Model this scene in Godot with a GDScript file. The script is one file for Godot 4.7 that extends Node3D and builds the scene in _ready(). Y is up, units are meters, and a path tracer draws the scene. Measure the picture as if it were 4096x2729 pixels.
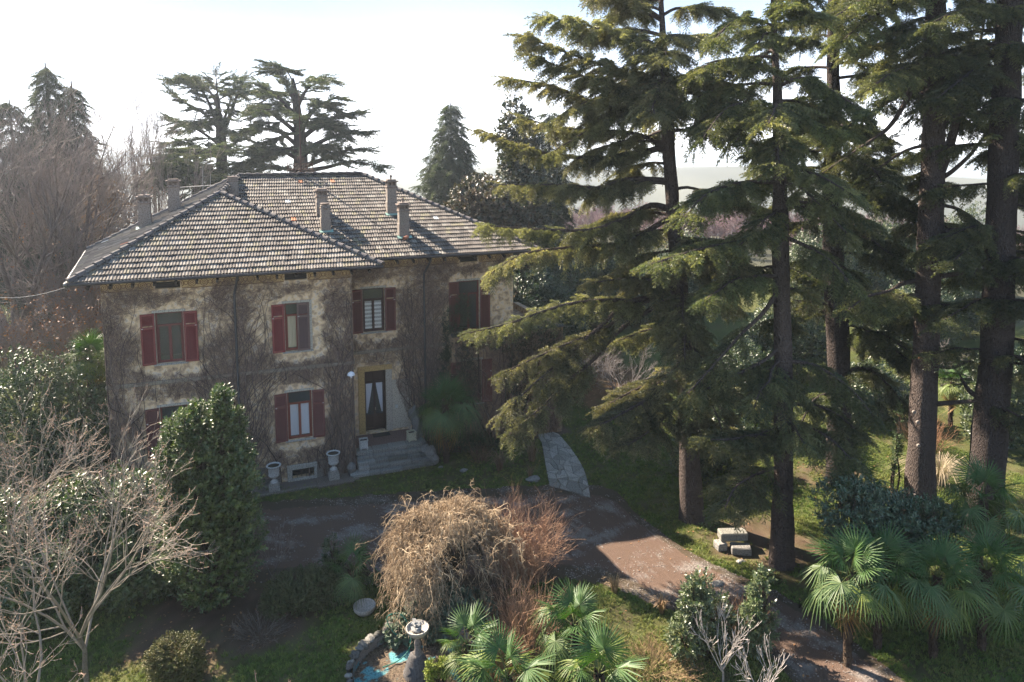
extends Node3D
# An old ivy-clad villa seen from the air among cedars. x runs along the front of the house, y is up, z towards the viewer; metres.

var rng := RandomNumberGenerator.new()
var noise := FastNoiseLite.new()
var M := {}
var names := {}


func _ready() -> void:
	rng.seed = 7
	noise.seed = 11
	noise.frequency = 0.35
	noise.fractal_octaves = 3
	setup_camera_and_light()
	make_materials()
	make_ground()
	make_house()
	make_cedars()
	make_background()
	make_garden()
	make_small_things()


func setup_camera_and_light() -> void:
	var cam := Camera3D.new()
	cam.name = "camera"
	cam.projection = Camera3D.PROJECTION_FRUSTUM
	cam.near = 0.2
	cam.far = 4000.0
	cam.size = 682.0 / 710.75 * 0.2
	cam.frustum_offset = Vector2(0, -110.97 / 710.75 * 0.2)
	cam.position = Vector3(1.679, 14.101, 30.489)
	cam.rotation = Vector3(deg_to_rad(-6.435), deg_to_rad(-20.994), 0)
	add_child(cam)
	cam.current = true
	var sky := ProceduralSkyMaterial.new()
	sky.sky_top_color = Color(0.215, 0.29, 0.375)
	sky.sky_horizon_color = Color(0.70, 0.70, 0.705)
	sky.sky_curve = 0.055
	sky.ground_bottom_color = Color(0.35, 0.36, 0.35)
	sky.ground_horizon_color = Color(0.80, 0.84, 0.88)
	sky.sun_angle_max = 55.0
	sky.sun_curve = 0.12
	sky.sky_energy_multiplier = 1.05
	sky.sky_cover = cloud_cover()
	sky.sky_cover_modulate = Color(1, 1, 1, 0.02)
	var env := Environment.new()
	env.background_mode = Environment.BG_SKY
	env.sky = Sky.new()
	env.sky.sky_material = sky
	env.tonemap_mode = Environment.TONE_MAPPER_LINEAR
	env.tonemap_exposure = 8.6
	env.volumetric_fog_enabled = true
	env.volumetric_fog_density = 0.00038
	env.volumetric_fog_anisotropy = 0.4
	env.volumetric_fog_albedo = Color(0.90, 0.95, 1.0)
	env.sdfgi_enabled = true
	env.ssao_enabled = true
	env.ssil_enabled = true
	var we := WorldEnvironment.new()
	we.name = "world_environment"
	we.environment = env
	add_child(we)
	var sun := DirectionalLight3D.new()
	sun.name = "sun"
	sun.light_color = Color(1.0, 0.94, 0.86)
	sun.light_energy = 0.98
	sun.light_angular_distance = 0.5
	sun.shadow_enabled = true
	add_child(sun)
	var az := deg_to_rad(-30.0)   # from straight behind the house towards its left
	var el := deg_to_rad(38.0)
	var to_sun := Vector3(sin(az) * cos(el), sin(el), -cos(az) * cos(el))
	sun.look_at_from_position(Vector3.ZERO, -to_sun, Vector3.UP)


func cloud_cover() -> Texture2D:
	var n := FastNoiseLite.new()
	n.seed = 5
	n.frequency = 0.006
	n.fractal_octaves = 5
	var im := Image.create(512, 256, false, Image.FORMAT_RGBA8)
	for y in 256:
		var up := (0.5 - (y + 0.5) / 256.0) * PI
		for x in 512:
			var a := (x + 0.5) / 512.0 * TAU
			var k := clampf(n.get_noise_3d(cos(a) * cos(up) * 160.0, sin(up) * 420.0, sin(a) * cos(up) * 160.0) * 1.6 + 0.35, 0.0, 1.0)
			im.set_pixel(x, y, Color(1, 1, 1, k if up > 0 else 0.0))
	return ImageTexture.create_from_image(im)


# ---------------------------------------------------------------- helpers
class MB:
	var v := PackedVector3Array()
	var n := PackedVector3Array()
	var c := PackedColorArray()
	var t := PackedVector2Array()
	var ix := PackedInt32Array()
	var col := Color(1, 1, 1)

	func tri(a: Vector3, b: Vector3, d: Vector3) -> void:   # counter-clockwise seen from outside
		var k := v.size()
		var m := (b - a).cross(d - a).normalized()
		v.append(a); v.append(b); v.append(d)
		n.append(m); n.append(m); n.append(m)
		c.append(col); c.append(col); c.append(col)
		ix.append(k); ix.append(k + 2); ix.append(k + 1)

	func quad(a: Vector3, b: Vector3, d: Vector3, e: Vector3) -> void:
		var k := v.size()
		var m := (d - a).cross(e - b).normalized()
		v.append(a); v.append(b); v.append(d); v.append(e)
		for i in 4:
			n.append(m); c.append(col)
		ix.append_array([k, k + 2, k + 1, k, k + 3, k + 2])

	func uvs(a: Vector2, b: Vector2) -> void:   # for the quad just added
		t.resize(v.size())
		var k := v.size() - 4
		t[k] = Vector2(a.x, b.y); t[k + 1] = b; t[k + 2] = Vector2(b.x, a.y); t[k + 3] = a

	func tube(pts: Array, r: Array, sides := 5, cap := true) -> void:
		var m := pts.size()
		if m < 2: return
		var k := v.size()
		var u := Vector3.UP
		var d0: Vector3 = (pts[1] - pts[0]).normalized()
		if absf(d0.dot(u)) > 0.9: u = Vector3.RIGHT
		var x := d0.cross(u).normalized()
		for i in m:
			var d: Vector3 = (pts[mini(i + 1, m - 1)] - pts[maxi(i - 1, 0)]).normalized()
			x = (x - d * x.dot(d)).normalized()
			var y := d.cross(x)
			var p: Vector3 = pts[i]
			var rr: float = r[i]
			for s in sides:
				var a := TAU * s / sides
				var o := x * cos(a) + y * sin(a)
				v.append(p + o * rr); n.append(o); c.append(col)
		for i in m - 1:
			for s in sides:
				var a := k + i * sides + s
				var b := k + i * sides + (s + 1) % sides
				ix.append(a); ix.append(a + sides); ix.append(b)
				ix.append(b); ix.append(a + sides); ix.append(b + sides)
		if cap:
			for s in range(1, sides - 1):
				var e := k + (m - 1) * sides
				ix.append(e); ix.append(e + s + 1); ix.append(e + s)

	func box(ce: Vector3, size: Vector3, b := Basis(), ch := 0.0) -> void:
		var h := size * 0.5
		var q := func(x: float, y: float, z: float) -> Vector3: return ce + b * Vector3(x, y, z)
		for ax in 3:
			for s: float in [-1.0, 1.0]:
				var i1 := (ax + 1) % 3
				var i2 := (ax + 2) % 3
				var ps: Array[Vector3] = []
				for w: Vector2 in [Vector2(-1, -1), Vector2(1, -1), Vector2(1, 1), Vector2(-1, 1)]:
					var p := Vector3()
					p[ax] = s * h[ax]; p[i1] = w.x * (h[i1] - ch); p[i2] = w.y * (h[i2] - ch)
					ps.append(ce + b * p)
				if s > 0: quad(ps[0], ps[1], ps[2], ps[3])
				else: quad(ps[3], ps[2], ps[1], ps[0])
		if ch <= 0.0: return
		for ax in 3:
			var i1 := (ax + 1) % 3
			var i2 := (ax + 2) % 3
			for s1: float in [-1.0, 1.0]:
				for s2: float in [-1.0, 1.0]:
					var e: Array[Vector3] = []
					for w: Vector2 in [Vector2(-1, 0), Vector2(1, 0), Vector2(1, 1), Vector2(-1, 1)]:
						var p := Vector3()
						p[ax] = w.x * (h[ax] - ch)
						p[i1] = s1 * (h[i1] - (ch if w.y == 0.0 else 0.0)); p[i2] = s2 * (h[i2] - (0.0 if w.y == 0.0 else ch))
						e.append(ce + b * p)
					if s1 * s2 > 0: quad(e[0], e[1], e[2], e[3])
					else: quad(e[3], e[2], e[1], e[0])
		for sx: float in [-1.0, 1.0]:
			for sy: float in [-1.0, 1.0]:
				for sz: float in [-1.0, 1.0]:
					var p1: Vector3 = q.call(sx * h.x, sy * (h.y - ch), sz * (h.z - ch))
					var p2: Vector3 = q.call(sx * (h.x - ch), sy * h.y, sz * (h.z - ch))
					var p3: Vector3 = q.call(sx * (h.x - ch), sy * (h.y - ch), sz * h.z)
					if sx * sy * sz > 0: tri(p1, p2, p3)
					else: tri(p1, p3, p2)

	func lathe(prof: Array, sides: int, at := Vector3.ZERO) -> void:
		var k := v.size()
		var m := prof.size()
		for i in m:
			var p: Vector2 = prof[i]
			var d: Vector2 = prof[mini(i + 1, m - 1)] - prof[maxi(i - 1, 0)]
			var nn := Vector2(d.y, -d.x).normalized()
			for s in sides:
				var a := TAU * s / sides
				v.append(at + Vector3(cos(a) * p.x, p.y, sin(a) * p.x)); n.append(Vector3(cos(a) * nn.x, nn.y, sin(a) * nn.x)); c.append(col)
		for i in m - 1:
			for s in sides:
				var a := k + i * sides + s
				var b := k + i * sides + (s + 1) % sides
				ix.append(a); ix.append(b); ix.append(a + sides)
				ix.append(b); ix.append(b + sides); ix.append(a + sides)

	func slab(poly: Array, y0: float, y1: float) -> void:   # a flat stone: outline clockwise from above, any height
		var m := poly.size()
		var ce := Vector3.ZERO
		for p: Vector3 in poly: ce += p / m
		for i in m:
			var a: Vector3 = poly[i]
			var b: Vector3 = poly[(i + 1) % m]
			var ai := a.lerp(ce, 0.05)
			var bi := b.lerp(ce, 0.05)
			var s := (b - a).cross(ce - a).y
			if s < 0:
				var w := a; a = b; b = w
				w = ai; ai = bi; bi = w
			var up := Vector3.UP
			tri(ai + up * y1, bi + up * y1, ce + up * y1)
			quad(a + up * (y1 - 0.012), b + up * (y1 - 0.012), bi + up * y1, ai + up * y1)
			quad(a + up * y0, b + up * y0, b + up * (y1 - 0.012), a + up * (y1 - 0.012))

	func mesh(mt: Material = null) -> ArrayMesh:
		var arr := []
		arr.resize(Mesh.ARRAY_MAX)
		arr[Mesh.ARRAY_VERTEX] = v
		arr[Mesh.ARRAY_NORMAL] = n
		arr[Mesh.ARRAY_COLOR] = c
		if t.size(): t.resize(v.size()); arr[Mesh.ARRAY_TEX_UV] = t
		arr[Mesh.ARRAY_INDEX] = ix
		var me := ArrayMesh.new()
		if ix.size():
			me.add_surface_from_arrays(Mesh.PRIMITIVE_TRIANGLES, arr)
			if mt: me.surface_set_material(0, mt)
		return me


func numbered(called: String) -> String:
	var k: int = names.get(called, 0)
	names[called] = k + 1
	return called if k == 0 else "%s_%03d" % [called, k]

func thing(called: String, label: String, category: String, at := Vector3.ZERO, turn := 0.0, group := "") -> Node3D:
	var o := Node3D.new()
	o.name = numbered(called)
	add_child(o)
	o.position = at
	o.rotation.y = turn
	tag(o, label, category, group)
	return o

func tag(o: Node3D, label: String, category: String, group := "") -> void:
	o.set_meta("label", label)
	o.set_meta("category", category)
	if group: o.set_meta("group", group)

func obj(called: String, mb: Variant, mt: Material, parent: Node3D = null, kind := "") -> MeshInstance3D:
	var o := MeshInstance3D.new()
	o.mesh = mb.mesh() if mb is MB else mb
	o.material_override = mt
	if parent:
		var key := "%d/%s" % [parent.get_instance_id(), called]
		var k: int = names.get(key, 0)
		names[key] = k + 1
		o.name = called if k == 0 else "%s_%03d" % [called, k]
		parent.add_child(o, true)
	else:
		o.name = numbered(called)
		add_child(o, true)
	if kind: o.set_meta("kind", kind)
	return o

func structure(called: String, mb: Variant, mt: Material, label := "", category := "") -> MeshInstance3D:
	var o := obj(called, mb, mt, null, "structure")
	if label: tag(o, label, category)
	return o

func scatter(called: String, mesh: Mesh, mt: Material, xf: Array, cols: Array, parent: Node3D = null, kind := "stuff") -> MultiMeshInstance3D:
	var mm := MultiMesh.new()
	mm.transform_format = MultiMesh.TRANSFORM_3D
	mm.use_colors = true
	mm.mesh = mesh
	mm.instance_count = xf.size()
	for i in xf.size():
		mm.set_instance_transform(i, xf[i])
		mm.set_instance_color(i, cols[i])
	var o := MultiMeshInstance3D.new()
	o.multimesh = mm
	o.material_override = mt
	if parent:
		var key := "%d/%s" % [parent.get_instance_id(), called]
		var k: int = names.get(key, 0)
		names[key] = k + 1
		o.name = called if k == 0 else "%s_%03d" % [called, k]
		parent.add_child(o, true)
	else:
		o.name = numbered(called)
		add_child(o, true)
	if kind: o.set_meta("kind", kind)
	return o

func rr(a: float, b: float) -> float: return rng.randf_range(a, b)

func pick(a: Color, b: Color, jitter := 0.15) -> Color:
	var c := a.lerp(b, rng.randf())
	var k := 1.0 + rr(-jitter, jitter)
	return Color(c.r * k, c.g * k, c.b * k)

func rdir() -> Vector3:
	var z := rr(-1, 1)
	var a := rr(0, TAU)
	var r := sqrt(1 - z * z)
	return Vector3(r * cos(a), z, r * sin(a))

func smooth_path(pts: Array, per := 4) -> Array:
	var out := []
	var m := pts.size()
	for i in m - 1:
		var a: Vector3 = pts[maxi(i - 1, 0)]
		var b: Vector3 = pts[i]
		var c: Vector3 = pts[i + 1]
		var d: Vector3 = pts[mini(i + 2, m - 1)]
		for j in per:
			out.append(b.cubic_interpolate(c, a, d, float(j) / per))
	out.append(pts[m - 1])
	return out

func path_len(pts: Array) -> float:
	var s := 0.0
	for i in pts.size() - 1: s += (pts[i + 1] as Vector3).distance_to(pts[i])
	return s

func along(pts: Array, f: float) -> Vector3:
	var x := clampf(f, 0, 1) * (pts.size() - 1)
	var i := mini(int(x), pts.size() - 2)
	return (pts[i] as Vector3).lerp(pts[i + 1], x - i)

func tang(pts: Array, f: float) -> Vector3:
	var i := mini(int(clampf(f, 0, 1) * (pts.size() - 1)), pts.size() - 2)
	return ((pts[i + 1] as Vector3) - pts[i]).normalized()

func taper(m: int, a: float, b: float) -> Array:
	var out := []
	for i in m: out.append(lerpf(a, b, float(i) / maxi(1, m - 1)))
	return out

func facing(p: Vector3, x: Vector3, up: Vector3, s: float) -> Transform3D:   # local x along x, local y near up
	var z := x.cross(up)
	if z.length() < 0.05: z = x.cross(Vector3.RIGHT)
	z = z.normalized()
	return Transform3D(Basis(x * s, z.cross(x) * s, z * s), p)

func noise_tex(seed_: int, freq: float, octaves: int, stops: Array, size := 512, kind := FastNoiseLite.TYPE_SIMPLEX_SMOOTH) -> NoiseTexture2D:
	var n := FastNoiseLite.new()
	n.seed = seed_
	n.noise_type = kind
	n.frequency = freq
	n.fractal_octaves = octaves
	var t := NoiseTexture2D.new()
	t.width = size
	t.height = size
	t.seamless = true
	t.noise = n
	if stops.size():
		var g := Gradient.new()
		var offs := PackedFloat32Array()
		var cs := PackedColorArray()
		for s in stops:
			offs.append(s[0])
			cs.append((s[1] as Color).linear_to_srgb())
		g.offsets = offs
		g.colors = cs
		t.color_ramp = g
	return t

func mat(key: String, albedo: Color, rough := 0.8, o := {}) -> StandardMaterial3D:
	var m := StandardMaterial3D.new()
	m.resource_name = key
	m.albedo_color = albedo.linear_to_srgb()
	m.roughness = rough
	m.metallic = o.get("metal", 0.0)
	m.metallic_specular = o.get("spec", 0.4)
	m.vertex_color_use_as_albedo = o.get("vc", true)
	if o.has("tex"):
		m.albedo_texture = o.tex
		m.uv1_triplanar = o.get("tri", true)
		m.uv1_world_triplanar = o.get("world", true)
		var s: float = o.get("scale", 0.5)
		m.uv1_scale = Vector3(s, s * o.get("ysq", 1.0), s)
	if o.has("bump"):
		m.heightmap_enabled = true
		m.heightmap_texture = o.bump
		m.heightmap_scale = o.get("bump_cm", 1.0)
	if o.has("back"):
		m.backlight_enabled = true
		m.backlight = o.back
	M[key] = m
	return m

func grey(a: float, warm := 0.0) -> Color: return Color(a * (1 + warm), a, a * (1 - warm))

func make_materials() -> void:
	var mott := noise_tex(1, 0.02, 5, [[0.25, grey(0.55)], [0.5, grey(0.95)], [0.75, grey(1.35)]])
	var fine := noise_tex(2, 0.09, 4, [[0.2, grey(0.6)], [0.5, grey(1.0)], [0.8, grey(1.4)]])
	var hfine := noise_tex(3, 0.07, 4, [])
	var hcell := noise_tex(4, 0.05, 2, [], 512, FastNoiseLite.TYPE_CELLULAR)
	var plast := noise_tex(9, 0.012, 6, [[0.2, Color(0.30, 0.215, 0.15)], [0.42, Color(0.52, 0.38, 0.24)], [0.55, Color(0.64, 0.48, 0.30)], [0.7, Color(0.60, 0.49, 0.37)], [0.85, Color(0.42, 0.345, 0.28)]], 1024)
	mat("plaster", Color(1, 1, 1), 0.95, {"tex": plast, "scale": 0.22, "bump": hfine, "bump_cm": 1.2})
	mat("earth", Color(1, 1, 1), 1.0, {"tex": fine, "scale": 0.8, "bump": hfine, "bump_cm": 3.0, "spec": 0.15})
	mat("stone", Color(1, 1, 1), 0.9, {"tex": mott, "scale": 1.4, "bump": hfine, "bump_cm": 1.0, "spec": 0.25})
	mat("tile", Color(1, 1, 1), 0.85, {"tex": fine, "scale": 1.5, "spec": 0.3})
	mat("paint", Color(1, 1, 1), 0.55, {"tex": mott, "scale": 2.0})
	mat("wood", Color(1, 1, 1), 0.75, {"tex": mott, "scale": 2.2})
	mat("iron", Color(1, 1, 1), 0.7, {"tex": mott, "scale": 4.0})
	mat("cloth", Color(1, 1, 1), 0.9, {"back": Color(0.4, 0.4, 0.4)})
	mat("plain", Color(1, 1, 1), 0.8)
	mat("bark", Color(1, 1, 1), 0.95, {"tex": fine, "scale": 1.1, "ysq": 0.3, "bump": hcell, "bump_cm": 14.0, "spec": 0.2})
	mat("twig", Color(1, 1, 1), 0.85, {"spec": 0.2})
	mat("needle", Color(1, 1, 1), 0.48, {"back": Color(1.0, 1.0, 0.72), "spec": 0.55})
	mat("leaf_gloss", Color(1, 1, 1), 0.42, {"back": Color(0.5, 0.6, 0.25), "spec": 0.5})
	mat("leaf", Color(1, 1, 1), 0.6, {"back": Color(0.45, 0.5, 0.3), "spec": 0.35})
	mat("palm", Color(1, 1, 1), 0.5, {"back": Color(0.6, 0.7, 0.25), "spec": 0.38})
	mat("grass", Color(1, 1, 1), 0.7, {"back": Color(0.5, 0.55, 0.2), "spec": 0.25})
	var gl := mat("glass", Color(0.9, 0.95, 0.95, 0.08), 0.03, {"vc": false, "spec": 0.5})
	gl.transparency = BaseMaterial3D.TRANSPARENCY_ALPHA
	gl.albedo_color = Color(0.9, 0.95, 0.95, 0.06)


# ---------------------------------------------------------------- the ground
var drive_poly := PackedVector2Array()
var path_poly := PackedVector2Array()

func height(x: float, z: float) -> float:
	var h := 0.0
	h += 1.5 * smoothstep(15.0, 24.0, x) * smoothstep(1.0, -12.0, z)
	h += 0.10 * noise.get_noise_2d(x * 0.6, z * 0.6) * smoothstep(1.0, 3.0, absf(z - 0.5))
	var d := Vector2(x - 8.0, z + 2.0).length()
	h -= 62.0 * smoothstep(75.0, 260.0, d)
	if d > 300.0:
		var a := atan2(z, x)
		h += smoothstep(420.0, 900.0, d) * (46.0 + 26.0 * noise.get_noise_2d(a * 9.0, 3.0) + 9.0 * noise.get_noise_2d(a * 40.0, 8.0))
		h -= smoothstep(1000.0, 1500.0, d) * 30.0
	return h

func in_house(x: float, z: float, pad := 0.0) -> bool:
	return x > -3.6 - pad and x < 16.5 + pad and z < (0.1 if x < 6.1 else -0.7) + pad and z > -16.0

func on_drive(x: float, z: float) -> bool:
	return Geometry2D.is_point_in_polygon(Vector2(x, z), drive_poly) or Geometry2D.is_point_in_polygon(Vector2(x, z), path_poly)

func lawn(x: float, z: float) -> float:   # how grassy a place is, 0 to 1
	if in_house(x, z, 0.35): return 0.0
	var g := 0.98 + 0.8 * noise.get_noise_2d(x * 1.7 + 40.0, z * 1.7)
	var laurel := Vector2(x - 0.5, z - 8.5).length()
	g -= smoothstep(3.0, 1.8, laurel) * 0.95                       # bare soil under the laurels
	g -= smoothstep(1.9, 0.8, Vector2(x - 2.3, z - 9.0).length()) * 0.9
	g -= smoothstep(2.6, 1.6, Vector2(x - 8.2, z - 10.0).length()) * 0.8
	for t: Vector2 in [Vector2(18.6, 10.6), Vector2(25.0, 8.5), Vector2(19.5, 12.3)]:
		g -= smoothstep(2.6, 1.0, Vector2(x, z).distance_to(t)) * 0.55   # needles under the cedars
	g -= smoothstep(18.0, 19.5, x) * smoothstep(24.5, 23.0, x) * smoothstep(-1.0, -4.0, z) * 0.85   # leaf litter on the bank
	return clampf(g, 0.0, 1.0)

func make_ground() -> void:
	var near_edge := [Vector3(-0.42, 0, 6.54), Vector3(2.37, 0, 7.23), Vector3(4.26, 0, 7.83), Vector3(5.78, 0, 8.92), Vector3(8.34, 0, 10.15), Vector3(10.93, 0, 10.52), Vector3(12.37, 0, 11.45), Vector3(13.23, 0, 12.68), Vector3(14.34, 0, 14.25), Vector3(14.91, 0, 15.83), Vector3(14.88, 0, 17.04), Vector3(14.54, 0, 18.42)]
	var far_edge := [Vector3(-0.87, 0, 1.49), Vector3(2.65, 0, 1.62), Vector3(4.65, 0, 2.16), Vector3(6.36, 0, 2.5), Vector3(9.3, 0, 3.23), Vector3(12.15, 0, 3.91), Vector3(15.5, 0, 5.36), Vector3(15.68, 0, 7.84), Vector3(16.12, 0, 10.88), Vector3(17.26, 0, 13.69), Vector3(17.7, 0, 15.74), Vector3(17.7, 0, 18.6)]
	var na := smooth_path(near_edge, 16)
	var fa := smooth_path(far_edge, 16)
	for i in na.size():
		na[i] += Vector3(0, 0, 0.22 * noise.get_noise_2d(i * 0.9, 60))
		fa[i] += Vector3(0, 0, 0.25 * noise.get_noise_2d(i * 1.1, 90))
	for p: Vector3 in na: drive_poly.append(Vector2(p.x, p.z))
	for i in fa.size(): drive_poly.append(Vector2(fa[fa.size() - 1 - i].x, fa[fa.size() - 1 - i].z))
	var pl := smooth_path([Vector3(13.36, 0, 4.46), Vector3(14.03, 0, 2.49), Vector3(14.81, 0, 0.24), Vector3(15.32, 0, -2.2)], 6)
	var pr := smooth_path([Vector3(14.52, 0, 5.95), Vector3(15.31, 0, 3.91), Vector3(15.82, 0, 1.69), Vector3(16.05, 0, -0.41)], 6)
	for p: Vector3 in pl: path_poly.append(Vector2(p.x, p.z))
	for i in pr.size(): path_poly.append(Vector2(pr[pr.size() - 1 - i].x, pr[pr.size() - 1 - i].z))
	# one sheet, fine in the garden and coarser outwards to the hills
	var xs := spread(-9.0, 33.0, 0.32, -1600.0, 1600.0)
	var zs := spread(-7.0, 22.0, 0.32, -1800.0, 120.0)
	var g := MB.new()
	var nx := xs.size()
	for z: float in zs:
		for x: float in xs:
			var y := height(x, z)
			g.v.append(Vector3(x, y, z))
			g.n.append(Vector3(height(x - 0.3, z) - height(x + 0.3, z), 0.6, height(x, z - 0.3) - height(x, z + 0.3)).normalized())
			var l := lawn(x, z)
			var k := 1.0 + 0.5 * noise.get_noise_2d(x * 4.0, z * 4.0)
			var c := Color(0.105, 0.073, 0.052).lerp(Color(0.070, 0.082, 0.027), l)
			if x > 18.5 and x < 24.0 and z < -2.0: c = Color(0.135, 0.078, 0.042).lerp(c, clampf(l * 1.3, 0, 1))
			if Vector2(x, z).length() > 60.0: c = Color(0.07, 0.07, 0.05)
			g.c.append(Color(c.r * k, c.g * k, c.b * k))
	for j in zs.size() - 1:
		for i in nx - 1:
			var a := j * nx + i
			g.ix.append_array([a, a + 1, a + nx, a + 1, a + nx + 1, a + nx])
	structure("ground", g, M.earth, "grassy garden ground with bare soil and leaf litter round the villa", "ground")
	var d := MB.new()
	var m := 44
	for i in na.size():
		for j in m + 1:
			var p: Vector3 = (na[i] as Vector3).lerp(fa[i], float(j) / m)
			d.v.append(Vector3(p.x, height(p.x, p.z) + 0.014, p.z))
			d.n.append(Vector3.UP)
			var q := noise.get_noise_2d(p.x * 1.3, p.z * 2.2)
			var c := Color(0.125, 0.083, 0.064).lerp(Color(0.22, 0.19, 0.17), smoothstep(0.05, 0.6, q + 0.45 * noise.get_noise_2d(p.x * 9, p.z * 9)))
			var edge := minf(j, m - j) / float(m)
			if edge < 0.12: c = c.lerp(Color(0.06, 0.05, 0.032), 0.6)
			d.c.append(c)
	for i in na.size() - 1:
		for j in m:
			var a := i * (m + 1) + j
			d.ix.append_array([a, a + 1, a + m + 1, a + 1, a + m + 2, a + m + 1])
	structure("driveway", d, M.earth, "brown dirt and gravel driveway curving past the villa", "driveway")
	make_path(pl, pr)
	make_grass()

func spread(a: float, b: float, step: float, lo: float, hi: float) -> PackedFloat32Array:
	var out: Array[float] = []
	var x := a
	while x < b: out.append(x); x += step
	var s := step
	while x < hi: out.append(x); s *= 1.22; x += s
	out.append(hi)
	s = step
	x = a
	while x > lo: s *= 1.22; x -= s; out.push_front(maxf(x, lo))
	return PackedFloat32Array(out)

func make_path(pl: Array, pr: Array) -> void:
	var bed := MB.new()
	bed.col = Color(0.10, 0.095, 0.08)
	for i in pl.size() - 1:
		var q: Array = []
		for p: Vector3 in [pl[i], pr[i], pr[i + 1], pl[i + 1]]: q.append(Vector3(p.x, height(p.x, p.z) + 0.02, p.z))
		bed.quad(q[0], q[1], q[2], q[3])
	var root := structure("path", bed, M.earth, "pale crazy-paved stone path running beside the villa", "path")
	var rows := 13
	var colsn := 4
	var grid := []
	for i in rows + 1:
		var row := []
		for j in colsn + 1:
			var f := float(j) / colsn
			var u := float(i) / rows
			if j > 0 and j < colsn: f += rr(-0.09, 0.09)
			if i > 0 and i < rows: u += rr(-0.028, 0.028)
			row.append(along(pl, u).lerp(along(pr, u), f))
		grid.append(row)
	for i in rows:
		for j in colsn:
			var q := [grid[i][j], grid[i][j + 1], grid[i + 1][j + 1], grid[i + 1][j]]
			var polys := [q]
			if rng.randf() < 0.4: polys = [[q[0], q[1], q[2]], [q[0], q[2], q[3]]]
			elif rng.randf() < 0.4:
				var m1: Vector3 = (q[0] as Vector3).lerp(q[1], rr(0.3, 0.7))
				var m2: Vector3 = (q[3] as Vector3).lerp(q[2], rr(0.3, 0.7))
				polys = [[q[0], m1, m2, q[3]], [m1, q[1], q[2], m2]]
			for po: Array in polys:
				var ce := Vector3.ZERO
				for p: Vector3 in po: ce += p / po.size()
				var ins := []
				for p: Vector3 in po: ins.append(p + (ce - p).normalized() * rr(0.012, 0.03) - Vector3(0, p.y, 0))
				var s := MB.new()
				var k := rr(0.20, 0.36)
				s.col = Color(k, k * 0.92, k * 0.81)
				var y := height(ce.x, ce.z)
				s.slab(ins, y, y + rr(0.045, 0.062))
				obj("flagstone", s, M.stone, root)

func make_grass() -> void:
	var tuft := MB.new()
	for i in 11:
		var a := rr(0, TAU)
		var p := Vector3(rr(-0.05, 0.05), 0, rr(-0.05, 0.05))
		var o := Vector3(cos(a), 0, sin(a))
		var w := Vector3(-sin(a), 0, cos(a)) * rr(0.005, 0.009)
		var l := rr(0.04, 0.095)
		var mid := p + Vector3.UP * l * 0.6 + o * l * 0.25
		var tip := p + Vector3.UP * l * 0.95 + o * l * rr(0.5, 0.9)
		tuft.quad(p - w, p + w, mid + w * 0.8, mid - w * 0.8)
		tuft.tri(mid - w * 0.8, mid + w * 0.8, tip)
	var xf := []
	var cs := []
	for i in 110000:
		var z := -6.0 + 28.0 * sqrt(rng.randf())
		var x := rr(-7.0, 33.0)
		var l := lawn(x, z)
		if rng.randf() > l * l * 1.15 or on_drive(x, z): continue
		if Vector2(x - 5.55, z - 13.05).length() < 2.0: continue
		var sc := rr(0.6, 1.35)
		xf.append(Transform3D(Basis(Vector3.UP, rr(0, TAU)).scaled(Vector3(sc, sc * rr(0.6, 1.2), sc)), Vector3(x, height(x, z), z)))
		var dry := clampf(noise.get_noise_2d(x * 1.1 + 9, z * 1.1) * 1.8 + 0.15 + (0.5 if x > 11.5 and z > 12.0 and x < 16.5 else 0.0), 0.0, 0.8)
		cs.append(pick(Color(0.07, 0.12, 0.025), Color(0.15, 0.18, 0.042), 0.3).lerp(Color(0.20, 0.17, 0.06), dry * rng.randf()))
	scatter("grass", tuft.mesh(), M.grass, xf, cs)
	var lf := MB.new()
	lf.quad(Vector3(-0.035, 0.004, 0), Vector3(0, 0.012, 0.022), Vector3(0.04, 0.006, 0), Vector3(0, 0.014, -0.022))
	xf = []
	cs = []
	for i in 26000:
		var x := rr(-7, 33)
		var z := rr(-9, 19)
		if in_house(x, z, 0.1): continue
		var bank := x > 18.0 and x < 24.0 and z < 0.0
		var soil := 1.0 - lawn(x, z)
		if rng.randf() > (0.75 if bank else 0.10 + 0.4 * soil * soil): continue
		var sc := rr(0.5, 1.5)
		xf.append(Transform3D(Basis.from_euler(Vector3(rr(-0.5, 0.5), rr(0, TAU), rr(-0.5, 0.5))).scaled(Vector3.ONE * sc), Vector3(x, height(x, z) + 0.02, z)))
		cs.append(pick(Color(0.14, 0.065, 0.03), Color(0.30, 0.16, 0.075), 0.3))
	var pb := MB.new()
	pb.slab([Vector3(-0.02, 0, -0.012), Vector3(0.012, 0, -0.02), Vector3(0.024, 0, 0.006), Vector3(0.0, 0, 0.02), Vector3(-0.018, 0, 0.01)], -0.005, 0.014)
	var px := []
	var pc := []
	for i in 110000:
		var x := rr(-3, 19)
		var z := rr(1, 19)
		var q := noise.get_noise_2d(x * 1.3, z * 2.2) + 0.3 * noise.get_noise_2d(x * 9, z * 9)
		if rng.randf() > 0.22 + 1.1 * q or not Geometry2D.is_point_in_polygon(Vector2(x, z), drive_poly): continue
		var sc := rr(0.35, 1.1)
		px.append(Transform3D(Basis(Vector3.UP, rr(0, TAU)).scaled(Vector3.ONE * sc), Vector3(x, height(x, z) + 0.016, z)))
		pc.append(pick(Color(0.12, 0.09, 0.075), Color(0.25, 0.22, 0.19), 0.25))
	scatter("gravel", pb.mesh(), M.plain, px, pc)
	scatter("fallen_leaves", lf.mesh(), M.leaf, xf, cs)


# ---------------------------------------------------------------- the villa
var villa: Node3D
const EAVE := 9.25
const BZ := -1.985

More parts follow.
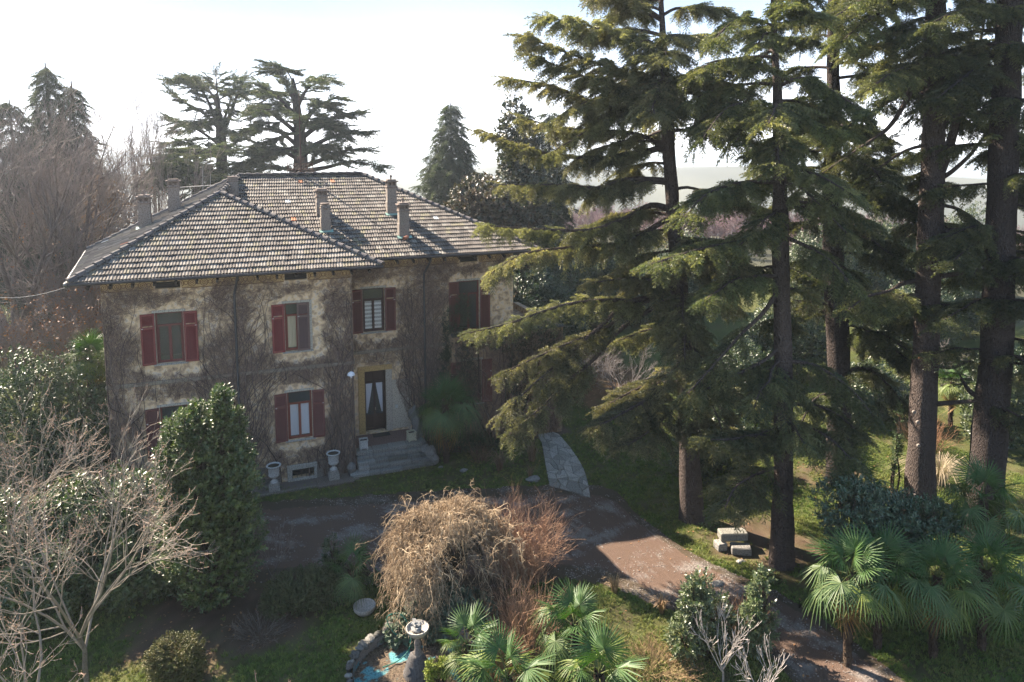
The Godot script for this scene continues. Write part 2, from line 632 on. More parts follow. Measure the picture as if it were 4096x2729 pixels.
func make_house() -> void:
	villa = thing("villa", "old two-storey villa with brown tiled hip roof and dark red shutters", "house")
	house_walls()
	house_roof()
	house_openings()
	house_steps()
	house_creeper()

func wall_face(mb: MB, x0: float, x1: float, y0: float, y1: float, z: float, thick: float, holes: Array) -> void:
	var xs := [x0, x1]
	var ys := [y0, y1]
	for h: Rect2 in holes:
		xs.append_array([h.position.x, h.end.x])
		ys.append_array([h.position.y, h.end.y])
	xs.sort()
	ys.sort()
	for i in xs.size() - 1:
		for j in ys.size() - 1:
			if xs[i + 1] - xs[i] < 0.001 or ys[j + 1] - ys[j] < 0.001: continue
			var mid := Vector2((xs[i] + xs[i + 1]) / 2, (ys[j] + ys[j + 1]) / 2)
			if holes.any(func(h: Rect2) -> bool: return h.has_point(mid)): continue
			var a := Vector3(xs[i], ys[j], z)
			var b := Vector3(xs[i + 1], ys[j + 1], z)
			mb.quad(a, Vector3(b.x, a.y, z), b, Vector3(a.x, b.y, z))
			mb.quad(Vector3(b.x, a.y, z - thick), Vector3(a.x, a.y, z - thick), Vector3(a.x, b.y, z - thick), Vector3(b.x, b.y, z - thick))
	for h: Rect2 in holes:
		var a := h.position
		var b := h.end
		var w := z - thick
		mb.quad(Vector3(a.x, a.y, w), Vector3(a.x, a.y, z), Vector3(a.x, b.y, z), Vector3(a.x, b.y, w))
		mb.quad(Vector3(b.x, a.y, z), Vector3(b.x, a.y, w), Vector3(b.x, b.y, w), Vector3(b.x, b.y, z))
		mb.quad(Vector3(a.x, a.y, w), Vector3(b.x, a.y, w), Vector3(b.x, a.y, z), Vector3(a.x, a.y, z))
		mb.quad(Vector3(a.x, b.y, z), Vector3(b.x, b.y, z), Vector3(b.x, b.y, w), Vector3(a.x, b.y, w))

var holes_wing := [Rect2(-1.61, 5.70, 1, 2.05), Rect2(3.23, 5.70, 1, 2.05), Rect2(-1.62, 1.83, 1, 2.1), Rect2(3.21, 1.83, 1, 2.1), Rect2(3.31, 0.13, 0.9, 0.42), Rect2(-1.55, 8.70, 0.9, 0.27), Rect2(3.28, 8.72, 0.9, 0.27)]
var holes_main := [Rect2(6.77, 5.70, 1, 2.05), Rect2(11.37, 5.30, 1.06, 2.5), Rect2(6.77, 0.86, 0.98, 2.99), Rect2(11.45, 8.72, 0.92, 0.28)]

func house_walls() -> void:
	var w := MB.new()
	wall_face(w, -3.42, 6.02, -0.3, 9.12, 0.0, 0.32, holes_wing)
	obj("wall", w, M.plaster, villa)
	w = MB.new()
	wall_face(w, 6.03, 14.2, -0.3, 9.12, BZ, 0.32, holes_main)
	obj("wall", w, M.plaster, villa)
	w = MB.new()
	for q: Array in [[Vector3(-3.27, 4.4, -7.8), Vector3(0.3, 9.4, 15.0)], [Vector3(14.05, 4.4, -9.0), Vector3(0.3, 9.4, 13.3)], [Vector3(5.4, 4.4, -15.5), Vector3(17.6, 9.4, 0.3)], [Vector3(5.87, 4.4, -1.25), Vector3(0.29, 9.4, 1.85)]]:
		w = MB.new()
		w.box(q[0], q[1])
		obj("wall", w, M.plaster, villa)
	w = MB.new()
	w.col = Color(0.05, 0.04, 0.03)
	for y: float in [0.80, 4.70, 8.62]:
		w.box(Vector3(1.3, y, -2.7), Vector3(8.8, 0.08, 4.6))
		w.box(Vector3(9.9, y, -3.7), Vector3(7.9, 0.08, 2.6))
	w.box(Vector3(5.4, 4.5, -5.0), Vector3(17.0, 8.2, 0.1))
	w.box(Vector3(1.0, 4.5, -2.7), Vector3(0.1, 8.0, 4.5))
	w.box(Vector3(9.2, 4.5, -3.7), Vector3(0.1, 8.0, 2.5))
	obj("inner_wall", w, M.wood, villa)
	# lower wing carrying the terrace at the right
	w = MB.new()
	w.col = Color(0.5, 0.46, 0.44)
	wall_face(w, 10.75, 16.4, -0.3, 5.42, -0.8, 0.3, [Rect2(11.1, 2.1, 1.0, 2.1)])
	w.box(Vector3(10.9, 2.56, -1.55), Vector3(0.3, 5.7, 0.86))
	w.box(Vector3(16.25, 2.56, -4.0), Vector3(0.3, 5.7, 5.8))
	w.box(Vector3(15.3, 5.0, -3.9), Vector3(1.6, 0.2, 5.6))
	obj("terrace_wall", w, M.plaster, villa)
	w = MB.new()
	w.col = Color(0.09, 0.08, 0.07)
	w.box(Vector3(13.55, 5.46, -0.82), Vector3(5.75, 0.08, 0.42), Basis(), 0.015)
	obj("coping", w, M.stone, villa)
	# string course, plinth, painted frieze under the eaves
	var b := MB.new()
	b.col = Color(0.30, 0.26, 0.2)
	b.box(Vector3(1.3, 4.95, 0.035), Vector3(9.5, 0.16, 0.07), Basis(), 0.015)
	b.box(Vector3(8.9, 4.78, BZ + 0.035), Vector3(5.7, 0.16, 0.07), Basis(), 0.015)
	obj("string_course", b, M.stone, villa)
	b = MB.new()
	b.col = Color(0.2, 0.185, 0.165)
	b.box(Vector3(-0.3, 0.35, 0.03), Vector3(6.3, 0.9, 0.06), Basis(), 0.01)
	b.box(Vector3(5.15, 0.35, 0.03), Vector3(1.7, 0.9, 0.06), Basis(), 0.01)
	obj("plinth", b, M.stone, villa)
	var fm := mat("frieze", Color(1, 1, 1), 0.95, {"vc": false})
	fm.albedo_texture = frieze_print()
	b = MB.new()
	for s: Array in [[-3.4, -1.6, 0.004], [-0.6, 3.25, 0.004], [4.2, 5.98, 0.004], [6.06, 11.4, BZ + 0.004], [12.4, 14.18, BZ + 0.004]]:
		b.quad(Vector3(s[0], 8.66, s[2]), Vector3(s[1], 8.66, s[2]), Vector3(s[1], 9.1, s[2]), Vector3(s[0], 9.1, s[2]))
		b.uvs(Vector2(s[0] / 1.76, 0), Vector2(s[1] / 1.76, 1))
	obj("frieze", b, fm, villa)
	for s: Array in [[-4.2, 7.1, 0.9, 0.0], [6.3, 15.0, -1.1, BZ]]:
		var x: float = s[0] + 0.5
		while x < s[1]:
			var r := MB.new()
			r.col = Color(0.05, 0.038, 0.03)
			r.box(Vector3(x, 9.1, (s[2] + s[3]) / 2), Vector3(0.09, 0.11, s[2] - s[3] - 0.06), Basis(Vector3.RIGHT, 0.22))
			obj("rafter", r, M.wood, villa)
			x += 0.74

func frieze_print() -> Texture2D:
	var im := Image.create(512, 128, false, Image.FORMAT_RGB8)
	for y in 128:
		for x in 512:
			var k := 0.9 + 0.25 * noise.get_noise_2d(x * 0.4, y * 0.4)
			var c := Color(0.54, 0.39, 0.20) * k
			var u := fmod(x, 128.0) - 64.0
			var d := Vector2(u, y - 66.0).length()
			var d2 := Vector2(absf(u) - 64.0, y - 66.0).length()
			var on := absf(d - 40) < 5 or absf(d - 22) < 4 or d < 9 or absf(d2 - 20) < 4 or y > 116 or (y < 14 and y > 7)
			if on: c = Color(0.20, 0.115, 0.06) * k
			im.set_pixel(x, y, Color(c.r, c.g, c.b).linear_to_srgb())
	return ImageTexture.create_from_image(im)

# a roof slope: corners a b c d (eave left, eave right, ridge right, ridge left), tiled in courses along the fall
var tile_mesh: ArrayMesh
var tile_mats := []
var single_tiles := 0

func make_tile() -> void:
	var t := MB.new()
	var w := 0.232
	var l := 0.41
	var sec := [Vector2(0, 0), Vector2(0.03, 0.028), Vector2(0.062, 0.034), Vector2(0.096, 0.006), Vector2(0.116, 0.0), Vector2(0.146, 0.028), Vector2(0.178, 0.034), Vector2(0.212, 0.006), Vector2(0.236, 0.0)]
	for i in sec.size() - 1:
		var a: Vector2 = sec[i]
		var b: Vector2 = sec[i + 1]
		t.quad(Vector3(a.x - w / 2, a.y + 0.062, 0), Vector3(b.x - w / 2, b.y + 0.062, 0), Vector3(b.x - w / 2, b.y + 0.008, -l), Vector3(a.x - w / 2, a.y + 0.008, -l))
		t.quad(Vector3(a.x - w / 2, a.y + 0.012, -0.012), Vector3(b.x - w / 2, b.y + 0.012, -0.012), Vector3(b.x - w / 2, b.y + 0.062, 0), Vector3(a.x - w / 2, a.y + 0.062, 0))
	tile_mesh = t.mesh()

func tile_colour(up: float) -> Color:
	var q := rng.randf()
	var c := pick(Color(0.095, 0.080, 0.070), Color(0.155, 0.135, 0.118), 0.15)
	if q < 0.07: c = Color(0.20, 0.18, 0.155)
	elif q < 0.13: c = Color(0.16, 0.14, 0.095)
	elif q < 0.22: c = Color(0.07, 0.06, 0.055)
	elif q > 0.997: c = Color(0.42, 0.16, 0.08)
	elif q > 0.993: c = Color(0.5, 0.5, 0.5)
	return c

func slope(root: Node3D, outline: Array, singles: int) -> void:
	var a: Vector3 = outline[0]
	var b: Vector3 = outline[1]
	var d: Vector3 = outline[outline.size() - 1]
	var m := outline.size()
	var ux := (b - a).normalized()
	var nn := (b - a).cross(d - a).normalized()
	if nn.y < 0: nn = -nn
	var uy := nn.cross(ux).normalized()   # up the fall
	if uy.y < 0: uy = -uy
	var flat := PackedVector2Array()
	for p: Vector3 in outline: flat.append(Vector2((p - a).dot(ux), (p - a).dot(uy)))
	var top := 0.0
	for p in flat: top = maxf(top, p.y)
	var deck := MB.new()
	deck.col = Color(0.06, 0.045, 0.035)
	var below := nn * -0.03
	for i in range(1, m - 1):
		var c: Vector3 = outline[i]
		var e: Vector3 = outline[i + 1]
		if (c - a).cross(e - a).dot(nn) > 0: deck.tri(a + below, c + below, e + below)
		else: deck.tri(a + below, e + below, c + below)
	obj("roof_deck", deck, M.wood, root)
	var xf := []
	var cs := []
	var course := 0.368
	var row := 0
	var y := 0.0
	while y < top:
		var x0 := 1e9
		var x1 := -1e9
		for i in m:   # where this course meets the outline
			var p := flat[i]
			var q := flat[(i + 1) % m]
			var yy := y + 0.12
			if (p.y - yy) * (q.y - yy) < 0:
				var x := lerpf(p.x, q.x, (yy - p.y) / (q.y - p.y))
				x0 = minf(x0, x)
				x1 = maxf(x1, x)
		if x1 > x0:
			var n := int(ceil((x1 - x0) / 0.2325))
			var sag := rr(-0.006, 0.006)
			for i in n:
				var x := x0 + (i + 0.5) * 0.2325
				if x > x1: continue
				var p := a + ux * (x + rr(-0.006, 0.006)) + uy * (y + rr(-0.012, 0.012) + sag) + nn * rr(0, 0.008)
				var up := (nn + ux * rr(-0.03, 0.03) + uy * rr(-0.03, 0.03)).normalized()
				var bz := -uy
				var basis := Basis(up.cross(bz).normalized(), up, bz).orthonormalized()
				var tr := Transform3D(basis, p)
				if single_tiles < singles:
					single_tiles += 1
					var o := obj("tile", tile_mesh, tile_mats[rng.randi() % tile_mats.size()], root)
					o.transform = tr
				else:
					xf.append(tr)
					cs.append(tile_colour(y / top))
		y += course
		row += 1
	scatter("tile", tile_mesh, M.tile, xf, cs, root)

func cap_row(root: Node3D, a: Vector3, b: Vector3, col: Color) -> void:   # half-round ridge tiles, overlapping downhill
	var n := int((b - a).length() / 0.4)
	var dir := (b - a).normalized()
	for i in n:
		var p := a.lerp(b, (i + 0.5) / n)
		var t := MB.new()
		var s := Vector3.UP.cross(dir).normalized()
		var u := dir.cross(s)
		t.col = pick(col, col * 1.3, 0.15)
		var l := (b - a).length() / n
		for k in 6:
			var a0 := PI * k / 6.0
			var a1 := PI * (k + 1) / 6.0
			for e: Array in [[-0.5, 0.145, 0.30, 0.115], [0.30, 0.145, 0.5, 0.14]]:
				var p0: Vector3 = dir * l * e[0]
				var p1: Vector3 = dir * l * e[2]
				var r0: float = 0.105 + (0.045 if e[0] < -0.4 else 0.0)
				var r1: float = 0.105
				if e[0] > 0: r0 = 0.105
				t.quad(p0 + (s * cos(a1) + u * sin(a1)) * r0, p1 + (s * cos(a1) + u * sin(a1)) * r1, p1 + (s * cos(a0) + u * sin(a0)) * r1, p0 + (s * cos(a0) + u * sin(a0)) * r0)
			t.quad((s * cos(a0) + u * sin(a0)) * 0.08 - dir * l * 0.5, (s * cos(a1) + u * sin(a1)) * 0.08 - dir * l * 0.5, (s * cos(a1) + u * sin(a1)) * 0.15 - dir * l * 0.5, (s * cos(a0) + u * sin(a0)) * 0.15 - dir * l * 0.5)
		var o := obj("ridge_tile", t, M.tile, root)
		o.position = p + Vector3.UP * rr(0.0, 0.012)

func house_roof() -> void:
	make_tile()
	for c: Color in [Color(0.095, 0.08, 0.07), Color(0.125, 0.107, 0.093), Color(0.155, 0.135, 0.118), Color(0.11, 0.094, 0.083), Color(0.15, 0.13, 0.095), Color(0.19, 0.17, 0.15)]:
		tile_mats.append(mat("tile_%d" % tile_mats.size(), c, 0.85, {"tex": M.tile.albedo_texture, "scale": 1.5, "spec": 0.3}))
	var fl := Vector3(-4.3, EAVE, 0.9)
	var fr := Vector3(7.2, EAVE, 0.9)
	var apex := Vector3(0.85, 12.11, -4.85)
	var rl := Vector3(1.65, 12.72, -9.06)
	var r_r := Vector3(7.98, 12.75, -9.06)
	var bl := Vector3(-5.29, EAVE, -8.72)
	var me := Vector3(15.2, EAVE, -1.1)
	var br := Vector3(15.2, EAVE, -17.0)
	var b2 := Vector3(-4.6, EAVE, -17.0)
	var root := Node3D.new()
	root.name = "roof"
	villa.add_child(root)
	var valley := Vector3(0.82, 11.87, -7.1)
	var nook := Vector3(7.1, EAVE, -1.1)
	slope(root, [fl, fr, apex], 300)                     # front of the wing
	slope(root, [bl, fl, apex, rl], 300)                 # its left side
	slope(root, [nook, me, r_r, rl, valley], 300)        # the main slope down to the valley
	slope(root, [fr, nook, valley, apex], 300)
	slope(root, [me, br, r_r], 300)
	slope(root, [br, b2, rl, r_r], 300)
	slope(root, [b2, bl, rl], 300)
	var grey_tile := Color(0.09, 0.08, 0.078)
	for s: Array in [[fl, apex], [fr, apex], [apex, rl], [rl, r_r], [me, r_r], [bl, rl]]:
		var lift := Vector3(0, 0.05, 0)
		cap_row(root, s[0] + lift, s[1] + lift, grey_tile)
	var gut := MB.new()
	gut.col = Color(0.055, 0.05, 0.048)
	var off := Vector3(0, -0.03, 0)
	gut.tube([fl + off + Vector3(0, 0, 0.06), fr + off + Vector3(0, 0, 0.06)], [0.065, 0.065], 8)
	gut.tube([Vector3(6.9, EAVE, -1.04) + off, me + off + Vector3(0, 0, 0.06)], [0.065, 0.065], 8)
	obj("gutter", gut, M.iron, villa)
	gut = MB.new()
	gut.col = Color(0.30, 0.29, 0.27)
	gut.tube([bl + off + Vector3(-0.06, 0, 0), fl + off + Vector3(-0.06, 0, 0.1)], [0.075, 0.075], 8)
	obj("gutter", gut, M.iron, villa)
	for s: Array in [[1.32, 0.0, 0.9], [9.65, BZ, -1.1]]:
		var dp := MB.new()
		dp.col = Color(0.07, 0.066, 0.066)
		var z: float = s[1] + 0.1
		dp.tube([Vector3(s[0] + 0.15, 9.15, s[2]), Vector3(s[0] + 0.12, 8.95, s[2] - 0.1), Vector3(s[0], 8.3, z), Vector3(s[0], 0.1, z)], [0.05, 0.05, 0.05, 0.05], 8)
		obj("downpipe", dp, M.iron, villa)
	var sof := MB.new()
	sof.col = Color(0.10, 0.075, 0.055)
	sof.box(Vector3(1.45, 9.17, 0.42), Vector3(11.4, 0.03, 0.9))
	sof.box(Vector3(10.6, 9.17, -1.55), Vector3(9.1, 0.03, 0.9))
	sof.quad(Vector3(-3.4, 9.17, 0.85), Vector3(-4.25, 9.17, 0.85), Vector3(-5.2, 9.17, -8.7), Vector3(-3.4, 9.17, -8.7))
	sof.box(Vector3(14.65, 9.17, -9.0), Vector3(0.9, 0.03, 15.6))
	obj("soffit", sof, M.wood, villa)
	chimney(Vector3(8.79, 10.94, -4.98), 0.46, 1.45, 0)
	chimney(Vector3(8.92, 10.02, -2.86), 0.46, 1.35, 1)
	chimney(Vector3(5.4, 10.99, -5.08), 0.5, 1.0, 2)
	chimney(Vector3(5.4, 10.36, -3.65), 0.42, 1.22, 3)
	chimney(Vector3(1.4, 11.73, -6.79), 0.46, 1.05, 4)
	chimney(Vector3(-2.45, 10.54, -6.31), 0.5, 1.25, 1)
	chimney(Vector3(-1.25, 11.18, -7.02), 0.48, 1.3, 2)
	# wrought-iron cresting with a long lightning rod on the ridge
	var ir := MB.new()
	ir.col = Color(0.075, 0.04, 0.035)
	var y0 := 12.75
	for x: float in [4.12, 4.45, 4.79, 5.1, 5.42]: ir.tube([Vector3(x, y0, -9.06), Vector3(x, y0 + 0.66, -9.06)], [0.024, 0.02], 5)
	for y: float in [0.28, 0.62]: ir.tube([Vector3(4.1, y0 + y, -9.06), Vector3(5.44, y0 + y, -9.06)], [0.02, 0.02], 5)
	for x: float in [4.29, 4.62, 4.95, 5.27]:
		ir.tube(ring(Vector3(x, y0 + 0.45, -9.06), 0.14), taper(17, 0.02, 0.02), 4, false)
		for a: float in [0.785, 2.356]: ir.tube([Vector3(x - cos(a) * 0.14, y0 + 0.45 - sin(a) * 0.14, -9.06), Vector3(x + cos(a) * 0.14, y0 + 0.45 + sin(a) * 0.14, -9.06)], [0.009, 0.009], 4)
	for x: float in [4.12, 4.79, 5.42]:
		for s: float in [-1.0, 1.0]:
			var pts := []
			for k in 9: pts.append(Vector3(x + s * (0.04 + 0.16 * k / 8.0 + 0.03 * sin(k * 0.8)), y0 + 0.22 - 0.2 * pow(k / 8.0, 1.4) + (0.06 * maxf(0, k - 6)), -9.06))
			ir.tube(smooth_path(pts, 2), taper(17, 0.014, 0.012), 4)
	obj("ridge_cresting", ir, M.iron, root)
	var rod := MB.new()
	rod.col = Color(0.075, 0.04, 0.035)
	rod.tube([Vector3(4.79, y0, -9.06), Vector3(4.8, y0 + 1.1, -9.06), Vector3(4.8, y0 + 1.6, -9.06), Vector3(4.82, y0 + 4.6, -9.06)], [0.045, 0.045, 0.034, 0.018], 6)
	for k in 4:
		var pts := []
		for j in 9: pts.append(Vector3(4.79, y0 + 0.66 + 0.42 * j / 8.0, -9.06) + Vector3(cos(k * PI / 2 + 0.4), 0, sin(k * PI / 2 + 0.4)) * 0.16 * sin(PI * j / 8.0))
		rod.tube(pts, taper(9, 0.012, 0.012), 4)
	rod.tube([Vector3(4.6, y0 + 0.9, -9.06), Vector3(4.98, y0 + 0.9, -9.06)], [0.012, 0.012], 4)
	rod.tube([Vector3(4.8, y0 + 1.1, -9.06), Vector3(4.8, y0 + 1.5, -9.06)], [0.055, 0.045], 8)
	obj("lightning_rod", rod, M.iron, root)
	# television aerial beside the left hip
	var an := MB.new()
	an.col = Color(0.25, 0.25, 0.25)
	var b0 := Vector3(-1.55, 11.97, -14.15)
	var b1 := Vector3(0.93, 12.19, -12.14)
	an.tube([b0, b1], [0.022, 0.022], 5)
	for k in 7:
		var p := b0.lerp(b1, 0.08 + k * 0.13)
		an.tube([p + Vector3(0.05, 0.0, -0.35), p + Vector3(-0.05, 0.0, 0.35)], [0.009, 0.009], 4)
	an.tube([Vector3(-0.24, 11.78, -13.08), Vector3(-0.18, 13.19, -13.23)], [0.016, 0.012], 5)
	an.tube([Vector3(0.15, 11.83, -12.94), Vector3(0.21, 12.75, -13.03)], [0.016, 0.012], 5)
	an.tube([b1, Vector3(1.45, 11.55, -11.33)], [0.016, 0.016], 5)
	an.tube([b0, Vector3(-1.84, 11.81, -14.56)], [0.016, 0.016], 5)
	obj("aerial", an, M.iron, root)
	for q: Vector3 in [Vector3(5.63, 9.74, -1.42), Vector3(8.77, 9.99, -2.08)]:
		var t := MB.new()
		t.col = Color(0.42, 0.17, 0.10)
		t.tube([q, q + Vector3(0.22, 0.06, -0.18)], [0.085, 0.075], 8)
		obj("loose_tile", t, M.tile, root)

func ring(c: Vector3, r: float) -> Array:
	var out := []
	for k in 17: out.append(c + Vector3(cos(TAU * k / 16), sin(TAU * k / 16), 0) * r)
	return out

func chimney(at: Vector3, w: float, h: float, form: int) -> void:
	var c := Node3D.new()
	c.name = "chimney" if not villa.has_node("chimney") else "chimney_%03d" % villa.get_children().filter(func(n: Node) -> bool: return n.name.begins_with("chimney")).size()
	villa.add_child(c)
	c.position = at
	var s := MB.new()
	s.col = Color(0.24, 0.205, 0.18)
	s.box(Vector3(0, 0.1, 0), Vector3(w * 1.08, 1.0, w * 1.08), Basis(), 0.012)
	s.box(Vector3(0, h * 0.5 + 0.2, 0), Vector3(w, h - 0.5, w), Basis(), 0.012)
	obj("shaft", s, M.stone, c)
	s = MB.new()
	s.col = Color(0.21, 0.165, 0.145)
	var y := h - 0.12
	if form == 4:
		for k in 3: s.box(Vector3(0, y - 0.05 + k * 0.09, 0), Vector3(w * (1.12 - 0.05 * k), 0.06, w * (1.12 - 0.05 * k)), Basis(), 0.01)
	elif form == 3:
		for k in 3: s.lathe([Vector2(0.02, y - 0.1 + k * 0.1), Vector2(0.25 - 0.02 * k, y - 0.1 + k * 0.1), Vector2(0.25 - 0.02 * k, y - 0.03 + k * 0.1), Vector2(0.02, y - 0.02 + k * 0.1)], 14)
	else:
		s.box(Vector3(0, y - 0.02, 0), Vector3(w * 1.14, 0.06, w * 1.14), Basis(), 0.01)
		for dx: float in [-1, 0, 1]:
			for dz: float in [-1, 0, 1]:
				if dx == 0 and dz == 0: continue
				s.box(Vector3(dx * w * 0.42, y + 0.12, dz * w * 0.42), Vector3(0.085, 0.24, 0.085))
		s.box(Vector3(0, y + 0.12, 0), Vector3(w * 0.55, 0.22, w * 0.55))
		s.box(Vector3(0, y + 0.27, 0), Vector3(w * 1.35, 0.06, w * 1.35), Basis(), 0.01)
		s.box(Vector3(0, y + 0.33, 0), Vector3(w * 0.95, 0.07, w * 0.95), Basis(), 0.01)
		if form < 2: s.lathe([Vector2(0.04, y + 0.36), Vector2(0.035, y + 0.44), Vector2(0.07, y + 0.5), Vector2(0.06, y + 0.57), Vector2(0.0, y + 0.6)], 10)
	obj("cap", s, M.stone, c)
	if form < 2 or form == 3:
		s = MB.new()
		s.col = Color(0.20, 0.33, 0.28)
		s.box(Vector3(0, -0.02, w * 0.62), Vector3(w * 1.5, 0.012, 0.26), Basis(Vector3.RIGHT, 0.41))
		obj("flashing", s, M.paint, c)

func shutter(x: float, y: float, z: float, w: float, h: float, turn: float, hinge: float, col: Color) -> Node3D:
	var n := Node3D.new()
	var k: int = names.get("villa/shutter", 0)
	names["villa/shutter"] = k + 1
	n.name = "shutter" if k == 0 else "shutter_%03d" % k
	villa.add_child(n)
	n.position = Vector3(x, y, z)
	n.rotation.y = turn
	var o := hinge * w / 2   # the leaf hangs from its hinge at the node's origin
	var f := MB.new()
	f.col = col
	for s: float in [-1.0, 1.0]: f.box(Vector3(o + s * (w / 2 - 0.035), h / 2, 0), Vector3(0.07, h, 0.04), Basis(), 0.004)
	for q: float in [0.045, h * 0.72, h - 0.045]: f.box(Vector3(o, q, 0), Vector3(w - 0.14, 0.09, 0.038), Basis(), 0.004)
	obj("frame", f, M.paint, n)
	var sl := MB.new()
	sl.col = col * 0.85
	var yy := 0.1
	while yy < h - 0.1:
		if absf(yy - h * 0.72) > 0.06: sl.box(Vector3(o, yy + 0.02, 0), Vector3(w - 0.14, 0.05, 0.008), Basis(Vector3.RIGHT, -0.75))
		yy += 0.046
	obj("slats", sl, M.paint, n, "stuff")
	var lt := MB.new()
	lt.col = Color(0.6, 0.58, 0.55)
	lt.box(Vector3(o - hinge * -(w / 2 - 0.06), h * 0.72, 0.03), Vector3(0.06, 0.025, 0.02))
	obj("catch", lt, M.paint, n)
	return n

func window(r: Rect2, z: float, inset: float, curtain: String, col: Color, sill := true) -> void:
	var n := Node3D.new()
	var k: int = names.get("villa/window", 0)
	names["villa/window"] = k + 1
	n.name = "window" if k == 0 else "window_%03d" % k
	villa.add_child(n)
	n.position = Vector3(r.position.x, r.position.y, z - inset)
	var w := r.size.x
	var h := r.size.y
	var f := MB.new()
	f.col = col
	var tr := h * 0.735
	for x: float in [0.03, w - 0.03]: f.box(Vector3(x, h / 2, 0), Vector3(0.06, h, 0.07), Basis(), 0.004)
	for y: float in [0.05, tr, h - 0.03]: f.box(Vector3(w / 2, y, 0), Vector3(w - 0.12, 0.075 if y != 0.05 else 0.1, 0.066), Basis(), 0.004)
	f.box(Vector3(w / 2, tr / 2 + 0.03, 0.012), Vector3(0.1, tr - 0.13, 0.07), Basis(), 0.004)
	for x: float in [0.09, w - 0.09]: f.box(Vector3(x, tr / 2 + 0.03, 0.008), Vector3(0.05, tr - 0.15, 0.05))
	obj("frame", f, M.wood, n)
	for q: Array in [[0.115, w / 2 - 0.05, 0.1, tr - 0.04], [w / 2 + 0.05, w - 0.115, 0.1, tr - 0.04], [0.06, w - 0.06, tr + 0.04, h - 0.05]]:
		var g := MB.new()
		g.quad(Vector3(q[0], q[2], 0), Vector3(q[1], q[2], 0), Vector3(q[1], q[3], 0), Vector3(q[0], q[3], 0))
		obj("pane", g, M.glass, n)
	if curtain:
		for s in 2:
			var c := MB.new()
			c.col = Color(0.62, 0.62, 0.64) if curtain != "cream" else Color(0.55, 0.47, 0.33)
			var x0 := 0.1 if s == 0 else w / 2 + 0.03
			var x1 := w / 2 - 0.03 if s == 0 else w - 0.1
			var m := 22
			for i in m:
				var u0 := float(i) / m
				var u1 := float(i + 1) / m
				var zz := func(u: float) -> float: return -0.05 + 0.016 * sin(u * 40.0 + s) + 0.006 * sin(u * 93.0)
				if curtain == "lace":   # rows of openwork bands
					for b in 14:
						if b % 2 == 1 and i % 2 == 0: continue
						c.quad(Vector3(lerpf(x0, x1, u0), 0.12 + b * (tr - 0.2) / 14, -0.05), Vector3(lerpf(x0, x1, u1), 0.12 + b * (tr - 0.2) / 14, -0.05), Vector3(lerpf(x0, x1, u1), 0.12 + (b + 0.96) * (tr - 0.2) / 14, -0.05), Vector3(lerpf(x0, x1, u0), 0.12 + (b + 0.96) * (tr - 0.2) / 14, -0.05))
				else:
					c.quad(Vector3(lerpf(x0, x1, u0), 0.12, zz.call(u0)), Vector3(lerpf(x0, x1, u1), 0.12, zz.call(u1)), Vector3(lerpf(x0, x1, u1), tr - 0.06, zz.call(u1)), Vector3(lerpf(x0, x1, u0), tr - 0.06, zz.call(u0)))
			obj("curtain", c, M.cloth, n)
	if sill:
		var s := MB.new()
		s.col = Color(0.36, 0.34, 0.30)
		s.box(Vector3(w / 2, -0.035, inset * 0.5 + 0.03), Vector3(w + 0.24, 0.06, inset + 0.14), Basis(), 0.012)
		obj("sill", s, M.stone, n)

func surround(r: Rect2, z: float, wd: float, col: Color, low := true) -> void:   # pale rendered band round an opening
	var b := MB.new()
	b.col = col
	var t := 0.024
	b.box(Vector3(r.position.x - wd / 2, r.get_center().y, z + t / 2), Vector3(wd, r.size.y, t), Basis(), 0.005)
	b.box(Vector3(r.end.x + wd / 2, r.get_center().y, z + t / 2), Vector3(wd, r.size.y, t), Basis(), 0.005)
	b.box(Vector3(r.get_center().x, r.end.y + wd / 2, z + t / 2), Vector3(r.size.x + 2 * wd, wd, t), Basis(), 0.005)
	obj("surround", b, M.stone, villa)

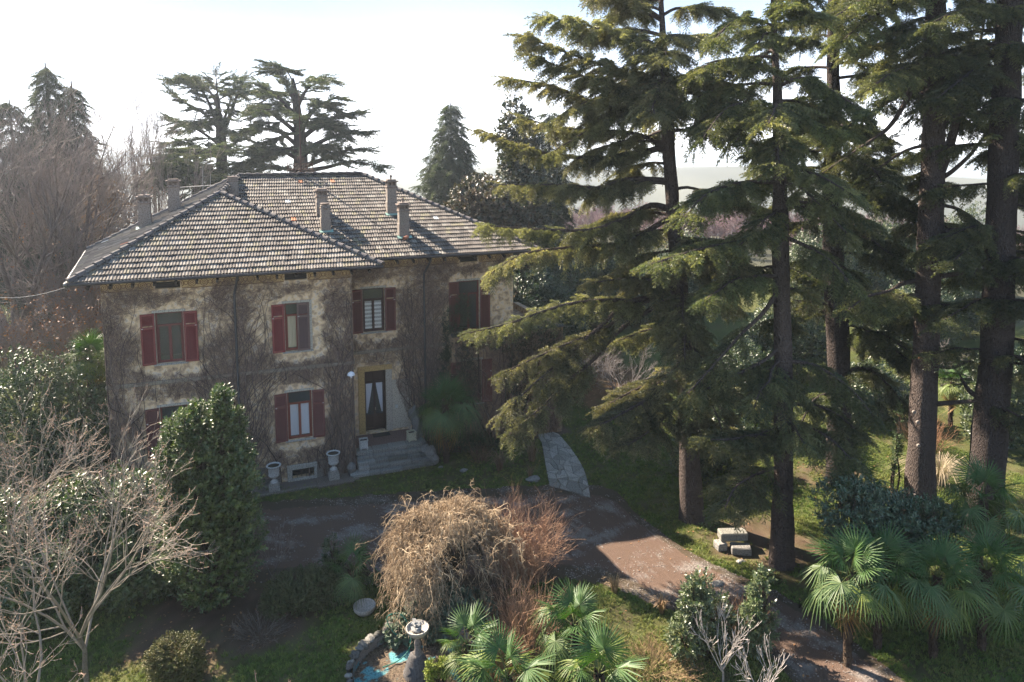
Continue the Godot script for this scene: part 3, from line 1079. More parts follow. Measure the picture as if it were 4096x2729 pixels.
func house_openings() -> void:
	var red := Color(0.19, 0.04, 0.036)
	var brown := Color(0.125, 0.045, 0.036)
	var dull := Color(0.15, 0.095, 0.085)
	var fr := Color(0.21, 0.062, 0.042)
	var hw: Array = holes_wing
	window(hw[0], 0, 0.16, "", Color(0.16, 0.05, 0.04))
	window(hw[1], 0, 0.16, "cream", fr)
	window(hw[2], 0, 0.16, "white", fr)
	window(hw[3], 0, 0.16, "white", Color(0.2, 0.055, 0.035))
	var hm: Array = holes_main
	window(hm[0], BZ, 0.16, "lace", Color(0.06, 0.03, 0.025))
	window(hm[1], BZ, 0.16, "", Color(0.16, 0.04, 0.03), false)
	window(Rect2(11.1, 2.1, 1.0, 2.1), -0.8, 0.16, "", brown)
	for q: Array in [[hw[0], 0.0, red], [hw[2], 0.0, brown], [hw[3], 0.0, brown * 1.2], [hm[0], BZ, brown * 1.1], [hm[1], BZ, brown * 1.15], [Rect2(11.1, 2.1, 1.0, 2.1), -0.8, brown]]:
		var r: Rect2 = q[0]
		surround(r, q[1], 0.10, Color(0.42, 0.39, 0.33))
		shutter(r.position.x - 0.02, r.position.y, q[1] + 0.06, 0.5, r.size.y, 0.10 + rr(0, 0.08), -1, q[2])
		shutter(r.end.x + 0.02, r.position.y, q[1] + 0.06, 0.5, r.size.y, -0.06 - rr(0, 0.08), 1, q[2])
	surround(hw[1], 0, 0.10, Color(0.42, 0.39, 0.33))
	shutter(3.21, 5.70, 0.06, 0.5, 2.05, 0.09, -1, red * 1.15)
	shutter(4.22, 5.70, 0.035, 0.5, 2.05, 0.05, -1, dull)      # the right leaf is half closed across its window
	for q: Array in [[hw[5], 0.0], [hw[6], 0.0], [hm[3], BZ]]:
		var r: Rect2 = q[0]
		var b := MB.new()
		b.col = Color(0.03, 0.025, 0.022)
		b.box(Vector3(r.get_center().x, r.get_center().y, q[1] - 0.2), Vector3(r.size.x, r.size.y, 0.03))
		for k in 3: b.box(Vector3(r.get_center().x, r.position.y + 0.05 + k * 0.09, q[1] - 0.08), Vector3(r.size.x, 0.02, 0.02))
		obj("attic_vent", b, M.wood, villa)
	# cellar light with its stone frame and iron grille
	var cr: Rect2 = hw[4]
	var s := MB.new()
	s.col = Color(0.36, 0.34, 0.3)
	for q: Array in [[Vector3(3.21, 0.34, 0.07), Vector3(0.2, 0.7, 0.1)], [Vector3(4.27, 0.34, 0.07), Vector3(0.12, 0.7, 0.1)], [Vector3(3.72, 0.64, 0.075), Vector3(1.24, 0.2, 0.12)], [Vector3(3.76, 0.08, 0.07), Vector3(0.9, 0.1, 0.13)]]: s.box(q[0], q[1], Basis(), 0.012)
	obj("cellar_surround", s, M.stone, villa)
	s = MB.new()
	s.col = Color(0.03, 0.028, 0.03)
	s.box(Vector3(3.76, 0.34, -0.25), Vector3(0.95, 0.5, 0.02))
	for k in 5:
		s.tube(ring(Vector3(3.4 + k * 0.18, 0.34, 0.0), 0.1), taper(17, 0.009, 0.009), 4, false)
		s.tube([Vector3(3.32 + k * 0.19, 0.12, 0.0), Vector3(3.32 + k * 0.19, 0.56, 0.0)], [0.009, 0.009], 4)
	obj("cellar_grille", s, M.iron, villa)
	front_door()

func front_door() -> void:
	var r: Rect2 = holes_main[2]
	var o := MB.new()
	o.col = Color(0.47, 0.32, 0.145)
	var zz := BZ + 0.045
	o.box(Vector3(r.position.x - 0.15, 2.36, zz), Vector3(0.3, 2.99, 0.09), Basis(), 0.012)
	o.box(Vector3(r.get_center().x, 3.97, zz + 0.005), Vector3(1.6, 0.24, 0.1), Basis(), 0.012)
	obj("door_surround", o, M.stone, villa)
	o = MB.new()
	o.col = Color(0.44, 0.39, 0.33)
	o.box(Vector3(r.end.x + 0.15, 2.36, zz), Vector3(0.3, 2.99, 0.09), Basis(), 0.012)
	obj("door_surround", o, M.stone, villa)
	o = MB.new()
	o.col = Color(0.5, 0.44, 0.36)
	o.box(Vector3(r.end.x + 0.75, 2.1, BZ + 0.02), Vector3(0.9, 2.4, 0.03), Basis(), 0.01)
	obj("render_patch", o, M.stone, villa)
	var d := Node3D.new()
	d.name = "door"
	villa.add_child(d)
	d.position = Vector3(r.position.x, r.position.y, BZ - 0.3)
	var w := r.size.x
	var h := r.size.y
	var f := MB.new()
	f.col = Color(0.045, 0.026, 0.02)
	for x: float in [0.05, w / 2, w - 0.05]: f.box(Vector3(x, h / 2, 0), Vector3(0.12 if x == w / 2 else 0.1, h, 0.07), Basis(), 0.006)
	for y: float in [0.08, 0.72, h * 0.79, h - 0.04]: f.box(Vector3(w / 2, y, 0.004), Vector3(w, 0.13, 0.06), Basis(), 0.006)
	f.box(Vector3(w / 2, 0.42, -0.01), Vector3(w, 0.5, 0.03))
	f.box(Vector3(w / 2, h * 0.9, -0.01), Vector3(w, 0.5, 0.03))
	for x: float in [0.27, w - 0.27]: f.box(Vector3(x, 0.4, 0.02), Vector3(0.22, 0.36, 0.03), Basis(), 0.012)
	obj("leaf", f, M.wood, d)
	for s: float in [-1.0, 1.0]:
		var c := MB.new()
		c.col = Color(0.62, 0.63, 0.68)
		var x_out := 0.1 if s < 0 else w - 0.1
		var m := 14
		for i in m:
			for j in 8:
				var q := func(u: float, t: float) -> Vector3:
					var wd := lerpf(0.31, 0.06, pow(1.0 - t, 1.15))
					return Vector3(x_out - s * wd * u, lerpf(0.85, h * 0.77, t), 0.0 + 0.013 * sin(u * 26.0))
				c.quad(q.call(float(i) / m, j / 8.0), q.call(float(i + 1) / m, j / 8.0), q.call(float(i + 1) / m, (j + 1) / 8.0), q.call(float(i) / m, (j + 1) / 8.0))
		obj("curtain", c, M.cloth, d)
		var g := MB.new()
		var xa := 0.1 if s < 0 else w / 2 + 0.06
		g.quad(Vector3(xa, 0.78, 0.03), Vector3(xa + 0.33, 0.78, 0.03), Vector3(xa + 0.33, h * 0.77, 0.03), Vector3(xa, h * 0.77, 0.03))
		obj("pane", g, M.glass, d)
	var hd := MB.new()
	hd.col = Color(0.35, 0.3, 0.2)
	hd.box(Vector3(w / 2 + 0.04, 1.05, 0.06), Vector3(0.03, 0.14, 0.03), Basis(), 0.006)
	obj("handle", hd, M.iron, d)
	o = MB.new()
	o.col = Color(0.075, 0.05, 0.035)
	o.box(Vector3(r.end.x - 0.01, 2.35, BZ - 0.15), Vector3(0.03, 2.97, 0.28))
	o.box(Vector3(r.position.x + 0.01, 2.35, BZ - 0.15), Vector3(0.03, 2.97, 0.28))
	obj("door_lining", o, M.wood, villa)
	o = MB.new()
	o.col = Color(0.55, 0.55, 0.52)
	o.box(Vector3(r.end.x + 0.5, 2.0, BZ + 0.05), Vector3(0.11, 0.16, 0.05), Basis(), 0.008)
	obj("doorbell", o, M.paint, villa)
	o = MB.new()
	o.col = Color(0.8, 0.8, 0.85)
	o.lathe([Vector2(0.16, 0.0), Vector2(0.155, 0.05), Vector2(0.12, 0.11), Vector2(0.06, 0.15), Vector2(0.0, 0.16)], 16)
	o.lathe([Vector2(0.0, -0.12), Vector2(0.045, -0.12), Vector2(0.05, 0.0), Vector2(0.04, 0.03)], 10)
	o.tube([Vector3(0, 0.1, 0.0), Vector3(0, 0.1, -0.26)], [0.015, 0.015], 5)
	var lamp := obj("wall_lamp", o, M.paint, villa)
	lamp.position = Vector3(5.86, 4.45, 0.24)

func house_steps() -> void:
	var land := MB.new()
	land.col = Color(0.19, 0.125, 0.105)
	land.box(Vector3(7.4, 0.38, -1.06), Vector3(2.9, 0.82, 1.86))
	obj("landing", land, M.stone, villa)
	for i in 5:
		var y := 0.80 - i * 0.162
		var x0: float = 6.04 if i < 4 else 5.66
		var x1: float = 9.0 + i * 0.1
		var zf: float = -0.1 + i * 0.2
		var xa := x0
		while xa < x1 - 0.05:   # each tread is several old stones, uneven and mossy towards the right
			var xb := minf(xa + rr(0.45, 1.0), x1)
			if x1 - xb < 0.25: xb = x1
			var s := MB.new()
			var k := rr(0.19, 0.30)
			s.col = Color(k, k * 0.96, k * 0.88).lerp(Color(0.065, 0.065, 0.045), clampf((xa - 6.6) / 3.2 + rr(-0.35, 0.25), 0, 0.9))
			s.box(Vector3((xa + xb) / 2, y - 0.07 + rr(-0.006, 0.014), zf - 0.22 + rr(-0.02, 0.025)), Vector3(xb - xa - 0.012, 0.17, 0.5), Basis.from_euler(Vector3(rr(-0.012, 0.012), rr(-0.02, 0.02), rr(-0.012, 0.012))), 0.025)
			obj("step", s, M.stone, villa)
			xa = xb
	for k in 9:   # rough boulders edging the stair and the wall beside it
		var p: Vector3 = [Vector3(9.02, 0.95, -0.9), Vector3(9.05, 1.25, -1.3), Vector3(9.08, 0.7, -0.35), Vector3(9.12, 0.5, 0.1), Vector3(9.3, 0.42, 0.35), Vector3(9.42, 0.25, 0.62), Vector3(9.2, 0.2, 0.2), Vector3(9.0, 1.6, -1.7), Vector3(5.75, 0.3, 0.35)][k]
		var o := obj("edge_stone", boulder(0.24 + 0.05 * sin(k * 2.0), Vector3(0.9, 1.25, 0.95), Color(0.2, 0.19, 0.175), k), M.stone, villa)
		o.position = p
	var mb := MB.new()
	mb.col = Color(0.02, 0.024, 0.026)
	mb.box(Vector3(7.45, 0.812, -1.68), Vector3(0.8, 0.03, 0.36), Basis(), 0.006)
	var mt := obj("doormat", mb, M.cloth)
	tag(mt, "dark rectangular mat lying before the front door", "doormat")
	var kb := MB.new()
	kb.col = Color(0.17, 0.15, 0.125)
	kb.box(Vector3(2.2, 0.03, 0.95), Vector3(7.6, 0.1, 0.12), Basis(Vector3.UP, 0.02), 0.015)
	obj("border_kerb", kb, M.stone, villa)
	kb = MB.new()
	kb.col = Color(0.16, 0.135, 0.12)
	kb.box(Vector3(1.6, 0.0, 0.46), Vector3(8.4, 0.07, 0.9))
	obj("border_strip", kb, M.earth, villa)

func boulder(r: float, sq: Vector3, col: Color, seed_: int) -> MB:
	var b := MB.new()
	b.col = col
	var rows := 7
	var cols := 10
	var p := func(i: int, j: int) -> Vector3:
		var th := PI * i / rows
		var ph := TAU * (j % cols) / cols
		var d := Vector3(sin(th) * cos(ph), cos(th), sin(th) * sin(ph))
		var k := 1.0 + 0.45 * noise.get_noise_3d(d.x * 3.0 + seed_ * 7.0, d.y * 3.0, d.z * 3.0)
		return d * sq * r * k
	for i in rows:
		for j in cols:
			b.quad(p.call(i + 1, j + 1), p.call(i + 1, j), p.call(i, j), p.call(i, j + 1))
	return b

func clear_of(x: float, y: float, wing: bool) -> bool:   # bare plaster round the openings
	for h: Rect2 in (holes_wing if wing else holes_main):
		if h.size.y < 1.0:
			if h.grow(0.08).has_point(Vector2(x, y)): return false
			continue
		var e := Vector2(0.78, 0.42)
		var c := h.get_center()
		var q := Vector2(maxf(0, absf(x - c.x) - h.size.x / 2), maxf(0, absf(y - c.y) - h.size.y / 2)) / e
		if q.length() < 0.62 + 0.55 * noise.get_noise_2d(x * 2.2 + 7.0, y * 2.2) + 0.45 * noise.get_noise_2d(x * 9.0, y * 9.0) + (0.25 if y < h.position.y else 0.0): return false
	if not wing:
		if x > 7.6 and x < 9.0 - (y - 0.8) * 0.35 and y < 3.9 and y > 0.7: return false
		if x > 12.9 and y < 7.6 and y > 5.4: return false
	return true

func house_creeper() -> void:
	for part in 3:
		var wing := part == 0
		var x0: float = [-3.42, 6.05, 10.8][part]
		var x1: float = [6.02, 14.2, 16.3][part]
		var y1: float = [8.75, 8.75, 5.5][part]
		var z0: float = [0.0, BZ, -0.8][part]
		var root := thing("climbing_vine", ["leafless brown vine matted over the front wall of the villa's projecting wing", "leafless dark vine matted over the recessed wall round the front door", "dark leafless vine hanging over the terrace wall beside the small palm"][part], "vine", Vector3(x0, 0, z0))
		var stems := MB.new()
		var n: int = [190, 130, 50][part]
		for i in n:   # ropes of old wood, mostly upright, thickest beside the pipes and corners
			var cols: Array = [[-3.1, 1.0, 1.25, 1.6, 5.2, 5.6, 5.85], [6.3, 9.3, 9.65, 10.0, 10.8], [11.0, 13.0, 15.0]][part]
			var x: float = cols[rng.randi() % cols.size()] + rr(-0.35, 0.35) if rng.randf() < 0.7 else rr(x0, x1)
			var y := 0.0 if rng.randf() < 0.7 else rr(0, 4)
			var pts := []
			var rad := []
			var a := rr(-0.15, 0.15)
			while y < y1 - 0.2 and pts.size() < 26:
				if clear_of(x, y, wing): pts.append(Vector3(x - x0, y, rr(0.03, 0.12)))
				elif pts.size() > 1: break
				rad.append(rr(0.008, 0.022))
				a = clampf(a + rr(-0.35, 0.35), -1.0, 1.0)
				x = clampf(x + sin(a) * 0.3, x0 + 0.05, x1 - 0.05)
				y += cos(a) * 0.32
			stems.col = pick(Color(0.075, 0.056, 0.048), Color(0.20, 0.15, 0.125), 0.25)
			if pts.size() > 3: stems.tube(smooth_path(pts, 2), taper(pts.size() * 2 - 1, rr(0.012, 0.03), 0.008), 4)
		obj("stem", stems, M.twig, root)
		var tw := MB.new()
		var cnt: int = [46000, 42000, 14000][part]
		for i in cnt:
			var x := rr(x0, x1)
			var y := rr(0.1, y1)
			var dens := 0.44 + 1.15 * noise.get_noise_2d(x * 2.1 + part * 50, y * 1.5)
			if wing: dens += 0.4 * smoothstep(1.3, 0.2, absf(x - 5.5)) + 0.3 * smoothstep(0.9, 0.1, absf(x - 1.3)) + 0.35 * smoothstep(0.8, 0.1, absf(y - 4.75)) + 0.3 * smoothstep(0.7, 0.1, absf(x + 3.2))
			else: dens += 0.25 + 0.3 * smoothstep(0.9, 0.1, absf(x - 9.7))
			if rng.randf() > dens or not clear_of(x, y, wing): continue
			var top := y > 7.2
			var a := rr(-0.35, 0.35) if not top else rr(-1.3, 1.3)
			if rng.randf() < 0.3: a = rr(-1.5, 1.5)
			var p := Vector3(x - x0, y, rr(0.012, 0.10))
			var r := rr(0.003, 0.007)
			tw.col = pick(Color(0.12, 0.082, 0.07), Color(0.34, 0.245, 0.20), 0.35)
			var pts := [p]
			for k in rng.randi_range(2, 3):
				a += rr(-0.6, 0.6)
				p += Vector3(sin(a), cos(a) * (1.0 if rng.randf() < 0.8 else -1.0), rr(-0.15, 0.15)) * rr(0.1, 0.24)
				p.x = clampf(p.x, 0.02, x1 - x0 - 0.02)
				p.z = clampf(p.z, 0.01, 0.16)
				if not clear_of(p.x + x0, p.y, wing) and rng.randf() < 0.85: break
				pts.append(p)
			if pts.size() > 1: tw.tube(pts, taper(pts.size(), r, r * 0.5), 3, false)
		obj("twigs", tw, M.twig, root, "stuff")


# ---------------------------------------------------------------- conifers
var sprays := []      # drooping needle sprays about 0.8 m long
var flat_sprays := []

func needle_spray(length: float, twigs: int, twig_len: float, droop: float, hang: float, need: float, gap: float) -> ArrayMesh:
	var b := MB.new()
	var axis := func(f: float) -> Vector3: return Vector3(length * f, -droop * f * f * length, 0)
	b.col = Color(0.6, 0.45, 0.4)
	b.tube([axis.call(0.0), axis.call(0.5), axis.call(1.0)], [0.008, 0.006, 0.002], 3, false)
	for i in twigs + 1:
		var f := (i + 0.5) / twigs
		var p: Vector3 = axis.call(minf(f, 1.0))
		var side := 1.0 if i % 2 == 0 else -1.0
		var a := rr(0.5, 1.1) * side
		var l := twig_len * (1.0 - 0.6 * f) * rr(0.6, 1.35)
		if i == twigs: a = 0.0
		var d := Vector3(cos(a), rr(-0.2, 0.15), sin(a)).normalized()
		var s := 0.0
		while s < l:
			var t := s / l
			var q := p + d * s + Vector3.DOWN * hang * s * (0.2 + t)
			var dd := (d + Vector3.DOWN * hang * 1.3 * t).normalized()
			for k in 3:   # a tuft of needles
				var o := (rdir() + Vector3.UP * 0.35).normalized()
				var tip := q + (dd * 0.9 + o).normalized() * need * rr(0.7, 1.25)
				var w := dd.cross(o).normalized() * need * rr(0.17, 0.27)
				var sh := rr(0.7, 1.3)
				b.col = Color(sh, sh, sh)
				b.tri(q - w, q + w, tip)
			s += gap
	return b.mesh()

class Store:
	var xf := [[], [], []]
	var cs := [[], [], []]
	func put(k: int, t: Transform3D, c: Color) -> void:
		xf[k].append(t)
		cs[k].append(c)

func dress(pts: Array, width: float, from: float, st: Store, wood: MB, o: Dictionary) -> void:
	var length := path_len(pts)
	var step: float = o.get("step", 0.145)
	var gap: float = o.get("gap", 0.18)
	var sc: float = o.get("scale", 1.1)
	var droop: float = o.get("droop", 0.28)
	var ca: Color = o.ca
	var cb: Color = o.cb
	var n := maxi(2, int(length * (1.0 - from) / step))
	var tint := rr(0.72, 1.3)
	ca = ca * tint
	cb = cb * Color(tint, tint * rr(0.92, 1.05), tint)
	for i in n:
		var f := from + (1.0 - from) * (i + rng.randf()) / n
		var p := along(pts, f)
		var tn := tang(pts, f)
		var lat := tn.cross(Vector3.UP)
		if lat.length() < 0.1: lat = Vector3.RIGHT
		lat = lat.normalized()
		var shape := width * minf(1.0, (f - from) / 0.2 + 0.35) * (1.18 - f)
		for s: float in [-1.0, 1.0]:
			if rng.randf() < o.get("skip", 0.2): continue
			var l := shape * rr(0.5, 1.15)
			var d := (tn * rr(0.3, 0.9) + lat * s + Vector3.UP * rr(-0.25, 0.3)).normalized()
			var m := int(l / gap) + 1
			var prev := p
			var line := [p]
			for j in m:
				var t := float(j + 1) / m
				var q := p + d * l * t + Vector3.DOWN * droop * l * t * t
				var dir := (q - prev).normalized()
				var roll := (Vector3.UP + lat * rr(-0.35, 0.35) + tn * rr(-0.35, 0.35)).normalized()
				st.put(rng.randi() % 3, facing(prev.lerp(q, rng.randf() * 0.5), (dir + Vector3.DOWN * rr(-0.15, 0.25)).normalized(), roll, sc * rr(0.7, 1.15)), pick(ca, cb, 0.2))
				prev = q
				line.append(q)
			if rng.randf() < o.get("hang", 0.4):
				st.put(rng.randi() % 3, facing(prev, (Vector3.DOWN + d * rr(0.2, 0.6)).normalized(), d, sc * rr(0.5, 0.95)), pick(ca, cb, 0.2))
			if wood: wood.tube(line, taper(line.size(), 0.014 * sc, 0.005), 3, false)
	for k in 3:
		st.put(k, facing(along(pts, 0.97 - 0.04 * k), (tang(pts, 1.0) + rdir() * 0.35).normalized(), Vector3.UP, sc * rr(0.8, 1.1)), pick(ca, cb, 0.2))

func crown(st: Store, parent: Node3D, meshes: Array, m: Material) -> void:
	for k in 3:
		if st.xf[k].size(): scatter("crown", meshes[k], m, st.xf[k], st.cs[k], parent)

func trunk_mesh(pts: Array, rad: Array, sides: int, col: Color, flare := 0.35) -> MB:
	var b := MB.new()
	b.col = col
	var sp := smooth_path(pts, 9)
	var rs := []
	for i in sp.size():
		var f := float(i) / (sp.size() - 1) * (rad.size() - 1)
		var k := mini(int(f), rad.size() - 2)
		rs.append(lerpf(rad[k], rad[k + 1], f - k) * (1.0 + flare * exp(-i * 0.55)))
	b.tube(sp, rs, sides)
	for i in b.v.size():   # uneven bole, furrowed lengthwise
		var p := b.v[i]
		var q := b.n[i]
		var ridge := absf(noise.get_noise_3d(q.x * 11.0, p.y * 0.7, q.z * 11.0))
		b.v[i] = p + q * (0.06 * noise.get_noise_3d(p.x * 4, p.y * 0.8, p.z * 4) + 0.05 * ridge)
	return b

# a big cedar: trunk through given points, the limbs the photograph shows, and others all round
func cedar(called: String, label: String, base_pts: Array, rad: Array, limbs: Array, auto: Array, o: Dictionary) -> Node3D:
	var base: Vector3 = base_pts[0]
	var t := thing(called, label, "tree", base, 0, o.get("group", ""))
	var loc := func(a: Array) -> Array: return a.map(func(p: Vector3) -> Vector3: return p - base)
	var tp: Array = loc.call(base_pts)
	tp[0] += Vector3.DOWN * 0.25
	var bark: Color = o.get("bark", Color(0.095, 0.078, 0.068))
	obj("trunk", trunk_mesh(tp, rad, 36, bark, 0.5), M.bark, t)
	var st := Store.new()
	var tsp := smooth_path(tp, 5)
	for l: Array in limbs:      # [points, radius, width, from]
		var lp := smooth_path(loc.call(l[0]), 4)
		var b := MB.new()
		b.col = bark
		b.tube(lp, taper(lp.size(), l[1], 0.022), 7)
		var wm := MB.new()
		wm.col = bark
		if l[2] > 0.0: dress(lp, l[2], l[3] if l.size() > 3 else 0.2, st, wm, o)
		for k in wm.v.size(): b.v.append(wm.v[k]); b.n.append(wm.n[k]); b.c.append(wm.c[k])
		var off := b.v.size() - wm.v.size()
		for k in wm.ix: b.ix.append(k + off)
		obj("limb", b, M.bark, t)
	# [count, lowest fraction, highest fraction, length low, length high, sector centre degrees, sector half width]
	for a: Array in auto:
		for i in int(a[0]):
			var f := lerpf(a[1], a[2], (i + rng.randf()) / a[0])
			var p := along(tsp, f)
			var az := deg_to_rad(a[5] + rr(-a[6], a[6]))
			var L := lerpf(a[3], a[4], (f - a[1]) / maxf(0.01, a[2] - a[1])) * rr(0.7, 1.15)
			var d := Vector3(sin(az), 0, cos(az))
			var rise := rr(-0.08, 0.28) + 0.5 * smoothstep(0.8, 1.0, f)
			var pts := [p]
			for j in 5:
				var q := (j + 1) / 5.0
				pts.append(p + d * L * q + Vector3.UP * L * (rise * q - 0.34 * q * q) + Vector3(rr(-0.1, 0.1), rr(-0.05, 0.08), rr(-0.1, 0.1)) * L * 0.3)
			var lp := smooth_path(pts, 3)
			var b := MB.new()
			b.col = bark
			b.tube(lp, taper(lp.size(), 0.022 + 0.015 * L, 0.015), 6)
			var wm := MB.new()
			wm.col = bark
			dress(lp, o.get("width", 1.4) * clampf(L / 4.0, 0.4, 1.1), 0.22, st, wm, o)
			for k in wm.v.size(): b.v.append(wm.v[k]); b.n.append(wm.n[k]); b.c.append(wm.c[k])
			var off := b.v.size() - wm.v.size()
			for k in wm.ix: b.ix.append(k + off)
			obj("limb", b, M.bark, t)
	crown(st, t, o.get("meshes", sprays), M.needle)
	return t

func make_cedars() -> void:
	for k in 3:
		sprays.append(needle_spray(0.6, 11, 0.25, 0.16, 0.22, 0.062, 0.036))
		flat_sprays.append(needle_spray(0.7, 11, 0.28, 0.02, 0.02, 0.08, 0.045))
	var grp := "tall cedars right of the villa"
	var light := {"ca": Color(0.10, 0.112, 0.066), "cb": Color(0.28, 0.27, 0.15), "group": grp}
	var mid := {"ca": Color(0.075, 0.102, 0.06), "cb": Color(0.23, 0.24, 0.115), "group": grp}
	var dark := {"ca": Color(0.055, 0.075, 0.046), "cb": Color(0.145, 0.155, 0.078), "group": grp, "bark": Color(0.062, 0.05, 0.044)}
	cedar("cedar", "tall cedar nearest the villa, its long boughs hanging before the right end of the house",
		[Vector3(17.4, -0.11, 8.81), Vector3(17.43, 3.22, 8.42), Vector3(17.39, 6.54, 8), Vector3(17.27, 9.86, 7.56), Vector3(17.17, 12.68, 7.18), Vector3(17.14, 15.34, 6.84), Vector3(17.11, 17.83, 6.53), Vector3(17.1, 20.99, 6.15)], [0.43, 0.36, 0.31, 0.28, 0.24, 0.2, 0.13, 0.03],
		[
			[[Vector3(17.1, 18, 6.51), Vector3(15.69, 18.46, 6.16), Vector3(13.9, 18.83, 5.68), Vector3(12.51, 19.06, 5.37)], 0.07, 2.0, 0.1],
			[[Vector3(17.09, 16.59, 6.68), Vector3(15.38, 17.04, 6.43), Vector3(13.22, 17.71, 5.99), Vector3(11.5, 18.29, 5.73)], 0.09, 2.3, 0.12],
			[[Vector3(17.14, 15.92, 6.78), Vector3(15.76, 15.65, 6.14), Vector3(14.73, 15.89, 5.59), Vector3(13.23, 16.54, 4.8), Vector3(11.63, 16.89, 4.01)], 0.14, 2.2, 0.35],
			[[Vector3(17.13, 16.25, 6.73), Vector3(15.73, 16.4, 6.5), Vector3(14.06, 16.78, 6.14), Vector3(12.14, 17.55, 5.63)], 0.10, 2.3, 0.1],
			[[Vector3(17.11, 14.26, 6.96), Vector3(16.07, 13.98, 6.66), Vector3(14.94, 13.81, 6.32), Vector3(13.05, 13.88, 5.65), Vector3(11.65, 14.34, 5.12), Vector3(10.34, 14.83, 4.62)], 0.14, 1.8],
			[[Vector3(17.13, 14.1, 6.99), Vector3(16.24, 14.68, 6.34), Vector3(14.94, 14.86, 5.58), Vector3(13.61, 14.95, 4.81), Vector3(12.28, 15.38, 4)], 0.10, 1.6],
			[[Vector3(17.15, 12.93, 7.14), Vector3(15.46, 12.99, 6.76), Vector3(14.4, 12.68, 6.66), Vector3(12.92, 12.8, 6.34), Vector3(10.71, 12.82, 5.76)], 0.12, 1.8],
			[[Vector3(17.15, 11.82, 7.28), Vector3(16.27, 12.01, 7.19), Vector3(15.28, 11.57, 7.13), Vector3(14.07, 11.17, 6.98), Vector3(12.9, 11.14, 6.8), Vector3(11.31, 11.24, 6.45), Vector3(9.96, 11.38, 6.19)], 0.13, 1.5],
			[[Vector3(17.17, 11.6, 7.31), Vector3(16.06, 10.96, 7.11), Vector3(15.04, 10.56, 6.92), Vector3(13.12, 10.42, 6.35), Vector3(11.52, 10.19, 5.92), Vector3(10.3, 9.48, 5.68)], 0.12, 1.5],
			[[Vector3(17.3, 9, 7.67), Vector3(16.01, 8.55, 7.59), Vector3(15.01, 8.34, 7.59), Vector3(13.41, 7.1, 7.49), Vector3(12.42, 6.45, 7.54), Vector3(11.37, 5.75, 7.59), Vector3(10.04, 4.71, 7.56)], 0.13, 1.5, 0.45],
			[[Vector3(17.3, 8.95, 7.68), Vector3(15.87, 8.43, 7.52), Vector3(14.49, 8.49, 7.3), Vector3(12.83, 8.39, 7), Vector3(10.89, 7.82, 6.65), Vector3(9.26, 7.5, 6.39)], 0.12, 1.4],
			[[Vector3(17.32, 8.61, 7.73), Vector3(15.13, 7.56, 7.51), Vector3(13.64, 6.31, 7.59), Vector3(12.51, 5.66, 7.73), Vector3(11.56, 5.03, 7.93), Vector3(10.2, 4.13, 8.01)], 0.10, 1.3, 0.4],
			[[Vector3(17.32, 8.78, 7.71), Vector3(15.69, 8.27, 7.5), Vector3(14.12, 7.37, 7.35), Vector3(12.43, 6.81, 7.12), Vector3(10.33, 5.95, 6.77)], 0.10, 1.2, 0.4],
			[[Vector3(17.43, 5.38, 8.16), Vector3(15.95, 5.23, 8.72), Vector3(14.35, 4.96, 9.26), Vector3(12.63, 4.67, 9.75)], 0.10, 1.5, 0.25],
			[[Vector3(17.41, 4.88, 8.22), Vector3(16.34, 4.69, 9.01), Vector3(14.97, 4.32, 9.72), Vector3(13.55, 4.17, 10.37)], 0.09, 1.5, 0.2],
			[[Vector3(17.42, 5.04, 8.2), Vector3(17.6, 4.97, 9.1), Vector3(17.55, 4.45, 9.97), Vector3(17.2, 4.13, 10.7)], 0.07, 1.0, 0.25],
			[[Vector3(17.23, 10.28, 7.49), Vector3(17.62, 10.44, 8.27), Vector3(18.44, 10.21, 9.26), Vector3(18.62, 9.83, 10.02)], 0.08, 1.3],
			[[Vector3(17.27, 9.86, 7.56), Vector3(16.29, 9.27, 7.72), Vector3(15, 9.35, 7.68), Vector3(13.58, 9.27, 7.62)], 0.08, 1.5],
			[[Vector3(17.19, 14.84, 6.93), Vector3(18, 14.84, 7.52), Vector3(19.21, 14.67, 8.3), Vector3(19.78, 14.34, 8.84)], 0.08, 1.3],
		],
		[[18, 0.72, 0.99, 5.0, 2.6, 270, 180], [10, 0.72, 0.97, 4.2, 2.4, 310, 75], [9, 0.3, 0.7, 2.6, 3.4, 270, 80], [4, 0.5, 0.72, 4.0, 4.4, 140, 80], [5, 0.3, 0.5, 3.4, 3.8, 318, 50], [4, 0.17, 0.32, 3.0, 3.4, 310, 60], [5, 0.2, 0.5, 3.4, 3.8, 130, 70]], light)
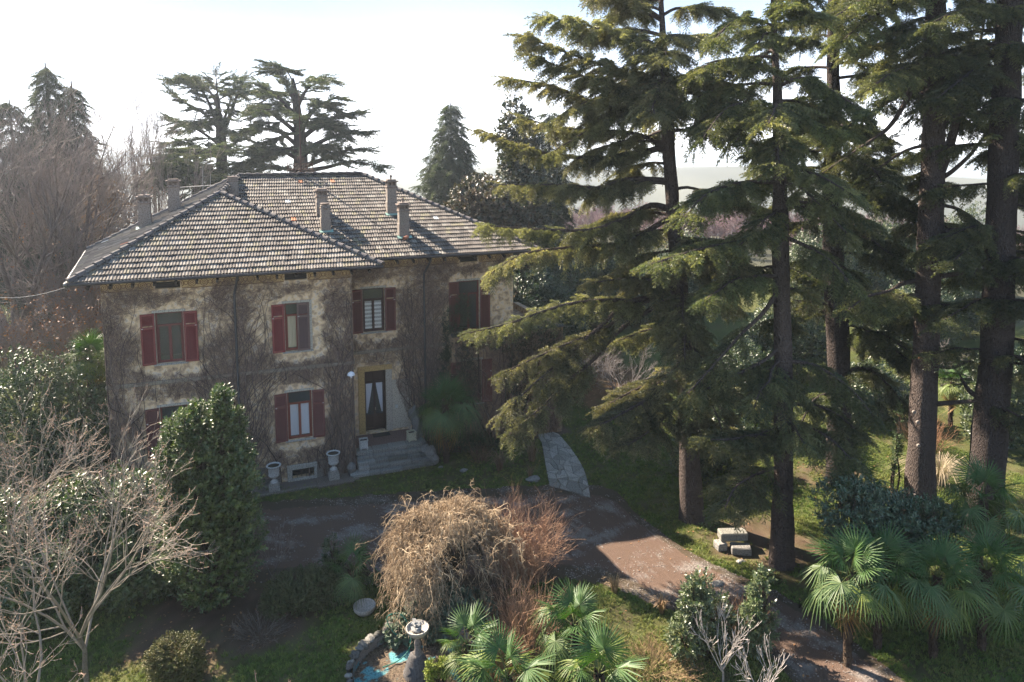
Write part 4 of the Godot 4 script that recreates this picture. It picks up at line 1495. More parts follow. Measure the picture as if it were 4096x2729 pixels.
	cedar("cedar", "slimmer cedar with low green boughs beside the stone blocks",
		[Vector3(18.46, -0.14, 12.46), Vector3(18.65, 2.93, 12.16), Vector3(18.78, 6.19, 11.82), Vector3(18.85, 8.85, 11.52), Vector3(18.89, 11.51, 11.21), Vector3(18.97, 14.32, 10.91), Vector3(18.98, 16.54, 10.64), Vector3(18.98, 18.75, 10.38), Vector3(19, 20.53, 10.17)], [0.38, 0.31, 0.28, 0.26, 0.24, 0.19, 0.13, 0.07, 0.02],
		[
			[[Vector3(18.98, 16.68, 10.63), Vector3(17.86, 17.01, 10.55), Vector3(16.67, 17.04, 10.49), Vector3(15.76, 16.64, 10.58)], 0.07, 1.3],
			[[Vector3(18.99, 18.31, 10.43), Vector3(17.63, 18.53, 10.31), Vector3(16.52, 17.67, 10.42)], 0.05, 1.1],
			[[Vector3(18.98, 15.21, 10.8), Vector3(17.81, 15.61, 10.91), Vector3(16.62, 15.44, 11.09), Vector3(15.51, 14.44, 11.39)], 0.08, 1.4],
			[[Vector3(18.99, 14.76, 10.86), Vector3(18.15, 15.32, 11.15), Vector3(17.18, 15.15, 11.48), Vector3(16.34, 14.3, 11.95)], 0.07, 1.2],
			[[Vector3(18.93, 12.99, 11.05), Vector3(17.27, 13.01, 11.06), Vector3(15.8, 12.62, 11.19), Vector3(14.83, 11.97, 11.54)], 0.08, 1.4],
			[[Vector3(18.88, 11.14, 11.26), Vector3(17.08, 11.09, 11.4), Vector3(15.27, 10.91, 11.55), Vector3(13.41, 10.55, 11.71)], 0.08, 1.4],
			[[Vector3(18.89, 9.81, 11.42), Vector3(16.95, 9.9, 11.63), Vector3(15.3, 9.37, 12.04)], 0.08, 1.3],
			[[Vector3(18.87, 9.51, 11.45), Vector3(18.05, 8.68, 11.58), Vector3(17.05, 7.97, 11.64), Vector3(15.98, 7.07, 11.69), Vector3(14.96, 6.26, 11.74)], 0.09, 1.3, 0.4],
			[[Vector3(18.8, 7.44, 11.67), Vector3(17.75, 6.93, 11.73), Vector3(16.24, 6.43, 11.6), Vector3(14.93, 5.84, 11.56)], 0.08, 1.2, 0.3],
			[[Vector3(18.7, 4.26, 12.02), Vector3(17.36, 4.72, 12.28), Vector3(16.07, 4.88, 12.58), Vector3(14.83, 5.2, 12.9)], 0.07, 1.1, 0.15],
			[[Vector3(18.67, 3.38, 12.11), Vector3(17.31, 3.43, 12.41), Vector3(16.14, 3.36, 12.79), Vector3(15.31, 3.05, 13.34)], 0.06, 1.1, 0.15],
			[[Vector3(18.72, 4.56, 11.99), Vector3(19.04, 4.91, 12.82), Vector3(19.16, 4.83, 13.63), Vector3(19.24, 4.44, 14.46)], 0.07, 1.2, 0.2],
			[[Vector3(18.72, 5.45, 11.88), Vector3(19.27, 5.6, 12.54), Vector3(19.74, 5.47, 13.2), Vector3(20.16, 4.93, 13.9)], 0.07, 1.2],
			[[Vector3(18.77, 6.93, 11.72), Vector3(19.45, 6.91, 12.45), Vector3(20.17, 6.33, 13.27), Vector3(20.58, 5.49, 13.99)], 0.08, 1.3],
			[[Vector3(18.87, 11.21, 11.24), Vector3(19.38, 10.85, 12.09), Vector3(19.73, 10.36, 12.9), Vector3(19.71, 9.77, 13.57)], 0.08, 1.4],
			[[Vector3(18.99, 14.76, 10.86), Vector3(19.44, 15.04, 11.57), Vector3(20.09, 14.73, 12.43), Vector3(20.47, 15.34, 13.08)], 0.07, 1.3],
			[[Vector3(18.99, 16.24, 10.68), Vector3(19.52, 16.49, 11.39), Vector3(20.19, 15.87, 12.26), Vector3(20.48, 15.28, 12.99)], 0.07, 1.4],
			[[Vector3(18.91, 12.1, 11.15), Vector3(19.64, 12.15, 12.12), Vector3(20.03, 11.37, 13.07)], 0.07, 1.2],
		],
		[[15, 0.68, 0.98, 3.4, 1.4, 180, 180], [6, 0.46, 0.7, 2.8, 3.0, 317, 70], [4, 0.42, 0.7, 3.0, 3.2, 130, 80], [4, 0.2, 0.42, 2.6, 2.6, 130, 80], [4, 0.16, 0.3, 2.2, 2.4, 310, 60]], mid)
	cedar("cedar", "dark cedar trunk in shade behind the slimmer cedar, ringed by hanging boughs",
		[Vector3(25.08, -0.16, 8.53), Vector3(25.21, 3.86, 8.09), Vector3(25.26, 6.44, 7.8), Vector3(25.22, 9.39, 7.43), Vector3(25.26, 12.16, 7.11), Vector3(25.43, 14.92, 6.84), Vector3(25.54, 17.69, 6.55), Vector3(25.7, 21.56, 6.14)], [0.5, 0.45, 0.43, 0.41, 0.36, 0.3, 0.24, 0.12],
		[
			[[Vector3(25.25, 11.79, 7.15), Vector3(24.1, 12.46, 7.03), Vector3(22.85, 13.47, 6.82), Vector3(21.61, 14.01, 6.67)], 0.12, 1.5, 0.45],
			[[Vector3(25.32, 12.62, 7.08), Vector3(26.41, 12.63, 7.79), Vector3(27.69, 11.83, 8.66), Vector3(28.46, 11.67, 9.26)], 0.11, 1.4],
			[[Vector3(25.34, 13.08, 7.03), Vector3(26.57, 14, 7.55), Vector3(27.32, 14.55, 7.94)], 0.10, 1.3],
			[[Vector3(25.25, 8.38, 7.57), Vector3(24.47, 8.64, 7.13), Vector3(23.6, 9.08, 6.63)], 0.08, 0.8],
			[[Vector3(25.27, 7.5, 7.68), Vector3(24.35, 7.64, 7.31), Vector3(23.32, 7.77, 6.9)], 0.06, 0.6],
			[[Vector3(25.27, 7.18, 7.72), Vector3(25.9, 7.69, 8.6), Vector3(26.83, 7.13, 9.73)], 0.09, 1.2],
			[[Vector3(25.26, 6.08, 7.85), Vector3(25.93, 6.45, 8.87), Vector3(26.76, 5.6, 10.1)], 0.09, 1.3],
			[[Vector3(25.24, 4.6, 8.02), Vector3(25.88, 5.02, 9.02), Vector3(26.52, 3.84, 10.22)], 0.09, 1.4],
			[[Vector3(25.21, 3.86, 8.09), Vector3(23.7, 3.72, 8.24), Vector3(22.5, 2.54, 8.62)], 0.08, 1.2],
		],
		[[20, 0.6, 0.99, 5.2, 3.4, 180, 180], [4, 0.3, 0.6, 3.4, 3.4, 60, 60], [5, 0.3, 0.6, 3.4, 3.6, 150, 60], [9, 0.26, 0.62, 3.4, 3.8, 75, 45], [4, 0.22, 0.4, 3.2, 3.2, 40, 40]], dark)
	cedar("cedar", "thick grey cedar trunk with pale pruning scars and few low boughs",
		[Vector3(25.63, -0.16, 11.87), Vector3(25.86, 3.18, 11.56), Vector3(26.11, 6.18, 11.29), Vector3(26.4, 9.84, 10.96), Vector3(26.65, 12.85, 10.69), Vector3(26.84, 16.01, 10.38), Vector3(27.04, 19.85, 9.99), Vector3(27.18, 22.51, 9.72)], [0.52, 0.46, 0.45, 0.43, 0.41, 0.36, 0.33, 0.28],
		[
			[[Vector3(26.75, 12.85, 10.73), Vector3(27.17, 14.18, 10.86), Vector3(27.41, 15.34, 10.94), Vector3(27.68, 16.4, 11.04), Vector3(28.06, 17.94, 11.13), Vector3(28.23, 19.4, 11.15)], 0.22, 1.2, 0.6],
			[[Vector3(26.91, 17.51, 10.23), Vector3(25.96, 16.64, 10.22), Vector3(25.29, 15.73, 10.32), Vector3(24.52, 14.91, 10.38), Vector3(23.46, 14.26, 10.3), Vector3(22.54, 13.76, 10.26), Vector3(21.47, 13.15, 10.17)], 0.14, 0.9, 0.55],
			[[Vector3(26.97, 18.85, 10.09), Vector3(25.55, 18.31, 10.11), Vector3(24.14, 18.01, 10.11), Vector3(22.69, 17.66, 10.1)], 0.13, 1.5, 0.4],
			[[Vector3(27.03, 19.68, 10.01), Vector3(25.07, 19.52, 10.14), Vector3(23.17, 18.73, 10.37), Vector3(21.61, 17.82, 10.74)], 0.11, 1.7, 0.3],
			[[Vector3(27.08, 20.85, 9.89), Vector3(24.84, 20.46, 10.08), Vector3(22.83, 19.46, 10.44), Vector3(20.9, 18.51, 10.82)], 0.11, 1.8, 0.25],
			[[Vector3(27.06, 20.35, 9.94), Vector3(27.01, 19.99, 10.9), Vector3(27.04, 19.33, 11.92), Vector3(27.17, 19, 12.95)], 0.1, 1.5, 0.3],
			[[Vector3(27.01, 13.05, 10.8), Vector3(27.1, 13.32, 11.15), Vector3(27.42, 13.92, 11.55), Vector3(27.64, 14.55, 11.9), Vector3(27.9, 14.73, 12.32), Vector3(28.46, 14.65, 12.89)], 0.1, 0.8, 0.5],
			[[Vector3(26.68, 10.96, 10.93), Vector3(27.33, 11.1, 11.67), Vector3(27.95, 11.1, 12.4), Vector3(28.82, 11.12, 13.24)], 0.12, 0.7, 0.5],
			[[Vector3(26.61, 9.21, 11.11), Vector3(27.11, 9.46, 11.78), Vector3(27.52, 9.6, 12.42), Vector3(28.6, 9.43, 13.36)], 0.11, 0.9, 0.4],
			[[Vector3(26.21, 9.13, 10.97), Vector3(25.04, 9.1, 11.06), Vector3(24.11, 8.91, 11.27), Vector3(22.85, 8.77, 11.34), Vector3(21.69, 8.3, 11.49)], 0.11, 1.1, 0.45],
			[[Vector3(26.26, 8.34, 11.08), Vector3(25.12, 8.63, 11.26), Vector3(23.84, 8.6, 11.42), Vector3(22.58, 8.25, 11.62)], 0.07, 1.0, 0.3],
			[[Vector3(26.32, 5.84, 11.41), Vector3(26.96, 5.8, 11.8), Vector3(27.46, 6.09, 12.1), Vector3(27.96, 5.8, 12.47)], 0.08, 0.8, 0.5],
			[[Vector3(26.1, 4.34, 11.5), Vector3(26.39, 4.66, 12.33), Vector3(26.59, 4.95, 13.13), Vector3(26.82, 4.94, 13.98), Vector3(27.09, 4.59, 14.87)], 0.11, 0.8, 0.6],
			[[Vector3(26.75, 14.35, 10.55), Vector3(25.52, 14.1, 10.43), Vector3(24.39, 13.53, 10.39), Vector3(23.43, 12.89, 10.42)], 0.08, 1.2, 0.3],
			[[Vector3(26.61, 12.01, 10.78), Vector3(27.21, 11.87, 11.35), Vector3(27.83, 11.24, 11.98), Vector3(28.26, 10.63, 12.55)], 0.08, 1.1, 0.3],
		],
		[[13, 0.76, 0.99, 5.0, 4.2, 180, 180], [5, 0.5, 0.8, 3.6, 4.4, 130, 70], [4, 0.36, 0.6, 3.0, 3.0, 120, 60], [4, 0.8, 0.97, 4.5, 4.5, 280, 50]], mid)
	cedar("cedar", "blackish cedar with the thickest trunk, standing at the right border of the garden",
		[Vector3(26.52, -0.22, 13.73), Vector3(26.82, 2.79, 13.48), Vector3(27.21, 6.11, 13.23), Vector3(27.48, 9.27, 12.95), Vector3(27.73, 12.43, 12.66), Vector3(27.96, 15.6, 12.37), Vector3(28.21, 18.76, 12.08), Vector3(28.39, 21.93, 11.77)], [0.64, 0.56, 0.52, 0.5, 0.46, 0.43, 0.4, 0.35],
		[
			[[Vector3(28.11, 18.6, 12.06), Vector3(26.4, 19.07, 12.25), Vector3(24.74, 18.76, 12.55), Vector3(23.12, 18.17, 12.9)], 0.1, 1.3, 0.25],
			[[Vector3(28.03, 16.71, 12.26), Vector3(26.31, 16.93, 12.47), Vector3(24.78, 16.39, 12.85), Vector3(23.3, 15.74, 13.26)], 0.1, 1.3, 0.25],
			[[Vector3(28.05, 15.92, 12.36), Vector3(27.12, 15.82, 13.53), Vector3(26.31, 15.16, 14.81)], 0.08, 1.2, 0.2],
			[[Vector3(27.63, 11.01, 12.79), Vector3(26, 10.79, 13.01), Vector3(24.55, 10.29, 13.32)], 0.07, 1.0, 0.25],
			[[Vector3(27.38, 8.48, 13), Vector3(27.01, 8.87, 14), Vector3(26.69, 8.67, 15.09)], 0.09, 1.3, 0.2],
			[[Vector3(27.22, 6.42, 13.19), Vector3(26.93, 6.9, 14.21), Vector3(26.59, 6.35, 15.33)], 0.09, 1.2, 0.2],
			[[Vector3(26.94, 5.08, 13.25), Vector3(26.59, 5.18, 12.92), Vector3(26.46, 5.52, 12.65), Vector3(26.48, 5.79, 12.45)], 0.14, 0.6, 0.6],
			[[Vector3(26.97, 3.89, 13.4), Vector3(26.9, 4.42, 14.12), Vector3(27.14, 5.08, 14.94)], 0.12, 0.6, 0.5],
			[[Vector3(27.7, 12.91, 12.59), Vector3(27.43, 13.26, 13.53), Vector3(27.34, 12.86, 14.62)], 0.1, 1.1, 0.3],
			[[Vector3(27.87, 15.28, 12.37), Vector3(27.03, 15.35, 12.4), Vector3(26.05, 15.48, 12.37), Vector3(25.26, 16.07, 12.35)], 0.11, 1.0, 0.4],
		],
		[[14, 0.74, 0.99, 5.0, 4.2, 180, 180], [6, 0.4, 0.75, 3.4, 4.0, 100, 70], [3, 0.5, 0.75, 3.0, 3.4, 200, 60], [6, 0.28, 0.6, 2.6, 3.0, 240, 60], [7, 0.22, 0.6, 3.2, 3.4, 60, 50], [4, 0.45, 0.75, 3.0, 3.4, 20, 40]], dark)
	var t: Node3D = get_node("cedar_003")
	for q: Vector3 in [Vector3(25.97, 9.7, 11.29), Vector3(25.52, 6.28, 11.56), Vector3(25.21, 4.22, 11.7), Vector3(25.34, 3.84, 11.79), Vector3(25.32, 2.96, 11.9), Vector3(25.1, 1.08, 12.05)]:
		var b := MB.new()
		b.col = Color(0.21, 0.175, 0.15) if q.y > 7.0 or q.y < 5.5 else Color(0.34, 0.15, 0.08)
		b.lathe([Vector2(0.07, -0.06), Vector2(0.07, 0.0), Vector2(0.055, 0.012), Vector2(0.0, 0.012)], 12)
		var o := obj("pruning_scar", b, M.wood, t)
		o.transform = Transform3D(Basis(Vector3.RIGHT, PI / 2).rotated(Vector3.UP, -0.36), q - t.position)


# ---------------------------------------------------------------- bare trees
func grow(mb: MB, p: Vector3, d: Vector3, l: float, r: float, lv: int, o: Dictionary, tips: Array) -> void:
	var top: int = o.levels
	var segs := 5 if lv < top - 1 else 4
	var pts := [p]
	var g: float = o.gnarl
	for i in segs:
		d = (d + rdir() * g + Vector3.UP * float(o.up)).normalized()
		p += d * l / segs
		pts.append(p)
	var sides: int = 7 if lv == 0 else 5 if lv == 1 else 4 if lv == 2 else 3
	mb.col = (o.bark as Color).lerp(o.twig, clampf(float(lv) / top + rr(-0.1, 0.1), 0, 1))
	var tip_r := maxf(r * 0.45, float(o.get("min_r", 0.003)))
	mb.tube(pts, taper(pts.size(), r, tip_r), sides, lv == top)
	if lv >= top:
		tips.append([p, d])
		return
	var n: int = o.kids[lv]
	for i in n:
		var f := rr(o.get("from", 0.25), 1.0) if i < n - 1 else 1.0
		var a := along(pts, f)
		var td := tang(pts, f)
		var side := td.cross(rdir()).normalized()
		var sp: float = o.spread * rr(0.6, 1.3) if i < n - 1 else o.spread * 0.35
		var nd := (td + side * sp).normalized()
		grow(mb, a, nd, l * float(o.shrink) * rr(0.65, 1.15) * (1.25 - 0.5 * f), maxf(lerpf(r, tip_r, f) * rr(0.5, 0.7), float(o.get("min_r", 0.003))), lv + 1, o, tips)

func bare_tree(called: String, label: String, category: String, at: Vector3, h: float, r: float, o: Dictionary, seed_: int) -> Node3D:
	rng.seed = seed_
	var t := thing(called, label, category, at, 0, o.get("group", ""))
	var trunk := MB.new()
	trunk.col = o.bark
	var tp := [Vector3(0, -0.2, 0)]
	var lean: Vector3 = o.get("lean", Vector3.ZERO)
	var bole: float = h * o.get("bole", 0.3)
	for i in 4: tp.append(Vector3(0, bole * (i + 1) / 4.0, 0) + lean * bole * (i + 1) / 4.0 + Vector3(rr(-1, 1), 0, rr(-1, 1)) * bole * 0.03)
	trunk.tube(tp, taper(5, r * 1.15, r * 0.85), 9)
	obj("trunk", trunk, M.bark, t)
	var br := MB.new()
	var tips := []
	var n: int = o.get("mains", 5)
	for i in n:
		var az := TAU * (i + rr(-0.3, 0.3)) / n
		var d: Vector3 = (Vector3(sin(az), 0, cos(az)) * o.get("open", 0.6) + Vector3.UP + lean).normalized()
		grow(br, tp[4] if i < 3 else tp[3], d, (h - bole) * o.get("first", 0.45) * rr(0.85, 1.15), r * rr(0.45, 0.6), 0, o, tips)
	obj("branches", br, M.twig, t, "stuff")
	if o.has("leaf"):
		var lm := MB.new()
		lm.quad(Vector3(-0.01, 0, 0), Vector3(0.03, 0.0, 0.025), Vector3(0.08, -0.01, 0), Vector3(0.03, 0.01, -0.025))
		var xf := []
		var cs := []
		for q: Array in tips:
			if rng.randf() > float(o.leaf): continue
			for k in 3:
				xf.append(facing((q[0] as Vector3) + rdir() * 0.12, rdir(), rdir(), rr(0.8, 1.6)))
				cs.append(pick(Color(0.16, 0.06, 0.03), Color(0.30, 0.14, 0.06), 0.2))
		scatter("dead_leaves", lm.mesh(), M.leaf, xf, cs, t)
	if o.has("bud"):
		var bm := MB.new()
		var s: float = o.bud
		bm.tube([Vector3(0, 0, 0), Vector3(s, 0, 0), Vector3(s * 2.2, 0, 0)], [s * 0.4, s * 0.6, s * 0.1], 4)
		var xf := []
		var cs := []
		for q: Array in tips:
			for k in 3:
				xf.append(facing((q[0] as Vector3) - (q[1] as Vector3) * 0.07 * k, ((q[1] as Vector3) + rdir() * (0.6 * k)).normalized(), rdir(), rr(0.8, 1.2)))
				cs.append(pick(Color(0.22, 0.13, 0.09), Color(0.36, 0.24, 0.17), 0.2))
		scatter("buds", bm.mesh(), M.twig, xf, cs, t)
	return t


# ---------------------------------------------------------------- leafy plants
var rosettes := {}

func rosette(key: String, n: int, l: float, w: float, stem: float, open: float) -> ArrayMesh:
	if rosettes.has(key): return rosettes[key]
	var b := MB.new()
	for i in n:
		var a := i * 2.4 + rr(-0.3, 0.3)
		var y := stem * (float(i) / n)
		var el := open * rr(0.5, 1.1) * (1.0 - 0.4 * float(i) / n)
		var d := Vector3(cos(a) * sin(el), cos(el), sin(a) * sin(el))
		var s := d.cross(Vector3.UP).normalized()
		var ln := l * rr(0.75, 1.15)
		var p := Vector3(0, y, 0)
		var up := s.cross(d)
		var mid := p + d * ln * 0.5 - up * 0.06 * ln
		var tip := p + d * ln - Vector3.UP * ln * 0.12
		var sh := rr(0.8, 1.2)
		b.col = Color(sh, sh, sh)
		b.tri(p, tip, mid + s * w + up * 0.12 * w)
		b.tri(p, mid - s * w + up * 0.12 * w, tip)
	rosettes[key] = b.mesh()
	return rosettes[key]

# blobs: [centre, radii]; leaves sit in the outer shell of the blobs, thinned by noise so that gaps show
func leafy(called: String, label: String, category: String, at: Vector3, blobs: Array, per_m2: float, key: String, ca: Color, cb: Color, o := {}) -> Node3D:
	rng.seed = hash(label) % 100000
	var t := thing(called, label, category, at, 0, o.get("group", ""))
	var wood := MB.new()
	wood.col = o.get("bark", Color(0.08, 0.065, 0.05))
	var xf := []
	var cs := []
	var nz: float = o.get("nz", 1.6)
	for q: Array in blobs:
		var c: Vector3 = q[0]
		var r: Vector3 = q[1]
		var foot := Vector3(c.x * 0.3, -0.1, c.z * 0.3)
		for k in 3: wood.tube(smooth_path([foot + rdir() * 0.08, foot.lerp(c, 0.5) + rdir() * 0.15, c + rdir() * r.x * 0.3, c + Vector3(rr(-0.5, 0.5) * r.x, r.y * 0.7, rr(-0.5, 0.5) * r.z)], 3), taper(10, o.get("stem_r", 0.05), 0.01), 5)
		var area := 4.0 * PI * pow((pow(r.x * r.y, 1.6) + pow(r.x * r.z, 1.6) + pow(r.y * r.z, 1.6)) / 3.0, 1 / 1.6)
		for i in int(area * per_m2 * 1.9):
			var d := rdir()
			var k := pow(rng.randf(), 0.3)
			var lump := 1.0 + 0.34 * noise.get_noise_3d((c.x + d.x * r.x) * nz + at.x, (c.y + d.y * r.y) * nz, (c.z + d.z * r.z) * nz + at.z)
			var p := c + d * r * k * lump
			if p.y < 0.05: continue
			if noise.get_noise_3d(p.x * nz * 2.0 + 31.0, p.y * nz * 2.0, p.z * nz * 2.0) < o.get("gap", -0.22): continue
			var out := (d / r).normalized()
			var y: Vector3 = (out * 0.8 + Vector3.UP * o.get("rise", 0.5) + rdir() * 0.55).normalized()
			var x: Vector3 = y.cross(rdir()).normalized()
			var s := rr(0.8, 1.4)
			xf.append(Transform3D(Basis(x * s, y * s, x.cross(y) * s), p))
			cs.append(pick(ca, cb, 0.2))
	obj("stem", wood, M.bark, t)
	scatter("foliage", rosettes[key], M[o.get("mat", "leaf_gloss")], xf, cs, t)
	return t


# ---------------------------------------------------------------- fan palms
var fan_meshes := {}

func fan(key: String, segs: int, radius: float, petiole: float, droop: float, bend: float, ca: Color, cb: Color) -> ArrayMesh:
	if fan_meshes.has(key): return fan_meshes[key]
	var b := MB.new()
	b.col = Color(0.10, 0.12, 0.04) if ca.g > ca.r else ca
	var hub := Vector3(petiole, -droop * petiole * 0.35, 0)
	b.tube([Vector3.ZERO, hub * 0.5 + Vector3.UP * 0.04 * petiole, hub], [0.016, 0.011, 0.008], 4)
	var fwd := (hub - hub * 0.5 - Vector3.UP * 0.04 * petiole).normalized()
	fwd = (fwd + Vector3.DOWN * bend).normalized()
	for i in segs:
		var a := lerpf(-2.5, 2.5, (i + 0.5) / segs)
		var d := (fwd * cos(a) + Vector3(0, 0, 1) * sin(a) + fwd.cross(Vector3(0, 0, 1)) * (0.38 * absf(sin(a)) + rr(-0.07, 0.07))).normalized()
		var side := (fwd * -sin(a) + Vector3(0, 0, 1) * cos(a)).normalized()
		var up := side.cross(d)
		if up.y < 0: up = -up
		var l := radius * (1.0 - 0.18 * absf(a) / 2.5) * rr(0.88, 1.08)
		var w := radius * 5.0 / segs * 0.15
		var pts := [hub, hub + d * l * 0.42 + up * 0.05 * l, hub + d * l * 0.78 - Vector3.UP * droop * l * 0.12, hub + d * l * 0.97 - Vector3.UP * droop * l * rr(0.28, 0.6)]
		var ws := [0.004, w, w * 0.72, 0.003]
		b.col = pick(ca, cb, 0.15)
		for k in 3:
			var p0: Vector3 = pts[k]
			var p1: Vector3 = pts[k + 1]
			var f := up * 0.35
			b.quad(p0, p1, p1 + (side + f) * ws[k + 1], p0 + (side + f) * ws[k])
			b.quad(p0 + (-side + f) * ws[k], p1 + (-side + f) * ws[k + 1], p1, p0)
	fan_meshes[key] = b.mesh()
	return fan_meshes[key]

func make_fans() -> void:
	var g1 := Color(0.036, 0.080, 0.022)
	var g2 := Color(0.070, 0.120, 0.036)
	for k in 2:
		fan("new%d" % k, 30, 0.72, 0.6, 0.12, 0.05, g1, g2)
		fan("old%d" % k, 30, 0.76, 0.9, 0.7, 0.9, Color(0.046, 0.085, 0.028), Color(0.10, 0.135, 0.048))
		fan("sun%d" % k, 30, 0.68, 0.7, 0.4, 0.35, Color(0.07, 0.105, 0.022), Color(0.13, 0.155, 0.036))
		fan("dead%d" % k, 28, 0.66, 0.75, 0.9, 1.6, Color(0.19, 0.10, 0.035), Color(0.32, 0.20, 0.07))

func palm(label: String, at: Vector3, h: float, n: int, s: float, o := {}) -> Node3D:
	rng.seed = hash(label) % 100000
	var t := thing("fan_palm", label, "palm", at, 0, o.get("group", "fan palms in the garden"))
	if h > 0.15:
		var tr := MB.new()
		tr.col = Color(0.085, 0.062, 0.045)
		var pts := []
		var rad := []
		for i in 9:
			pts.append(Vector3(0.03 * sin(i * 1.3), -0.1 + (h + 0.1) * i / 8.0, 0.03 * cos(i * 1.7)))
			rad.append((0.10 + 0.02 * (i % 2)) * (1.0 if i < 7 else 1.2) * s)
		tr.tube(pts, rad, 10)
		for i in int(h * 60):   # old leaf bases
			var a := rr(0, TAU)
			var y := rr(0.1, h)
			var d := Vector3(cos(a), 0, sin(a))
			tr.tri(Vector3(0, y, 0) + d * 0.10 * s + d.cross(Vector3.UP) * 0.03, Vector3(0, y, 0) + d * 0.10 * s - d.cross(Vector3.UP) * 0.03, Vector3(0, y + rr(0.08, 0.2), 0) + d * rr(0.15, 0.22) * s)
		obj("trunk", tr, M.bark, t)
	var kind: String = o.get("kind", "old")
	var dead: int = o.get("dead", 3)
	for i in n:
		var f := (i + 0.5) / n        # 0 upright and young, 1 low and old
		var az := i * 2.4 + rr(-0.25, 0.25)
		var el := lerpf(1.35, -0.7, pow(f, 0.9)) + rr(-0.2, 0.2)
		var key := ("new" if f < 0.35 else kind) + str(i % 2)
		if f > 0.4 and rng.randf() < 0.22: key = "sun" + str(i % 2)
		if i >= n - dead:
			key = "dead" + str(i % 2)
			el = rr(-1.2, -0.8)
		var dir := Vector3(cos(az) * cos(el), sin(el), sin(az) * cos(el))
		var fr := obj("frond", fan_meshes[key], M.palm, t)
		fr.transform = facing(Vector3(0, h - 0.15 * f * s, 0), dir, (Vector3.UP + rdir() * 0.25).normalized(), s * rr(0.85, 1.12))
	return t


# ---------------------------------------------------------------- behind the house
func on_ground(p: Vector3) -> Vector3: return Vector3(p.x, height(p.x, p.z), p.z)

func spruce(label: String, at: Vector3, h: float, r: float, n: int, ca: Color, cb: Color, low := 0.12, group := "") -> void:
	rng.seed = hash(label) % 100000
	var t := thing("spruce", label, "tree", at, 0, group)
	obj("trunk", trunk_mesh([Vector3(0, -0.3, 0), Vector3(0, h * 0.5, 0), Vector3(0, h, 0)], [h * 0.018, h * 0.011, 0.02], 8, Color(0.06, 0.05, 0.045)), M.bark, t)
	var st := Store.new()
	var wood := MB.new()
	wood.col = Color(0.06, 0.05, 0.045)
	for i in n:
		var f := pow((i + rng.randf()) / n, 0.85)
		var y := h * lerpf(low, 0.985, f)
		var l := r * pow(1.0 - f, 0.8) * rr(0.65, 1.15) + 0.25
		var az := i * 2.4 + rr(-0.4, 0.4)
		var d := Vector3(sin(az), 0, cos(az))
		var pts := []
		for j in 5: pts.append(Vector3(0, y, 0) + d * l * j / 4.0 + Vector3.UP * l * (0.18 * j / 4.0 - 0.42 * pow(j / 4.0, 1.6)))
		wood.tube(pts, taper(5, 0.02 + l * 0.012, 0.01), 4)
		dress(pts, l * 0.42 + 0.2, 0.12, st, null, {"ca": ca, "cb": cb, "step": 0.34, "gap": 0.38, "scale": 1.7, "droop": 0.6, "hang": 0.5, "skip": 0.05})
	obj("boughs", wood, M.bark, t, "stuff")
	crown(st, t, sprays, M.needle)

